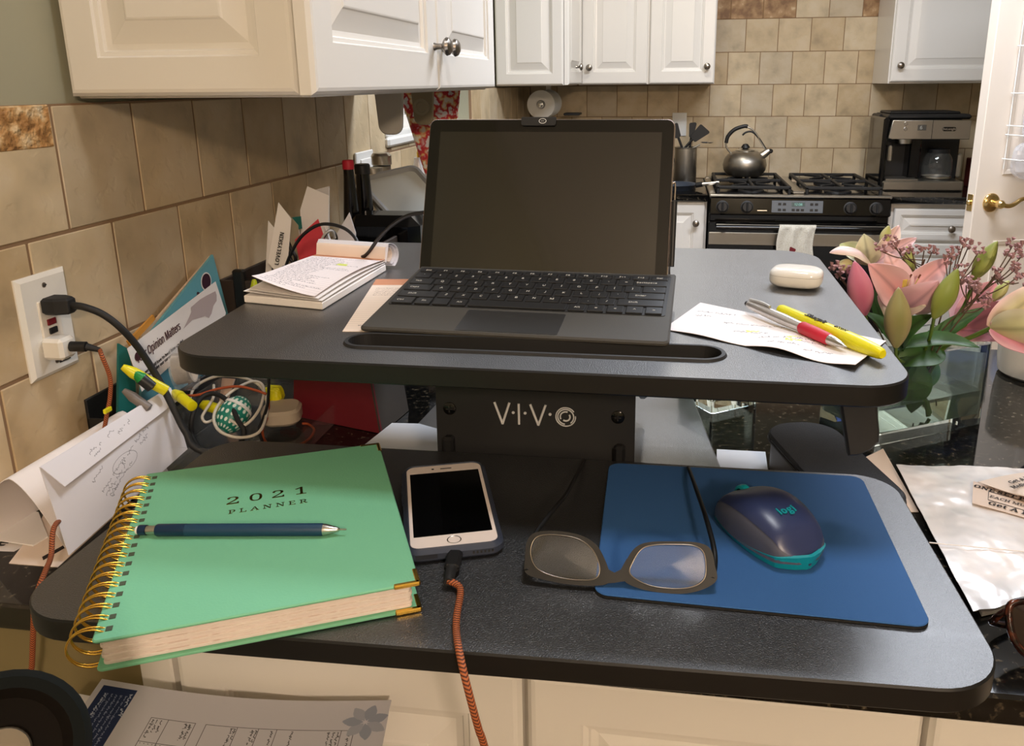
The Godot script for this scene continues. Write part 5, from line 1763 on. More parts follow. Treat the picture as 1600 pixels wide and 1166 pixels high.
# ------------------------------------------------------------------ wall outlet, plugs
func wall_power():
	var yc := 1.121
	var zc := 0.0675
	var t := thing("wall_outlet", "white wall outlet plate with red and black buttons on the tiled left wall", "outlet", Vector3(0.0, yc, zc))
	var wx := Basis(Vector3.UP, PI / 2)
	var st := mb()
	rects(st, 0.0815, 0.125, [[0.0, 0.0], [0.0, 0.002], [0.005, 0.006], [0.024, 0.0065]], Transform3D(wx, Vector3.ZERO))
	part("plate", st, M.white_gloss, t)
	part("receptacle", bx(Vector3(0.004, 0.066, 0.033), Vector3(0.0065, -0.002, 0), 0.001), mat(rgb(236, 230, 220), 0.25), t)
	part("test_button", bx(Vector3(0.003, 0.0075, 0.0135), Vector3(0.009, 0.0035, 0.001), 0.0006), mat(rgb(120, 16, 28), 0.4), t)
	part("reset_button", bx(Vector3(0.003, 0.0075, 0.0125), Vector3(0.009, -0.0075, 0.0005), 0.0006), M.black, t)
	for y in [0.0485, -0.047]:
		var s := part("screw", turned([Vector2(0.0032, 0), Vector2(0.003, 0.001), Vector2(0, 0.0014)], 16, along(Vector3(0.006, y, 0), Vector3(0.1, y, 0))), M.nickel, t)
		part("screw_slot", bx(Vector3(0.0006, 0.0009, 0.0055), Vector3(0.0076, y, 0), 0.0), M.ink, s)
	part("sticker", bx(Vector3(0.0006, 0.007, 0.019), Vector3(0.0068, -0.0475, -0.013), 0.0), M.ink, t)
	words("sticker_lettering", "GFCI", 0.0058, M.paper, t, Transform3D(wx, Vector3(0.0073, -0.0475, -0.012)), "Droid Sans", true, 0.0002)
	# black plug and power cord
	t = thing("power_cable", "thick black power cord plugged into the top of the wall outlet", "cord")
	var a := Vector3(0.011, Vector3(0.0120, 1.1460, 0.0701).y, Vector3(0.0120, 1.1460, 0.0701).z)
	st = slab(roundpoly([Vector2(-0.0125, 0), Vector2(0.0125, 0), Vector2(0.0135, 0.018), Vector2(0.007, 0.033), Vector2(-0.007, 0.033), Vector2(-0.0135, 0.018)], [0.003], 4), -0.010, 0.010, 0.003, Transform3D(Basis(Vector3.BACK, Vector3.UP, Vector3.RIGHT), a + Vector3(-0.002, 0, 0)))
	part("plug", st, M.rubber, t)
	var e := a + Vector3(0.03, 0, 0)
	var pts := curve([e, Vector3(0.0580, 1.1445, 0.0710), Vector3(0.0750, 1.1346, 0.0644), Vector3(0.0900, 1.1160, 0.0565), Vector3(0.1000, 1.0879, 0.0439), Vector3(0.1100, 1.0532, 0.0342), Vector3(0.1220, 1.0265, 0.0345), Vector3(0.1350, 1.0054, 0.0405), Vector3(0.1500, 0.9780, 0.0456), Vector3(0.1700, 0.9540, 0.0480), Vector3(0.25, 0.918, 0.02), Vector3(0.33, 0.9175, -0.01)], 7)
	part("cord", tb(pts, 0.0043, 10), M.rubber, t)
	# white charger cube
	t = thing("usb_charger", "small white charger cube plugged into the bottom of the wall outlet", "charger")
	var b: Vector3 = Vector3(0.0200, 1.0982, 0.0808)
	part("cube", bx(Vector3(0.028, 0.0265, 0.0265), Vector3.ZERO, 0.004), M.white_gloss, t, at(Vector3(0.023, b.y - 0.002, b.z)))
	# orange cable from the charger down behind the envelope and off the counter
	t = thing("charging_cable", "orange braided cable with a yellow tag, from white charger down past the counter's end", "cable")
	var c := Vector3(0.037, b.y - 0.001, b.z - 0.002)
	part("connector", tb([c, c + Vector3(0.018, -0.001, -0.004)], 0.0062, 10), M.black, t)
	part("strain_relief", tb([c + Vector3(0.018, -0.001, -0.004), c + Vector3(0.032, -0.006, -0.008)], 0.0045, 10, 0.003), M.rubber, t)
	st = mb()
	var cp := curve([c + Vector3(0.032, -0.006, -0.008), Vector3(0.0780, 1.0857, 0.0799), Vector3(0.0820, 1.0591, 0.0776), Vector3(0.0800, 1.0352, 0.0803), Vector3(0.0750, 1.0133, 0.0843), Vector3(0.0650, 0.9784, 0.0868), Vector3(0.07, 0.96, 0.10), Vector3(0.085, 0.925, 0.16), Vector3(0.1250, 0.9614, 0.2469), Vector3(0.1420, 0.9453, 0.2796), Vector3(0.1569, 0.9467, 0.3050), Vector3(0.1654, 0.9429, 0.3250), Vector3(0.1630, 0.9286, 0.3320), Vector3(0.1576, 0.8994, 0.3340), Vector3(0.1483, 0.8589, 0.3340), Vector3(0.1403, 0.8248, 0.3340), Vector3(0.11, 0.6, 0.33), Vector3(0.12, 0.3, 0.33), Vector3(0.15, 0.01, 0.36)], 7)
	tube(st, cp, 0.0026, 12, -1.0, 190.0)
	part("braided_cord", st, M.braid, t)
	part("yellow_tag", bx(Vector3(0.004, 0.006, 0.013), Vector3(0.0800, 1.0210, 0.0883), 0.001), M.yellow, t)


# ------------------------------------------------------------------ clutter by the left wall
func card(called: String, label: String, cat: String, pts: Array, m: Material, toward: Vector3, th := 0.0006, group := "") -> MeshInstance3D:
	var o := part(called, board(pts, th, toward), m)
	tag(o, label, cat, group)
	return o


func left_clutter():
	var rg := RandomNumberGenerator.new()
	rg.seed = 21
	var X := Vector3.RIGHT
	# ---- envelope standing on the counter in front of the outlet
	var e := [Vector3(0.1120, 1.0213, 0.2403), Vector3(0.1120, 1.0228, 0.0096), Vector3(0.1300, 0.9399, 0.0166), Vector3(0.1300, 0.9222, 0.2435)]
	var t := thing("envelope", "large white envelope standing on its edge, flap up with pencil notes, by the planner", "envelope")
	var em := blank(720, 400, rgb(236, 234, 240))
	var gr := rgb(150, 148, 156)
	for q in [[180, 190, 250, 150, 12], [210, 260, 330, 190, 14], [220, 285, 350, 215, 13], [240, 300, 380, 225, 12], [250, 310, 300, 270, 12], [430, 150, 520, 120, 12], [450, 175, 520, 150, 12], [330, 200, 420, 150, 12]]:
		scrawl(em, Vector2(q[0], q[1]), Vector2(q[2], q[3]), q[4], gr, rg, 2)
	for k in 20:
		var a := TAU * k / 20.0
		line(em, Vector2(345 + 70 * cos(a), 200 + 42 * sin(a)), Vector2(345 + 70 * cos(a + 0.33), 200 + 42 * sin(a + 0.33)), 2, gr)
	var body := paper(patch(e[0], e[1], e[2], e[3], func(u: float, v: float) -> Vector3: return Vector3(0.006 * sin(u * PI) * sin(v * PI), 0, 0)), 16, 12, 0.0008)
	part("envelope_body", body, picture(em), t)
	var fm := blank(720, 130, rgb(238, 236, 242))
	for q in [[180, 80, 260, 60, 12], [190, 100, 240, 85, 10], [300, 60, 340, 40, 18], [350, 80, 400, 50, 14], [420, 60, 440, 40, 14]]:
		scrawl(fm, Vector2(q[0], q[1]), Vector2(q[2], q[3]), q[4], gr, rg, 2)
	var fo := Vector3(0.0035, 0, 0)
	var f0: Vector3 = e[0]
	var f1: Vector3 = e[1]
	var flap := paper(patch(f0 + fo * 0.4, f1 + fo * 0.4, f1.lerp(e[2], 0.20) + fo * 2.4 + Vector3(0, 0, 0.004), f0.lerp(e[3], 0.27) + fo * 3.0 + Vector3(0, 0, -0.012)), 10, 6, 0.0008)
	part("flap", flap, picture(fm), t)
	# ---- folded letter behind it
	var k0 := [Vector3(0.0550, 0.9949, 0.2211), Vector3(0.0620, 0.9989, 0.0381)]
	var lm := mat(rgb(238, 232, 230), 0.8)
	lm.cull_mode = BaseMaterial3D.CULL_DISABLED
	var o := part("folded_letter", paper(func(u: float, v: float) -> Vector3:
		var p: Vector3 = k0[0].lerp(k0[1], u)
		var down: float = p.y - CT - 0.002
		if v < 0.5:
			var a := 1.0 - v * 2.0
			return p + Vector3(-0.042 * pow(a, 0.8), -down * pow(a, 1.6), 0.012 * a)
		var b := v * 2.0 - 1.0
		return p + Vector3(0.052 * pow(b, 1.0), -down * pow(b, 1.5), 0.0), 10, 24, 0.0008), lm)
	tag(o, "folded white letter standing like a tent behind the big envelope", "letter")
	# ---- papers lying at the counter's end
	o = part("paper_sheet", board([Vector3(0.0677, 0.9150, 0.2552), Vector3(0.1241, 0.9150, 0.2548), Vector3(0.1132, 0.9150, 0.1398), Vector3(-0.0046, 0.9150, 0.0904), Vector3(0.0406, 0.9150, 0.1792)], 0.0008, Vector3.UP), M.paper_warm)
	tag(o, "cream sheet lying flat at the left end of the granite, under the orange cable", "paper")
	part("print", slab(poly2([Vector3(0.0943, 0.9140, 0.2401), Vector3(0.1028, 0.9140, 0.2079), Vector3(0.1079, 0.9140, 0.2126), Vector3(0.1001, 0.9140, 0.2455)]), CT + 0.0011, CT + 0.0013), M.ink, o)
	o = part("paper_sheet", board([Vector3(-0.0093, 0.9170, 0.2146), Vector3(0.0700, 0.9170, 0.2227), Vector3(0.0726, 0.9170, 0.2036), Vector3(0.0219, 0.9170, 0.1556), Vector3(-0.0660, 0.9170, 0.1519)], 0.0015, Vector3.UP), M.paper)
	tag(o, "stack of thin white sheets under the tented letter", "paper")
	o = part("printed_leaflet", board([Vector3(0.0099, 0.9142, 0.2366), Vector3(0.0549, 0.9142, 0.2331), Vector3(0.0605, 0.9142, 0.2059), Vector3(-0.0249, 0.9142, 0.1980)], 0.0006, Vector3.UP), mat(rgb(214, 206, 200), 0.7))
	tag(o, "leaflet corner with a dark letter at the far left edge below the white sheets", "leaflet")
	words("print", "e", 0.022, M.ink, o, Transform3D(Basis(Vector3.RIGHT, -PI / 2), Vector3(0.0308, 0.9140, 0.2176) + Vector3(0, 0.0006, 0)), "Droid Sans", true, 0.0003)
	# ---- mail holder against the wall
	var g := "cards and folders behind the desk riser"
	o = card("teal_folder", "light teal folder tilted against the tile with a dark round emblem", "folder", [Vector3(0.0300, 1.1393, -0.2661), Vector3(0.0300, 1.0336, -0.2905), Vector3(0.03, 0.93, -0.26), Vector3(0.03, 0.93, -0.02), Vector3(0.0300, 1.0618, -0.0790)], mat(rgb(104, 172, 188), 0.55), X, 0.004)
	part("emblem", turned([Vector2(0.0, 0.0006), Vector2(0.0125, 0.0006), Vector2(0.0125, 0.0)], 24, along(Vector3(0.0304, 1.1026, -0.2366), Vector3(0.0304, 1.1026, -0.2366) + X)), mat(rgb(58, 22, 44), 0.6), o)
	part("emblem_ring", turned([Vector2(0.0125, 0.0004), Vector2(0.0145, 0.0004), Vector2(0.0145, 0.0)], 24, along(Vector3(0.0304, 1.1026, -0.2366), Vector3(0.0304, 1.1026, -0.2366) + X)), M.paper, o)
	part("emblem_tail", tb(curve([Vector3(0.0315, 1.0914, -0.2322), Vector3(0.0315, 1.0843, -0.2196), Vector3(0.0315, 1.0911, -0.2084)]), 0.0022, 6), mat(rgb(58, 22, 44), 0.6), o)
	o = card("cream_folder", "cream card edge showing just behind the light teal folder", "folder", [Vector3(0.0240, 1.1367, -0.2684), Vector3(0.0240, 1.1124, -0.2843), Vector3(0.024, 0.93, -0.24), Vector3(0.024, 0.93, 0.01), Vector3(0.0240, 1.0632, -0.0738)], mat(rgb(222, 196, 168), 0.7), X, 0.003)
	o = card("wooden_ruler", "orange wooden ruler leaning behind the white survey card", "ruler", [Vector3(0.0400, 1.0727, -0.0214), Vector3(0.0360, 1.0901, -0.0881), Vector3(0.0360, 1.0828, -0.0910), Vector3(0.0400, 1.0641, -0.0262)], mat(rgb(206, 146, 62), 0.5), X, 0.003)
	var wc := card("survey_card", "white survey card with a grey map shape and the heading about opinions", "card", [Vector3(0.0580, 1.0717, 0.0064), Vector3(0.0580, 1.1079, -0.2174), Vector3(0.0580, 1.0529, -0.2358), Vector3(0.0580, 1.0485, -0.2329), Vector3(0.0580, 1.0067, -0.0097)], M.paper, X, 0.0006)
	var ax: Vector3 = (Vector3(0.0580, 1.1079, -0.2174) - Vector3(0.0580, 1.0717, 0.0064)).normalized()
	var ay: Vector3 = Vector3(0, 1, 0)
	var cf := frame(Vector3.ZERO, ax, ay)
	var place := func(p: Vector3) -> Transform3D: return Transform3D(cf.basis, p + Vector3(0.0009, 0, 0))
	var wt := words("lettering", "Your Opinion Matters", 0.0165, mat(rgb(70, 30, 40), 0.7), wc, place.call(Vector3(0.0580, 1.0607, -0.0593)), "Droid Sans", false, 0.0006)
	wt.transform.basis = cf.basis.scaled_local(Vector3(0.66, 1.05, 1))
	words("lettering", "we would love to hear how we did,", 0.0062, M.ink, wc, place.call(Vector3(0.0580, 1.0377, -0.0675)), "Droid Sans", false, 0.0006)
	words("lettering", "please take our survey", 0.0062, M.ink, wc, place.call(Vector3(0.0580, 1.0289, -0.0521)), "Droid Sans", false, 0.0006)
	var map := [Vector3(0.0580, 1.0614, -0.1184), Vector3(0.0580, 1.0709, -0.1320), Vector3(0.0580, 1.0801, -0.1440), Vector3(0.0580, 1.0869, -0.1439), Vector3(0.0580, 1.0920, -0.1689), Vector3(0.0580, 1.0933, -0.1868), Vector3(0.0580, 1.0939, -0.2125), Vector3(0.0580, 1.0873, -0.2147), Vector3(0.0580, 1.0786, -0.2128), Vector3(0.0580, 1.0733, -0.2024), Vector3(0.0580, 1.0632, -0.1946), Vector3(0.0580, 1.0585, -0.1863), Vector3(0.0580, 1.0642, -0.1768), Vector3(0.0580, 1.0651, -0.1664), Vector3(0.0580, 1.0665, -0.1546), Vector3(0.0580, 1.0678, -0.1430)]
	var mp := []
	for p in map:
		mp.append(p + Vector3(0.0006, 0, 0))
	var mm := mb()
	var mc := Vector3.ZERO
	for p in mp:
		mc += p / mp.size()
	for i in mp.size():
		tri(mm, mc, mp[i], mp[(i + 1) % mp.size()], X)
	part("map_print", mm, mat(rgb(186, 172, 172), 0.8), wc)
	part("emblem", turned([Vector2(0, 0.0008), Vector2(0.0062, 0.0008), Vector2(0.0062, 0)], 22, along(Vector3(0.0580, 1.0554, -0.0112), Vector3(0.0580, 1.0554, -0.0112) + X)), mat(rgb(66, 26, 40), 0.6), wc)
	o = card("green_card", "dark teal card standing at the left end of the mail holder", "card", [Vector3(0.0450, 1.0772, 0.0033), Vector3(0.0450, 1.0652, -0.0124), Vector3(0.0450, 1.0143, -0.0170), Vector3(0.045, 0.93, 0.0), Vector3(0.045, 0.93, 0.04)], M.teal, X, 0.003)
	# black organizer box that holds the cards
	t = thing("desk_organizer", "black open desk organizer holding cards against the tiled wall", "organizer", Vector3(0.0, CT, 0.0))
	part("back_wall", span(Vector3(0.014, 0.001, -0.27), Vector3(0.018, 0.10, 0.045), 0.001), M.black, t)
	part("front_wall", span(Vector3(0.074, 0.001, -0.27), Vector3(0.078, 0.075, 0.045), 0.001), M.black, t)
	part("end_wall", span(Vector3(0.014, 0.001, 0.042), Vector3(0.078, 0.075, 0.045), 0.001), M.black, t)
	part("end_wall", span(Vector3(0.014, 0.001, -0.27), Vector3(0.078, 0.075, -0.267), 0.001), M.black, t)
	part("bottom", span(Vector3(0.014, 0.0, -0.27), Vector3(0.078, 0.004, 0.045), 0.001), M.black, t)
	# clear pen caddy with markers
	t = thing("pen_caddy", "clear plastic caddy with pens in front of the black organizer", "caddy", Vector3(0.0, CT, 0.0))
	part("side", span(Vector3(0.082, 0.001, -0.2), Vector3(0.084, 0.06, 0.05), 0.0005), M.clear, t)
	part("side", span(Vector3(0.262, 0.001, -0.2), Vector3(0.264, 0.03, 0.05), 0.0005), M.clear, t)
	part("side", span(Vector3(0.082, 0.001, -0.202), Vector3(0.264, 0.075, -0.2), 0.0005), M.clear, t)
	part("side", span(Vector3(0.082, 0.001, 0.05), Vector3(0.264, 0.045, 0.052), 0.0005), M.clear, t)
	part("bottom", span(Vector3(0.082, 0.0, -0.2), Vector3(0.264, 0.002, 0.05), 0.0005), M.clear, t)
	marker("highlighter", "yellow highlighter with a flat cap sticking out of the organizer by the envelope", Vector3(0.0900, 1.0685, 0.0638), Vector3(0.1300, 1.0294, 0.0410), 0.0068, M.yellow)
	marker("marker_pen", "black pen with a bright green end beside the yellow highlighter", Vector3(0.1000, 1.0619, 0.0600), Vector3(0.1200, 1.0377, 0.0531), 0.0072, M.black, M.green)
	marker("highlighter", "second yellow highlighter lying lower in the caddy under the coiled cords", Vector3(0.1180, 1.0172, 0.0105), Vector3(0.1600, 1.0091, 0.0379), 0.0066, M.yellow)
	marker("highlighter", "third yellow highlighter lying in the caddy left of the dotted egg", Vector3(0.0927, 0.9650, -0.0783), Vector3(0.1371, 0.9580, -0.0701), 0.0075, M.yellow)
	marker("pen", "grey pen at the left end of the caddy below the yellow highlighter", Vector3(0.0900, 1.0394, 0.0680), Vector3(0.1200, 1.0145, 0.0650), 0.006, mat(rgb(120, 112, 108), 0.4))
	# roll of clear tape
	t = thing("tape_roll", "roll of clear packing tape leaning under the left corner of the upper tray", "tape", Vector3(0.0835, 1.0200, -0.0704))
	part("roll", turned([Vector2(0.022, -0.011), Vector2(0.032, -0.011), Vector2(0.033, 0.0), Vector2(0.032, 0.011), Vector2(0.022, 0.011), Vector2(0.022, -0.011)], 28), glass(rgb(236, 236, 236), 0.12, 0.05), t)
	part("core", turned([Vector2(0.0195, -0.0115), Vector2(0.022, -0.0115), Vector2(0.022, 0.0115), Vector2(0.0195, 0.0115), Vector2(0.0195, -0.0115)], 28), mat(rgb(214, 206, 196), 0.7), t)
	t.basis = along(Vector3.ZERO, Vector3(0.93, 0.12, -0.3)).basis
	o = card("red_card", "narrow dark red card behind the roll of tape", "card", [Vector3(0.0752, 1.0000, -0.0990), Vector3(0.0756, 1.0000, -0.1185), Vector3(0.0578, 0.9500, -0.1170), Vector3(0.0533, 0.9500, -0.0962)], M.dark_red, X, 0.002)
	o = part("tan_envelope", board([Vector3(0.0415, 0.9701, -0.1700), Vector3(0.0977, 0.9686, -0.1700), Vector3(0.0870, 0.9261, -0.1500), Vector3(0.0371, 0.9422, -0.1500)], 0.004, Vector3.BACK), mat(rgb(216, 184, 162), 0.75))
	tag(o, "tan paper pouch standing in the caddy behind the coiled white cord", "pouch")
	o = part("clear_box", bx(Vector3(0.06, 0.05, 0.04), Vector3.ZERO, 0.006), M.clear, self, at(Vector3(0.1366, 0.9559, -0.1700), 0.4))
	tag(o, "small clear plastic box under the upper tray behind the dotted egg", "box")
	o = part("yellow_pack", crumple(Vector3(0.034, 0.03, 0.03), rg, 0.3), M.yellow, self, at(Vector3(0.1700, 0.9549, -0.1500)))
	tag(o, "crumpled bright yellow packet beside the tan dish under the upper tray", "packet")
	o = part("tan_dish", slab(roundrect(0, 0, 0.055, 0.06, 0.02, 5), 0.0, 0.022, 0.004), mat(rgb(196, 180, 158), 0.6), self, at(Vector3(0.1953, 0.9438, -0.1200) + Vector3(0, -0.016, 0), 0.3))
	tag(o, "small tan dish under the yellow packet", "dish")
	# dotted egg
	t = thing("lip_balm_egg", "egg shaped teal container with white dots and a white cap among the cords", "container")
	var ec: Vector3 = Vector3(0.1681, 0.9680, -0.0381)
	var ea: Vector3 = Vector3(0.1759, 0.9850, -0.0621)
	var dm := blank(256, 128, rgb(30, 130, 112))
	for j in 8:
		for i in 16:
			var cx := (i + (0.5 if j % 2 else 0.0)) * 16.0
			for y in 11:
				for x in 11:
					if Vector2(x - 5, y - 5).length() < 4.7:
						dm.set_pixel(int(cx + x) % 256, clampi(j * 16 + 2 + y, 0, 127), rgb(226, 236, 226))
	var eggm := mat(Color.WHITE, 0.4)
	eggm.albedo_texture = ImageTexture.create_from_image(dm)
	var xe := along(ec, ea)
	part("egg", paper(func(u: float, v: float) -> Vector3:
		var b := (v - 0.5) * PI
		return xe * Vector3(0.0195 * cos(b) * cos(-u * TAU), 0.027 * sin(b), 0.0195 * cos(b) * sin(-u * TAU)), 36, 20, 0.001), eggm, t)
	part("cap_ring", turned([Vector2(0.0192, 0.008), Vector2(0.0205, 0.009), Vector2(0.0200, 0.0125), Vector2(0.0178, 0.0135)], 30, xe), M.pale, t)
	# cords
	cordthing("white_cable", "coil of white cord looped around the dotted egg", [Vector3(0.0970, 0.9650, -0.0548), Vector3(0.0854, 0.9750, -0.0715), Vector3(0.0830, 0.9850, -0.0959), Vector3(0.1035, 0.9920, -0.1168), Vector3(0.1414, 0.9920, -0.1161), Vector3(0.1718, 0.9850, -0.1071), Vector3(0.1923, 0.9750, -0.0852), Vector3(0.2107, 0.9650, -0.0463), Vector3(0.2211, 0.9600, -0.0030), Vector3(0.2025, 0.9580, 0.0113), Vector3(0.1733, 0.9620, 0.0057), Vector3(0.1523, 0.9700, -0.0155), Vector3(0.1458, 0.9800, -0.0424), Vector3(0.1529, 0.9900, -0.0708), Vector3(0.1621, 0.9900, -0.1081), Vector3(0.1831, 0.9850, -0.0981), Vector3(0.2030, 0.9750, -0.0436), Vector3(0.1958, 0.9650, -0.0113), Vector3(0.1646, 0.9720, -0.0234)], 0.0021, M.white_cord)
	cordthing("white_cable", "short white cord end with a metal plug behind the black cord loop", [Vector3(0.1068, 0.9850, -0.0989), Vector3(0.1252, 0.9800, -0.0637), Vector3(0.1267, 0.9720, -0.0413), Vector3(0.1262, 0.9650, -0.0309), Vector3(0.1368, 0.9620, -0.0216), Vector3(0.1402, 0.9600, -0.0380)], 0.002, M.white_cord)
	cordthing("orange_cable", "orange cord running across the top of the caddy", [Vector3(0.0688, 0.9850, -0.0583), Vector3(0.1027, 0.9850, -0.0577), Vector3(0.1311, 0.9920, -0.0678), Vector3(0.1588, 0.9950, -0.0734), Vector3(0.1840, 0.9900, -0.0748), Vector3(0.1986, 0.9850, -0.0748)], 0.0019, M.orange_cord)
	cordthing("black_cable", "black cord loop rising in front of the dotted egg", [Vector3(0.1388, 0.9300, -0.0000), Vector3(0.1178, 0.9450, -0.0155), Vector3(0.1180, 0.9700, -0.0222), Vector3(0.1181, 0.9850, -0.0427), Vector3(0.1284, 0.9900, -0.0553), Vector3(0.1519, 0.9880, -0.0465), Vector3(0.1743, 0.9800, -0.0275), Vector3(0.1880, 0.9700, -0.0136), Vector3(0.1977, 0.9600, -0.0084), Vector3(0.1943, 0.9450, -0.0046), Vector3(0.1812, 0.9300, -0.0056)], 0.0034, M.rubber)
	cordthing("black_cable", "thin black cord hanging straight down from the upper tray", [Vector3(0.2291, 1.0288, -0.0300), Vector3(0.2275, 1.0135, -0.0300), Vector3(0.2177, 0.9846, -0.0400), Vector3(0.2035, 0.9584, -0.0500), Vector3(0.1961, 0.9419, -0.0500), Vector3(0.2, 0.92, -0.05)], 0.0021, M.rubber)
	t = thing("usb_cable", "orange cord with a flat orange connector lying on the granite left of the red box", "cord")
	part("cord", tb(curve([Vector3(0.1735, 0.9550, -0.1266), Vector3(0.1878, 0.9450, -0.0919), Vector3(0.1894, 0.9300, -0.0701), Vector3(0.2048, 0.9180, -0.0556), Vector3(0.2350, 0.9170, -0.0512), Vector3(0.2505, 0.9170, -0.0745), Vector3(0.2464, 0.9170, -0.1120), Vector3(0.2293, 0.9180, -0.1309), Vector3(0.2211, 0.9200, -0.1275)]), 0.0019, 8), M.orange_cord, t)
	part("connector", slab(roundpoly([Vector2(-0.0075, -0.013), Vector2(0.0075, -0.013), Vector2(0.0045, 0.012), Vector2(-0.0045, 0.012)], [0.003], 4), -0.0035, 0.0035, 0.0015, along(Vector3(0.1895, 0.9250, -0.1284), Vector3(0.2207, 0.9230, -0.1204)) * Transform3D(Basis(Vector3.RIGHT, -PI / 2), Vector3(0, 0.012, 0))), mat(rgb(176, 70, 26), 0.6), t)
	part("plug_tip", tb([Vector3(0.1866, 0.9260, -0.1304), Vector3(0.1741, 0.9300, -0.1364)], 0.003, 8), M.steel, t)
	o = part("wire_clip", tb(curve([Vector3(0.1884, 0.9300, -0.1635), Vector3(0.1862, 0.9250, -0.1352), Vector3(0.1818, 0.9220, -0.1129), Vector3(0.1730, 0.9220, -0.1166)]), 0.0008, 6), M.steel)
	tag(o, "bent steel wire clip beside the flat orange connector", "clip")
	# red box under the upper tray
	t = thing("red_box", "dark red box standing on the granite under the upper tray", "box")
	var rb := [Vector3(0.19, CT + 0.001, -0.165), Vector3(0.345, CT + 0.001, -0.118), Vector3(0.318, 1.03, -0.15), Vector3(0.19, 1.03, -0.185)]
	part("front", board(rb, 0.003, Vector3.BACK), M.dark_red, t)
	part("side", board([rb[1], rb[2], rb[2] + Vector3(0.012, 0, -0.09), rb[1] + Vector3(0.012, 0, -0.09)], 0.003, X), mat(rgb(60, 54, 48), 0.6), t)
	# white paper below the lift, both sides
	o = part("paper_sheet", board([Vector3(0.3408, 0.9160, -0.0386), Vector3(0.3562, 0.9160, -0.1332), Vector3(0.3956, 0.9160, -0.1359), Vector3(0.4272, 0.9160, -0.1218), Vector3(0.6, 0.916, -0.15), Vector3(0.6, 0.916, 0.0), Vector3(0.4523, 0.9160, -0.0512)], 0.0008, Vector3.UP), mat(rgb(236, 240, 246), 0.7))
	o.position.y = 0.010
	tag(o, "white printed sheet on the riser's base, between the red box and the front plate", "paper")
	o = part("paper_sheet", board([Vector3(0.8169, 0.9170, -0.1231), Vector3(0.8811, 0.9170, -0.1233), Vector3(0.8787, 0.9170, -0.0670), Vector3(0.8139, 0.9170, -0.0584)], 0.0008, Vector3.UP), mat(rgb(236, 240, 246), 0.7))
	tag(o, "white sheet on the granite between the riser's base and the black case", "paper")
	# ---- mail sorter further back
	t = thing("mail_sorter", "dark brown mail sorter full of letters against the tiled wall behind the note pad", "mail sorter", Vector3(0.0, CT, 0.0))
	var sm := mat(rgb(58, 48, 42), 0.5)
	part("back_wall", span(Vector3(0.012, 0.001, -0.60), Vector3(0.018, 0.175, -0.30), 0.001), sm, t)
	part("front_wall", span(Vector3(0.215, 0.001, -0.60), Vector3(0.221, 0.20, -0.30), 0.001), sm, t)
	part("end_wall", span(Vector3(0.012, 0.001, -0.306), Vector3(0.221, 0.175, -0.30), 0.001), sm, t)
	part("end_wall", span(Vector3(0.012, 0.001, -0.60), Vector3(0.221, 0.16, -0.594), 0.001), sm, t)
	part("bottom", span(Vector3(0.012, 0.0, -0.60), Vector3(0.221, 0.006, -0.30), 0.001), sm, t)
	var B := Vector3.BACK
	g = "letters in the mail sorter"
	card("letter", "small white letter corner at the far left of the mail sorter", "letter", [Vector3(0.0750, 1.1773, -0.3700), Vector3(0.0851, 1.1645, -0.3700), Vector3(0.0741, 1.1248, -0.3700), Vector3(0.0710, 1.0722, -0.3700), Vector3(0.0581, 1.0719, -0.3700)], M.paper, B, 0.001, g)
	var lv := card("letter", "white letter with an upright black heading, at the front of the mail sorter", "letter", [Vector3(0.1065, 1.2117, -0.3500), Vector3(0.1261, 1.1846, -0.3500), Vector3(0.1166, 1.1078, -0.3400), Vector3(0.1019, 1.0934, -0.3300), Vector3(0.0859, 1.1136, -0.3300)], M.paper, B, 0.001, g)
	var p0: Vector3 = Vector3(0.1017, 1.1037, -0.3325) 
	var p1: Vector3 = Vector3(0.1135, 1.1583, -0.3405)
	var dx := (p1 - p0).normalized()
	var lt := words("lettering", "LOVELYSKIN", 0.0095, M.ink, lv, frame(Vector3(0.1096, 1.1379, -0.3350) + Vector3(0, 0, 0.003), dx, Vector3(-1, 0.2, 0)), "Droid Sans", true, 0.0004)
	card("letter", "brown banded letter just behind the one with the black heading", "letter", [Vector3(0.1037, 1.1925, -0.3800), Vector3(0.1231, 1.1689, -0.3800), Vector3(0.1244, 1.0849, -0.3700), Vector3(0.1036, 1.0843, -0.3700)], mat(rgb(150, 140, 116), 0.7), B, 0.001, g)
	card("teal_card", "dark teal card in the middle of the mail sorter", "card", [Vector3(0.0806, 1.1739, -0.4200), Vector3(0.1104, 1.1777, -0.4200), Vector3(0.1154, 1.1582, -0.4100), Vector3(0.0926, 1.1522, -0.4100)], M.teal, B, 0.001, g)
	card("printed_card", "pale card with a small red print below the dark teal card", "card", [Vector3(0.0915, 1.1533, -0.4100), Vector3(0.1085, 1.1592, -0.4100), Vector3(0.1195, 1.1288, -0.4000), Vector3(0.1182, 1.0893, -0.4000), Vector3(0.1017, 1.0888, -0.4000)], mat(rgb(206, 190, 180), 0.7), B, 0.001, g)
	card("letter", "tall white letter with a slanted top at the back of the mail sorter", "letter", [Vector3(0.1085, 1.2247, -0.4600), Vector3(0.1475, 1.2083, -0.4600), Vector3(0.1426, 1.1277, -0.4500), Vector3(0.1360, 1.0787, -0.4500), Vector3(0.0935, 1.0777, -0.4500), Vector3(0.0939, 1.1826, -0.4600)], M.paper, B, 0.001, g)
	card("letter", "white envelope edge behind the tall slanted letter", "letter", [Vector3(0.1031, 1.2129, -0.5000), Vector3(0.1318, 1.2202, -0.5000), Vector3(0.1210, 1.0916, -0.5000), Vector3(0.0935, 1.0909, -0.5000)], mat(rgb(214, 210, 206), 0.8), B, 0.003, g)
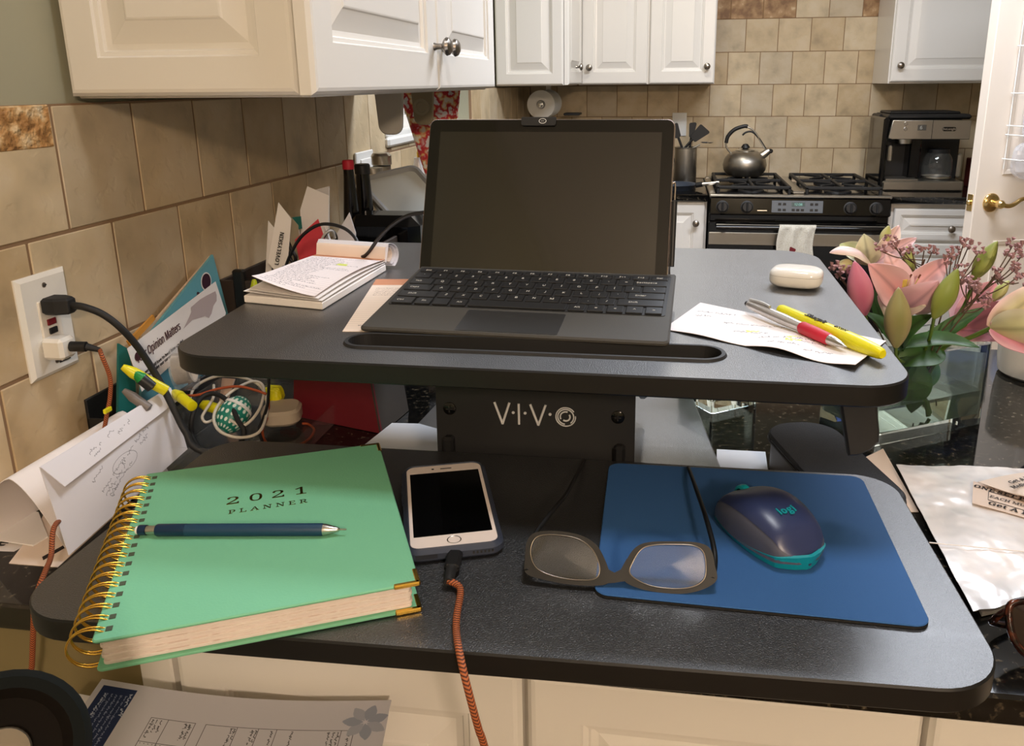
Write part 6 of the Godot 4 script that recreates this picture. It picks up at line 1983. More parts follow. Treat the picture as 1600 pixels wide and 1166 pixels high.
	card("red_card", "bright red card leaning at the front of the mail sorter", "card", [Vector3(0.1594, 1.1803, -0.3800), Vector3(0.1719, 1.1423, -0.3750), Vector3(0.1688, 1.1213, -0.3700), Vector3(0.1411, 1.0931, -0.3600), Vector3(0.1323, 1.0962, -0.3600), Vector3(0.1197, 1.1446, -0.3750)], M.red, B, 0.0015, g)
	card("white_card", "crumpled white slip at the bottom of the mail sorter by the cord's plug", "card", [Vector3(0.1193, 1.1101, -0.3300), Vector3(0.1432, 1.1161, -0.3400), Vector3(0.1435, 1.0945, -0.3300), Vector3(0.1186, 1.0916, -0.3300)], M.paper, B, 0.001, g)
	card("letter", "white pointed paper corner sticking up behind the note pad", "letter", [Vector3(0.2073, 1.1887, -0.4000), Vector3(0.2161, 1.1539, -0.4000), Vector3(0.2115, 1.0915, -0.4000), Vector3(0.1604, 1.0903, -0.4000), Vector3(0.1764, 1.1444, -0.4000)], mat(rgb(226, 226, 236), 0.8), B, 0.001, g)
	card("white_card", "narrow white card at the right end of the mail sorter", "card", [Vector3(0.1523, 1.1627, -0.4200), Vector3(0.1638, 1.1337, -0.4200), Vector3(0.1701, 1.1166, -0.4100), Vector3(0.1493, 1.1049, -0.4100)], M.paper, B, 0.001, g)
	cordthing("white_cable", "looped pale cord beside the bright red card", [Vector3(0.1664, 1.1243, -0.3550), Vector3(0.1689, 1.1395, -0.3550), Vector3(0.1782, 1.1569, -0.3550), Vector3(0.1856, 1.1636, -0.3600), Vector3(0.1879, 1.1609, -0.3700), Vector3(0.1861, 1.1482, -0.3800)], 0.0022, mat(rgb(190, 188, 186), 0.35))
	cordthing("dark_cable", "coiled dark cord behind the looped pale cord", [Vector3(0.1568, 1.1440, -0.4000), Vector3(0.1659, 1.1552, -0.4000), Vector3(0.1751, 1.1565, -0.4000), Vector3(0.1810, 1.1445, -0.4000), Vector3(0.1754, 1.1310, -0.4000), Vector3(0.1763, 1.1359, -0.4100)], 0.0026, M.black)
	t = thing("scissors", "black handled scissors standing between the letters of the mail sorter", "scissors")
	part("handle", tb(loop_pts([Vector3(0.1020, 1.1481, -0.3720), Vector3(0.1078, 1.1372, -0.3720), Vector3(0.1110, 1.1230, -0.3720), Vector3(0.1049, 1.1195, -0.3720), Vector3(0.1006, 1.1338, -0.3720)]), 0.003, 8), M.black, t)
	part("handle", tb(loop_pts([Vector3(0.1123, 1.1267, -0.3700), Vector3(0.1181, 1.1158, -0.3700), Vector3(0.1148, 1.1047, -0.3700), Vector3(0.1078, 1.1156, -0.3700)]), 0.003, 8), M.black, t)
	part("blade", board([Vector3(0.1038, 1.1195, -0.3720), Vector3(0.1100, 1.1130, -0.3720), Vector3(0.1131, 1.0729, -0.3720), Vector3(0.1061, 1.0727, -0.3720)], 0.002, B), M.steel, t)
	# dark speaker-like box behind the pad
	o = part("black_appliance", bx(Vector3(0.15, 0.235, 0.10), Vector3(0.185, CT + 0.1175, -0.655), 0.02), M.black_gloss)
	tag(o, "black glossy appliance in the dark corner behind the note pad", "appliance")
	# black holder with a yellow-green marker at the wall
	o = part("black_post", bx(Vector3(0.02, 0.30, 0.014), Vector3(0.0500, 1.0768, -0.3024) + Vector3(0, -0.12, 0), 0.003), M.black)
	o.position.y = 0.001
	tag(o, "flat black post against the tile at the left end of the note pad", "post")
	marker("highlighter", "yellow green marker tip sticking up behind the note pad's left end", Vector3(0.0873, 1.0970, -0.2800), Vector3(0.0845, 1.0620, -0.2800), 0.0062, mat(rgb(190, 204, 30), 0.4))


func loop_pts(p: Array) -> Array:
	var l := loop2(p, 5)
	l.append(l[0])
	return l


func cordthing(called: String, label: String, pts: Array, r: float, m: Material):
	var o := part(called, tb(curve(pts, 6), r, 8), m)
	tag(o, label, "cable", "cords by the tiled wall")


func marker(called: String, label: String, a: Vector3, b: Vector3, r: float, m: Material, end: Material = null):
	var t := thing(called, label, "pen")
	var l := a.distance_to(b)
	var xf := along(a, b)
	part("cap", turned([Vector2(0, 0.0), Vector2(r * 0.5, 0.0), Vector2(r * 0.62, 0.002), Vector2(r * 1.06, 0.014), Vector2(r * 1.06, minf(0.03, l * 0.4))], 16, xf), end if end else m, t)
	part("barrel", turned([Vector2(r, minf(0.03, l * 0.4)), Vector2(r, l - 0.002), Vector2(0, l)], 16, xf), m, t)


# ------------------------------------------------------------------ right part of the counter
func right_counter_items():
	var rg := RandomNumberGenerator.new()
	rg.seed = 33
	# black zip case
	var t := thing("zip_case", "black mesh zip case with grey sides on the granite behind the lower tray", "case")
	var ax0 := Vector3(0.918, CT, -0.108)
	var ax1 := Vector3(0.968, CT, 0.085)
	var L := ax0.distance_to(ax1)
	var xf := Transform3D(Basis((ax1 - ax0).normalized().cross(Vector3.UP) * -1.0, Vector3.UP, (ax1 - ax0).normalized()), ax0)
	var mesh_m := mat(rgb(24, 25, 30), 0.7)
	mesh_m.heightmap_enabled = true
	mesh_m.heightmap_texture = noise(91, 0.22, [], [], 1, 512, FastNoiseLite.TYPE_CELLULAR)
	mesh_m.heightmap_scale = 0.12
	tri_map(mesh_m, 8.0, false)
	var pl := roundpoly([Vector2(-0.047, -0.015), Vector2(0.047, -0.015), Vector2(0.047, L + 0.02), Vector2(-0.047, L + 0.02)], [0.042], 10)
	var st := mb()
	plate(st, inset(pl, 0.004), 0.0, 0.044, 0.0)
	part("side_wall", st, mat(rgb(120, 112, 108), 0.5), t, xf)
	part("lid", slab(pl, 0.042, 0.049, 0.003), mesh_m, t, xf)
	var zp := []
	for p in inset(pl, 0.0005):
		zp.append(xf * Vector3(p.x, 0.041, p.y))
	st = mb()
	tube(st, zp, 0.0016, 6, -1.0, 0.0, true)
	part("piping", st, mat(rgb(60, 58, 58), 0.5), t)
	# tan card under the case
	var o := part("tan_card", board([Vector3(1.0034, 0.9152, -0.1193), Vector3(1.0405, 0.9152, -0.1583), Vector3(1.0407, 0.9152, 0.0161), Vector3(1.0145, 0.9152, 0.0196)], 0.0008, Vector3.UP), mat(rgb(222, 200, 180), 0.75))
	tag(o, "tan cardboard piece between the black case and the clear mailer bag", "card")
	# mailer bag
	var pm := mat(Color.WHITE, 0.22)
	pm.albedo_texture = noise(92, 0.008, [rgb(236, 232, 230), rgb(242, 240, 240), rgb(236, 226, 220)], [0.3, 0.5, 0.8], 2)
	tri_map(pm, 1.5)
	pm.heightmap_enabled = true
	pm.heightmap_texture = noise(93, 0.008, [], [], 4)
	pm.heightmap_scale = 0.8
	pm.clearcoat_enabled = true
	pm.clearcoat = 0.6
	pm.clearcoat_roughness = 0.1
	var cy := CT + 0.006
	var q := [Vector3(1.0410, 0.9200, -0.0933), Vector3(1.2747, 0.9200, -0.1076), Vector3(1.1556, 0.9200, 0.1661), Vector3(1.0343, 0.9200, 0.2182)]
	var n := FastNoiseLite.new()
	n.seed = 8
	n.frequency = 3.0
	t = thing("mailer_bag", "glossy clear plastic mailer bag full of white papers on the granite", "plastic bag")
	part("papers", paper(patch(q[0] + Vector3(0.01, -0.002, 0.005), q[1] + Vector3(0, -0.002, 0.005), q[2] + Vector3(0, -0.002, -0.005), q[3] + Vector3(0.01, -0.002, -0.005)), 4, 4, 0.003), M.paper, t)
	part("bag_skin", paper(patch(q[0], q[1], q[2], q[3], func(u: float, v: float) -> Vector3: return Vector3(0, 0.003 + 0.0025 * n.get_noise_2d(u * 1.3, v * 1.6) + 0.002 * sin(u * PI) * sin(v * PI), 0)), 36, 36, 0.0008), pm, t)
	part("heat_seal", tb([Vector3(1.0267, 0.9262, 0.1039), Vector3(1.1183, 0.9262, 0.1091)], 0.0007, 6), M.paper, t)
	# coupons on the bag
	var tan_m := mat(rgb(228, 208, 192), 0.75)
	var c := [Vector3(1.1193, 0.9270, -0.0486), Vector3(1.1990, 0.9270, 0.0016), Vector3(1.1722, 0.9270, 0.0512), Vector3(1.0996, 0.9270, 0.0088)]
	o = part("coupon", paper(patch(c[0], c[1], c[2], c[3]), 6, 4, 0.0006), tan_m)
	tag(o, "cream coupon strip with a framed heading lying on the mailer bag", "coupon")
	var cx: Vector3 = (c[1] - c[0]).normalized()
	var cxf := func(p: Vector3) -> Transform3D: return Transform3D(Basis(cx, cx.cross(Vector3.UP) * -1.0, Vector3.UP), p + Vector3(0, 0.0006, 0))
	words("lettering", "ONE SET PER COUPON", 0.0105, M.ink, o, cxf.call(Vector3(1.1655, 0.9274, -0.0038)), "Droid Serif", true, 0.0003)
	words("lettering", "EACH MUST BE", 0.008, M.ink, o, cxf.call(Vector3(1.1495, 0.9274, 0.0060)), "Droid Serif", false, 0.0003)
	words("lettering", "Get A Free", 0.0115, M.ink, o, cxf.call(Vector3(1.1432, 0.9274, 0.0232)), "Droid Serif", true, 0.0003)
	var fr := mb()
	tube(fr, [Vector3(1.1280, 0.9274, -0.0225), Vector3(1.1870, 0.9274, 0.0144)], 0.0004, 4)
	tube(fr, [Vector3(1.1280, 0.9274, -0.0225), Vector3(1.1201, 0.9274, -0.0008), Vector3(1.1778, 0.9274, 0.0373)], 0.0004, 4)
	part("frame_print", fr, M.ink, o)
	c = [Vector3(1.1209, 0.9310, -0.0391), Vector3(1.2094, 0.9400, -0.0635), Vector3(1.1726, 0.9400, 0.0293), Vector3(1.1506, 0.9340, -0.0033)]
	o = part("coupon", paper(patch(c[0], c[1], c[2], c[3], func(u: float, v: float) -> Vector3: return Vector3(0, 0.003 * sin(u * PI), 0)), 8, 6, 0.0006), mat(rgb(232, 216, 202), 0.75))
	tag(o, "folded cream coupon curling up over the framed coupon strip at the right edge", "coupon")
	var c2 := Vector3(0.85, 0, -0.53)
	var lf := Transform3D(Basis(c2.normalized(), c2.normalized().cross(Vector3.UP) * -1.0, Vector3.UP), Vector3(1.1646, 0.9385, -0.0317) + Vector3(0, 0.002, 0))
	words("lettering", "Get A Pr", 0.009, M.ink, o, lf, "Droid Serif", true, 0.0003)
	words("lettering", "Medium fries", 0.008, M.ink, o, lf.translated_local(Vector3(0.0, -0.010, 0)), "Droid Serif", true, 0.0003)
	# sunglasses at the right edge
	t = thing("sunglasses", "brown tortoiseshell sunglasses with dark lenses at the lower right edge of the counter", "sunglasses")
	var tort := mat(Color.WHITE, 0.12)
	tort.albedo_texture = noise(94, 0.02, [rgb(20, 12, 12), rgb(52, 24, 20), rgb(96, 48, 30)], [0.3, 0.55, 0.8], 3)
	tri_map(tort, 8.0, false)
	var lc: Vector3 = Vector3(1.0539, 0.9300, 0.2528)
	var tilt := Transform3D(Basis(Vector3.UP, 0.15) * Basis(Vector3.RIGHT, -0.5) * Basis.from_scale(Vector3.ONE * 1.15), Vector3(1.078, CT + 0.026, 0.262))
	for k in 2:
		var oo := Vector3(0.062 * k, 0, 0)
		var lp := loop2([Vector3(-0.027, 0.012, 0), Vector3(-0.02, 0.02, 0.001), Vector3(0.012, 0.021, 0.001), Vector3(0.026, 0.015, 0), Vector3(0.025, -0.006, 0), Vector3(0.012, -0.02, 0), Vector3(-0.012, -0.021, 0), Vector3(-0.025, -0.008, 0)], 5)
		st = mb()
		var pts := []
		for p in lp:
			pts.append(tilt * (p + oo))
		tube(st, pts, 0.0032, 8, -1.0, 0.0, true)
		part("rim", st, tort, t)
		st = mb()
		var lens_c := tilt * (oo + Vector3(0, 0, 0.004))
		for i in pts.size():
			tri(st, lens_c, pts[i], pts[(i + 1) % pts.size()], tilt.basis.z)
			tri(st, lens_c - tilt.basis.z * 0.002, pts[i] - tilt.basis.z * 0.001, pts[(i + 1) % pts.size()] - tilt.basis.z * 0.001, -tilt.basis.z)
		part("lens", st, mat(rgb(34, 20, 18), 0.06), t)
	part("bridge", tb(curve([tilt * Vector3(0.025, 0.013, 0), tilt * Vector3(0.031, 0.016, 0.002), tilt * Vector3(0.037, 0.013, 0)]), 0.003, 8), tort, t)
	part("temple", tb(curve([tilt * Vector3(-0.028, 0.013, -0.002), tilt * Vector3(-0.032, 0.006, -0.012), tilt * Vector3(-0.02, 0.0, -0.03), tilt * Vector3(0.05, -0.012, -0.05)]), 0.003, 8), tort, t)
	# blue cloth at the right edge
	var bl := mat(rgb(38, 66, 140), 0.8)
	o = part("blue_cloth", wrinkled(Vector3(0.26, 0.09, 0.2), rg, 0.3), bl, self, at(Vector3(1.375, CT + 0.06, -0.165), 0.3))
	tag(o, "bundle of royal blue cloth at the right edge of the granite", "cloth")
	o = part("black_bag", slab(roundrect(0, 0, 0.22, 0.2, 0.03), 0.0, 0.02, 0.006), M.rubber, self, at(Vector3(1.385, CT, -0.14), 0.3))
	tag(o, "flat black bag under the bundle of blue cloth", "bag")
	# white crock and glass on the far edge
	t = thing("white_canister", "large white ceramic canister on the far right of the counter behind the lilies", "canister", Vector3(1.372, CT, -0.50))
	part("body", turned([Vector2(0, 0), Vector2(0.058, 0.0), Vector2(0.066, 0.006), Vector2(0.069, 0.03), Vector2(0.071, 0.11), Vector2(0.068, 0.11), Vector2(0.062, 0.02), Vector2(0, 0.015)], 36), mat(rgb(226, 220, 206), 0.22), t)
	t = thing("glass_tumbler", "clear ribbed glass standing beside the white canister", "glass", Vector3(1.285, CT, -0.572))
	part("body", turned([Vector2(0, 0.0), Vector2(0.026, 0.0), Vector2(0.028, 0.004), Vector2(0.03, 0.075), Vector2(0.0285, 0.075), Vector2(0.026, 0.008), Vector2(0, 0.007)], 28), M.glass, t)
	for k in 10:
		var a := TAU * k / 10.0
		part("rib", tb([Vector3(cos(a) * 0.0278, 0.006, sin(a) * 0.0278), Vector3(cos(a) * 0.0302, 0.072, sin(a) * 0.0302)], 0.0012, 5), M.glass, t)


# ------------------------------------------------------------------ vases and lilies
func wrinkled(s: Vector3, rg: RandomNumberGenerator, amp: float) -> SurfaceTool:
	var n := FastNoiseLite.new()
	n.seed = rg.randi()
	n.frequency = 1.1
	n.fractal_type = FastNoiseLite.FRACTAL_RIDGED
	n.fractal_octaves = 2
	return paper(func(u: float, v: float) -> Vector3:
		var a := -u * TAU
		var b := (v - 0.5) * PI
		var d := Vector3(cos(b) * cos(a), sin(b), cos(b) * sin(a))
		return d * s * 0.5 * (1.0 + amp * n.get_noise_3dv(d * 1.1)), 48, 28, 0.002)


func solid_glass() -> StandardMaterial3D:
	var g := mat(rgb(232, 244, 240), 0.0)
	g.albedo_color.a = 0.02
	g.transparency = BaseMaterial3D.TRANSPARENCY_ALPHA
	g.refraction_enabled = true
	g.refraction_scale = 0.05
	return g


func glass_box(called: String, label: String, p: Vector3, yaw: float, w: float, d: float, h: float, wall: float) -> Node3D:
	var t := thing(called, label, "vase", p)
	t.rotation.y = yaw
	var st := mb()
	var o := roundrect(0, 0, w, d, 0.006, 4)
	var i := inset(o, wall)
	plate(st, o, 0.0, h, 0.0, Transform3D.IDENTITY, false)
	cap(st, o, 0.0, -1.0)
	for k in i.size():
		var a := i[k]
		var b := i[(k + 1) % i.size()]
		quad(st, Vector3(a.x, h, a.y), Vector3(b.x, h, b.y), Vector3(b.x, 0.016, b.y), Vector3(a.x, 0.016, a.y), Vector3(-a.x, 0, -a.y))
	cap(st, i, 0.016, 1.0)
	band(st, o, h, i, h, Transform3D.IDENTITY)
	part("glass", st, solid_glass(), t)
	return t


const PINK := Color(0.76, 0.46, 0.48)
const ROSE := Color(0.66, 0.20, 0.30)
const CREAM := Color(0.76, 0.68, 0.48)
const LIME := Color(0.42, 0.46, 0.12)


# a petal along a bent spine; up is the side its face looks to
func petal(parent: Node, a: Vector3, b: Vector3, w: float, up: Vector3, bend: float, cup: float, c0: Color, c1: Color, called := "petal", power := 0.8, tip := 0.0):
	var d := b - a
	var side := d.cross(up).normalized()
	var nrm := side.cross(d).normalized()
	var f := func(u: float, v: float) -> Vector3:
		var x := (u - 0.5) * 2.0
		var ww := w * 0.5 * pow(maxf(sin(PI * (0.06 + 0.94 * pow(v, power))), 0.0), 0.75)
		var p := a + d * v + nrm * (bend * 4.0 * v * (1.0 - v) - tip * pow(v, 4.0))
		return p + side * x * ww + nrm * (cup * ww * x * x + 0.0012 * (absf(x) - 0.4) * sin(v * 12.0))
	var tint := func(u: float, v: float) -> Color:
		var x := absf(u - 0.5) * 2.0
		var k := clampf(0.25 + 0.75 * x * x + 0.2 * sin(v * 7.0 + u * 5.0) * 0.4, 0.0, 1.0)
		var c := c0.lerp(c1, k * (1.0 - 0.55 * pow(v, 3.0)))
		return c.darkened(0.3 * maxf(0.0, 1.0 - x * 7.0) + 0.07 * maxf(0.0, sin(x * 22.0 + v * 3.0)))
	part(called, paper(f, 10, 16, 0.0009, tint), M.petal, parent)


func bud(label: String, a: Vector3, b: Vector3, w: float, c0: Color, c1: Color, stem: Array):
	var t := thing("lily_bud", label, "flower", Vector3.ZERO, "lily stems in the glass vase")
	var xf := along(a, b)
	var l := a.distance_to(b)
	var f := func(u: float, v: float) -> Vector3:
		var ang := u * TAU
		var r := w * 0.43 * pow(maxf(sin(PI * (0.05 + 0.95 * pow(v, 0.95))), 0.0), 0.95) * (1.0 + 0.07 * cos(ang * 3.0))
		return xf * Vector3(r * cos(-ang), l * v, r * sin(-ang))
	var tint := func(u: float, v: float) -> Color:
		return c0.lerp(c1, 0.5 + 0.5 * cos(u * TAU * 3.0)).lerp(c0, v * 0.4)
	part("bud", paper(f, 30, 20, 0.0006, tint), M.petal, t)
	part("stem", tb(curve([a + (b - a) * 0.02] + stem), 0.0022, 8), M.stem, t)


func leaf(parent: Node, a: Vector3, b: Vector3, w: float, bend: float, up := Vector3.UP):
	petal(parent, a, b, w, up, bend, 0.35, Color(0.035, 0.10, 0.02), Color(0.05, 0.15, 0.03), "leaf", 0.9)


func bouquet():
	var pm := mat(Color.WHITE, 0.5)
	pm.vertex_color_use_as_albedo = true
	pm.backlight_enabled = true
	pm.backlight = Color(0.25, 0.25, 0.25)
	M.petal = pm
	M.stem = mat(rgb(96, 122, 44), 0.5)
	var twig := mat(rgb(98, 78, 58), 0.7)
	var statice := mat(rgb(176, 138, 140), 0.85)
	# vases
	var v := glass_box("glass_vase", "rectangular clear glass vase holding the pink lilies", Vector3(1.086, CT + 0.0004, -0.262), 0.54, 0.205, 0.11, 0.122, 0.006)
	var wat := mb()
	var wi := roundrect(0, 0, 0.1925, 0.0975, 0.004, 4)
	plate(wat, wi, 0.0165, 0.052, 0.0)
	var wm := mat(rgb(236, 246, 242), 0.0)
	wm.albedo_color.a = 0.02
	wm.transparency = BaseMaterial3D.TRANSPARENCY_ALPHA
	wm.refraction_enabled = true
	wm.refraction_scale = 0.033
	part("water", wat, wm, v)
	glass_box("glass_vase", "second, smaller square glass vase seen under the upper tray beside the riser's base", Vector3(0.826, CT + 0.0004, -0.318), 0.62, 0.09, 0.09, 0.1, 0.007)
	var foot := Vector3(1.105, CT + 0.03, -0.27)
	var rim := Vector3(1.09, 1.04, -0.255)
	# lily 1, back left
	var t := thing("lily", "pale pink open lily at the back left with one petal curling over the tray", "flower", Vector3.ZERO, "")
	var c := Vector3(1.0222, 1.1486, -0.2600)
	petal(t, c, Vector3(0.9608, 1.1717, -0.2200), 0.034, Vector3(-0.2, 1, 0.5), 0.014, -0.35, PINK.lightened(0.15), CREAM)
	petal(t, c, Vector3(1.0114, 1.1910, -0.2600), 0.036, Vector3(-0.2, 0.2, 1), 0.004, 0.3, LIME.lightened(0.3), CREAM)
	petal(t, c + Vector3(0.006, 0, 0), Vector3(1.0671, 1.1978, -0.3000), 0.026, Vector3(0.1, 0.3, 1), 0.006, 0.4, PINK, CREAM)
	petal(t, c + Vector3(0.006, 0, 0), Vector3(1.0868, 1.1834, -0.2800), 0.022, Vector3(0.0, 0.5, 1), 0.01, 0.5, PINK, PINK.lightened(0.2))
	petal(t, c, Vector3(0.9880, 1.1685, -0.3000), 0.03, Vector3(0, 0.6, 1), 0.006, 0.4, LIME, CREAM)
	part("stem", tb(curve([c, Vector3(1.0424, 1.1125, -0.2700), Vector3(1.0662, 1.0469, -0.2700), foot]), 0.003, 8), M.stem, t)
	# lily 2, centre
	t = thing("lily", "large pink open lily in the middle of the bouquet with broad petals", "flower", Vector3.ZERO, "")
	c = Vector3(1.0537, 1.1141, -0.2000)
	petal(t, c, Vector3(1.0007, 1.1674, -0.1700), 0.052, Vector3(0.2, 0.25, 1), 0.006, 0.25, Color(0.80, 0.36, 0.36), PINK.lightened(0.2))
	petal(t, c, Vector3(1.0345, 1.1741, -0.2200), 0.04, Vector3(0.1, 0.1, 1), 0.008, 0.3, Color(0.85, 0.5, 0.45), PINK.lightened(0.25))
	petal(t, c, Vector3(1.1134, 1.1672, -0.2200), 0.036, Vector3(0.0, 0.4, 1), 0.01, 0.3, Color(0.78, 0.34, 0.34), PINK.lightened(0.2))
	petal(t, c + Vector3(0, -0.012, 0.004), Vector3(1.0824, 1.1513, -0.1500), 0.052, Vector3(0.2, 0.4, 1), 0.012, -0.25, Color(0.72, 0.36, 0.44), PINK.lightened(0.15))
	petal(t, c + Vector3(0, -0.018, 0), Vector3(1.0189, 1.1234, -0.1800), 0.034, Vector3(0, 0.3, 1), 0.008, -0.3, PINK.lightened(0.4), CREAM.lightened(0.2))
	petal(t, c + Vector3(0, -0.01, -0.006), Vector3(1.0735, 1.1165, -0.1600), 0.03, Vector3(0, 0.3, 1), 0.006, -0.3, CREAM.lightened(0.2), PINK.lightened(0.2))
	part("pistil", tb([c, Vector3(1.0530, 1.1445, -0.1900)], 0.0032, 8, 0.004), mat(rgb(226, 204, 96), 0.5), t)
	for k in 4:
		var a := c + Vector3(0.004 * k - 0.006, 0.004, 0.006)
		var b := a + Vector3(0.007 * k - 0.01, 0.03, 0.004)
		part("stamen", tb([a, b], 0.0008, 5), mat(rgb(210, 190, 120), 0.6), t)
		part("anther", tb([b - Vector3(0.0012, 0.002, 0), b + Vector3(0.0012, 0.003, 0)], 0.0012, 6), mat(rgb(110, 60, 36), 0.8), t)
	part("stem", tb(curve([c, Vector3(1.0663, 1.0711, -0.2200), rim, foot]), 0.0035, 8), M.stem, t)
	# lily 3, right, facing away
	t = thing("lily", "peach and green backed lily trumpet opening away at the right edge", "flower", Vector3.ZERO, "")
	c = Vector3(1.1634, 1.0836, -0.1800)
	petal(t, c, Vector3(1.2415, 1.1471, -0.2000), 0.04, Vector3(-0.3, 0.3, 1), 0.008, -0.5, Color(0.62, 0.6, 0.28), Color(0.85, 0.5, 0.42))
	petal(t, c, Vector3(1.2338, 1.1067, -0.1300), 0.046, Vector3(0, 0.1, 1), 0.012, -0.5, Color(0.60, 0.58, 0.26), CREAM)
	petal(t, c, Vector3(1.2154, 1.0578, -0.1500), 0.036, Vector3(0, 0.6, 1), 0.006, 0.3, ROSE, PINK)
	petal(t, c, Vector3(1.2963, 1.1041, -0.2600), 0.05, Vector3(0, 0.3, 1), 0.008, 0.3, PINK, Color(0.85, 0.5, 0.42))
	part("stem", tb(curve([c, Vector3(1.1461, 1.0637, -0.2000), Vector3(1.1183, 1.0381, -0.2200), foot]), 0.0032, 8), M.stem, t)
	# lily 4, behind it, magenta
	t = thing("lily", "deep pink lily behind the peach trumpet with petals fanning right", "flower", Vector3.ZERO, "")
	c = Vector3(1.1439, 1.0625, -0.2400)
	petal(t, c, Vector3(1.1979, 1.1079, -0.2200), 0.05, Vector3(0, 0.4, 1), 0.01, 0.3, ROSE, PINK)
	petal(t, c, Vector3(1.1979, 1.1237, -0.2800), 0.052, Vector3(-0.1, 0.2, 1), 0.006, 0.3, Color(0.74, 0.3, 0.36), PINK)
	petal(t, c, Vector3(1.1904, 1.0627, -0.2000), 0.036, Vector3(0, 0.7, 1), 0.006, 0.3, ROSE, PINK)
	petal(t, c, Vector3(1.1691, 1.1276, -0.3000), 0.04, Vector3(-0.2, 0.1, 1), 0.006, 0.3, PINK, PINK.lightened(0.3))
	part("stem", tb(curve([c, Vector3(1.1265, 1.0410, -0.2500), foot]), 0.003, 8), M.stem, t)
	# buds
	bud("broad beige green bud pointing up at the front of the bouquet", Vector3(1.0322, 1.0722, -0.1200), Vector3(1.0248, 1.1527, -0.1100), 0.036, Color(0.27, 0.26, 0.08), Color(0.42, 0.34, 0.17), [Vector3(1.0435, 1.0473, -0.1500), Vector3(1.09, 1.0, -0.25), foot])
	bud("green bud leaning right of the broad beige one", Vector3(1.0824, 1.1033, -0.1500), Vector3(1.1040, 1.1692, -0.1500), 0.03, Color(0.22, 0.28, 0.04), Color(0.30, 0.33, 0.07), [Vector3(1.0892, 1.0660, -0.1800), Vector3(1.1, 1.0, -0.25), foot])
	bud("high green bud leaning right in front of the white door", Vector3(1.1412, 1.1436, -0.2000), Vector3(1.1644, 1.1961, -0.2000), 0.025, Color(0.26, 0.31, 0.05), Color(0.33, 0.36, 0.09), [Vector3(1.1398, 1.1008, -0.2200), Vector3(1.1228, 1.0487, -0.2400), foot])
	bud("dark rose pink bud at the left of the bouquet beside the tray", Vector3(1.0044, 1.0966, -0.1800), Vector3(0.9827, 1.1720, -0.1700), 0.036, Color(0.60, 0.15, 0.25), Color(0.72, 0.28, 0.36), [Vector3(1.0246, 1.0573, -0.2000), Vector3(1.07, 1.0, -0.25), foot])
	bud("small green bud at the very top of the bouquet", Vector3(1.0416, 1.1715, -0.2800), Vector3(1.0482, 1.2008, -0.2800), 0.016, Color(0.42, 0.44, 0.12), Color(0.6, 0.55, 0.3), [Vector3(1.0491, 1.1291, -0.2800), rim, foot])
	bud("slim green bud behind the middle lily", Vector3(1.0786, 1.1307, -0.2600), Vector3(1.0697, 1.1759, -0.2600), 0.019, Color(0.34, 0.40, 0.08), Color(0.46, 0.46, 0.16), [Vector3(1.0847, 1.0883, -0.2600), rim, foot])
	bud("small green bud at the left of the bouquet behind the rose pink one", Vector3(0.9947, 1.1531, -0.2400), Vector3(0.9715, 1.1533, -0.2200), 0.018, Color(0.55, 0.56, 0.22), Color(0.72, 0.62, 0.36), [Vector3(1.0144, 1.1350, -0.2500), Vector3(1.0531, 1.0684, -0.2600), foot])
	bud("slim green bud low on the right between the filler twigs", Vector3(1.1767, 1.1108, -0.2200), Vector3(1.1930, 1.1395, -0.2200), 0.016, Color(0.45, 0.48, 0.14), Color(0.6, 0.58, 0.25), [Vector3(1.1577, 1.0805, -0.2300), Vector3(1.1238, 1.0393, -0.2400), foot])
	# leaves, each on a stem of its own kind
	t = thing("lily_foliage", "dark green lily leaves spreading over the rim of the glass vase", "leaves")
	leaf(t, Vector3(1.0544, 1.0420, -0.2000), Vector3(1.1453, 1.0630, -0.1600), 0.034, 0.012, Vector3(0, 1, 0.4))
	leaf(t, Vector3(1.0640, 1.0451, -0.2000), Vector3(1.0873, 1.1021, -0.1700), 0.034, 0.016, Vector3(-0.6, 0.6, 0.6))
	leaf(t, Vector3(1.0471, 1.0509, -0.1800), Vector3(1.0078, 1.0948, -0.2000), 0.026, 0.008, Vector3(0.5, 0.6, 0.6))
	leaf(t, Vector3(1.0865, 1.0506, -0.2000), Vector3(1.1609, 1.1068, -0.2000), 0.022, 0.004, Vector3(0, 0.7, 0.7))
	leaf(t, Vector3(1.0905, 1.0333, -0.2400), Vector3(1.1442, 1.0847, -0.2200), 0.02, 0.004, Vector3(0, 0.7, 0.7))
	leaf(t, Vector3(1.0404, 1.0610, -0.2200), Vector3(1.0102, 1.1328, -0.2200), 0.02, 0.005, Vector3(0.4, 0.2, 1))
	leaf(t, Vector3(1.1180, 1.0408, -0.2200), Vector3(1.0536, 1.0252, -0.1900), 0.05, 0.008, Vector3(0, 0.7, 0.7))
	leaf(t, Vector3(1.0835, 1.0188, -0.2400), Vector3(1.0842, 0.9454, -0.2300), 0.05, 0.01, Vector3(0.2, 0.1, 1))
	leaf(t, Vector3(1.1195, 1.0136, -0.2600), Vector3(1.0720, 0.9815, -0.2200), 0.045, 0.006, Vector3(0.1, 0.2, 1))
	part("stem", tb([Vector3(1.0862, 1.0331, -0.2400), Vector3(1.1114, 0.9380, -0.2350)], 0.0042, 10), M.stem, t)
	part("stem", tb([Vector3(1.0760, 1.0152, -0.2500), Vector3(1.1149, 0.9349, -0.2600)], 0.0032, 10), M.stem, t)
	# filler twigs with tiny pink flowers
	var rg := RandomNumberGenerator.new()
	rg.seed = 44
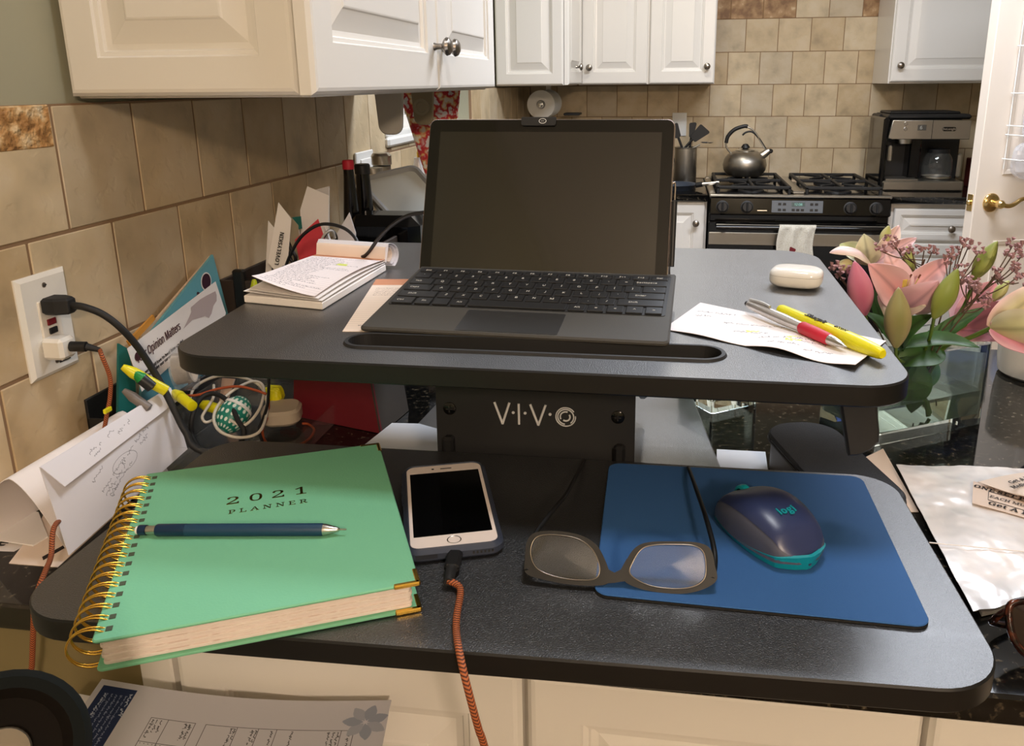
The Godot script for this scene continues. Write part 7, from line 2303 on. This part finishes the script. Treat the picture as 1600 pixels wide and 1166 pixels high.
	var tips := [
		["filler twig with dusty pink florets over the middle lily", [Vector3(1.0787, 1.0971, -0.2400), Vector3(1.0836, 1.1656, -0.2200)], [Vector3(1.0216, 1.1793, -0.2014), Vector3(1.0366, 1.1886, -0.2176), Vector3(1.0455, 1.1812, -0.2211), Vector3(1.0572, 1.1739, -0.2191), Vector3(1.0633, 1.1778, -0.2093), Vector3(1.0759, 1.1806, -0.2005), Vector3(1.0924, 1.1748, -0.2232)]],
		["filler twig with pink florets right of the middle lily", [Vector3(1.1081, 1.0543, -0.2200), Vector3(1.1155, 1.1533, -0.2000)], [Vector3(1.1023, 1.1782, -0.1735), Vector3(1.1188, 1.1773, -0.2045), Vector3(1.1190, 1.1916, -0.1878), Vector3(1.1265, 1.1887, -0.1907), Vector3(1.1337, 1.1876, -0.1716), Vector3(1.1461, 1.1731, -0.1948), Vector3(1.1020, 1.1676, -0.1921), Vector3(1.1221, 1.1573, -0.1869)]],
		["filler twig with pale pink florets in front of the deep pink lily", [Vector3(1.1024, 1.0557, -0.2000), Vector3(1.1365, 1.1336, -0.1600)], [Vector3(1.1127, 1.1489, -0.1634), Vector3(1.1227, 1.1429, -0.1685), Vector3(1.1231, 1.1450, -0.1462), Vector3(1.1356, 1.1347, -0.1622), Vector3(1.1393, 1.1273, -0.1589), Vector3(1.1438, 1.1192, -0.1579), Vector3(1.1324, 1.1470, -0.1664)]],
		["filler twig reaching to the right edge with clustered dusty florets", [Vector3(1.1110, 1.0515, -0.2000), Vector3(1.1556, 1.1633, -0.1600)], [Vector3(1.1742, 1.1939, -0.1770), Vector3(1.1699, 1.1959, -0.1494), Vector3(1.1609, 1.1862, -0.1411), Vector3(1.1807, 1.1820, -0.1634), Vector3(1.1691, 1.1716, -0.1422), Vector3(1.1841, 1.1609, -0.1628), Vector3(1.1796, 1.1510, -0.1551), Vector3(1.1454, 1.1627, -0.1432), Vector3(1.1621, 1.1449, -0.1718)]],
		["filler twig with small pink florets at the far left beside the rose bud", [Vector3(1.0412, 1.0550, -0.2400), Vector3(0.9918, 1.1323, -0.2200)], [Vector3(0.9658, 1.1542, -0.2070), Vector3(0.9674, 1.1498, -0.1952), Vector3(0.9769, 1.1383, -0.2197), Vector3(0.9955, 1.1155, -0.1807), Vector3(0.9755, 1.1536, -0.1871)]]]
	for q in tips:
		t = thing("filler_twig", q[0], "flower", Vector3.ZERO, "")
		var s0: Vector3 = q[1][0]
		var s1: Vector3 = q[1][1]
		var tw := mb()
		var fl := mb()
		tube(tw, curve([foot + Vector3(rg.randf_range(-0.03, 0.03), 0, 0), s0, s1]), 0.0011, 6)
		for p in q[2]:
			var e: Vector3 = p
			var m := s0.lerp(s1, rg.randf_range(0.55, 1.0))
			tube(tw, curve([m, m.lerp(e, 0.6) + Vector3(0, -0.004, 0), e], 4), 0.0008, 5)
			for k in 9:
				var o := e + Vector3(rg.randf_range(-0.007, 0.007), rg.randf_range(-0.005, 0.007), rg.randf_range(-0.006, 0.006))
				var dr := Vector3(rg.randf_range(-0.5, 0.5), 1, rg.randf_range(-0.5, 0.5)).normalized()
				lathe(fl, [Vector2(0.0005, 0), Vector2(0.0018, 0.002), Vector2(0.0027, 0.0042), Vector2(0.0013, 0.0034), Vector2(0, 0.0026)], 6, along(o, o + dr))
		part("twig", tw, twig, t)
		part("florets", fl, statice, t).set_meta("kind", "stuff")



# ------------------------------------------------------------------ foreground below the counter
func foreground():
	# stool seat that carries the papers
	var t := thing("stool", "dark wooden stool below the counter's front edge, covered by printed papers", "stool", Vector3(0.33, 0.0, 0.52))
	part("seat", slab(roundrect(0, 0, 0.2, 0.26, 0.04), 0.80, 0.832, 0.006), mat(rgb(50, 34, 24), 0.5), t)
	for s in [[-1, -1], [1, -1], [1, 1], [-1, 1]]:
		part("leg", tb([Vector3(s[0] * 0.07, 0.80, s[1] * 0.1), Vector3(s[0] * 0.12, 0.0, s[1] * 0.13)], 0.016, 10), mat(rgb(50, 34, 24), 0.5), t)
	# printed pages
	var TL := Vector3(0.2129, 0.8400, 0.3244)
	var TR := Vector3(0.5034, 0.8400, 0.3179)
	var dz := Vector3(0.2278, 0.8400, 0.4050) - TL
	var dn := Vector3(-(TR - TL).z, 0, (TR - TL).x).normalized() * 0.2159 * 1.02
	dn = dz.normalized() * 0.22
	var im := blank(1000, 780, rgb(214, 212, 218))
	var navy := rgb(30, 48, 88)
	im.fill_rect(Rect2i(20, 26, 118, 740), navy)
	var rg := RandomNumberGenerator.new()
	rg.seed = 3
	for k in 5:
		scrawl(im, Vector2(48 + k * 16, 60), Vector2(48 + k * 16, rg.randf_range(300, 420)), 5, rgb(150, 160, 190), rg, 2)
	scrawl(im, Vector2(40, 60), Vector2(40, 380), 6, rgb(190, 198, 216), rg, 3)
	scrawl(im, Vector2(122, 50), Vector2(122, 150), 12, rgb(190, 198, 216), rg, 3)
	var ink := rgb(84, 82, 88)
	for q in [[232, 130, 380, 640], [415, 130, 900, 640]]:
		line(im, Vector2(q[0], q[1]), Vector2(q[2], q[1]), 2, ink)
		line(im, Vector2(q[0], q[1]), Vector2(q[0], q[3]), 2, ink)
		line(im, Vector2(q[2], q[1]), Vector2(q[2], q[3]), 2, ink)
		line(im, Vector2(q[0], 230), Vector2(q[2], 230), 2, ink)
	for x in [290, 520, 590, 650, 860]:
		line(im, Vector2(x, 130), Vector2(x, 640), 2, ink)
	for x in [240, 254, 268, 350, 364, 500, 512, 570, 582, 634, 700, 820, 834, 848, 884]:
		scrawl(im, Vector2(x, 138), Vector2(x, rg.randf_range(180, 226)), 6, ink, rg, 2)
	for x in range(240, 372, 13):
		dot(im, x, 236, 3, ink)
	# grey petal motif
	for k in 7:
		var a := -0.4 + k * TAU / 7.0
		for s in 26:
			var r := 8.0 + s * 2.6
			var hw := 18.0 * sin(PI * s / 26.0)
			var cpt := Vector2(930, 95) + Vector2(cos(a), sin(a)) * r
			var nrm := Vector2(-sin(a), cos(a))
			line(im, cpt - nrm * hw, cpt + nrm * hw, 3, rgb(176, 180, 192) if k % 2 else rgb(160, 166, 182))
	var o := part("printed_page", paper(func(u: float, v: float) -> Vector3:
		return TL.lerp(TR, u) + dn * v + Vector3(0, 0.003 - 0.010 * sin(u * PI) + 0.004 * u * (1.0 - v), 0), 24, 8, 0.0008), picture(im))
	tag(o, "printed page with a navy heading block and grey tables lying below the counter", "paper")
	var e := Vector3(-0.012, -0.0045, 0.012)
	o = part("printed_page", paper(func(u: float, v: float) -> Vector3:
		return TL.lerp(TR, u) + e + dn * v + Vector3(-0.002, 0.002 - 0.010 * sin(u * PI), 0.004), 12, 4, 0.0012), M.paper)
	tag(o, "blank white sheets peeking out at the left beneath the printed page", "paper")
	# rounded dark finial close to the lens
	t = thing("chair_finial", "out of focus dark green rounded chair post top at the lower left corner", "chair", Vector3(0.0, 0.0, 0.0))
	var c := Vector3(0.4504, 1.1025, 0.6631)
	var toward := (Vector3(0.7469, 1.3984, 0.9362) - c).normalized()
	var fx := along(c, c + toward)
	part("rim", turned([Vector2(0.034, -0.03), Vector2(0.037, -0.01), Vector2(0.0365, 0.0), Vector2(0.033, 0.006), Vector2(0.028, 0.006)], 40, fx), mat(rgb(9, 13, 11), 0.85, 0.0, 0.3), t)
	part("inner_band", turned([Vector2(0.028, 0.006), Vector2(0.024, -0.002), Vector2(0.016, -0.006), Vector2(0.012, -0.006)], 40, fx), mat(rgb(16, 11, 7), 0.85, 0.0, 0.3), t)
	part("center_cap", turned([Vector2(0.012, -0.006), Vector2(0.011, 0.0), Vector2(0.0, 0.002)], 30, fx), mat(rgb(120, 108, 88), 0.7), t)
	part("back", turned([Vector2(0, -0.03), Vector2(0.034, -0.03)], 30, fx), mat(rgb(9, 13, 11), 0.85, 0.0, 0.3), t)
	part("post", tb([c - toward * 0.015 + Vector3(0, -0.03, 0), Vector3(c.x - 0.35, 0.02, c.z + 0.15)], 0.022, 14), mat(rgb(38, 40, 34), 0.6), t)
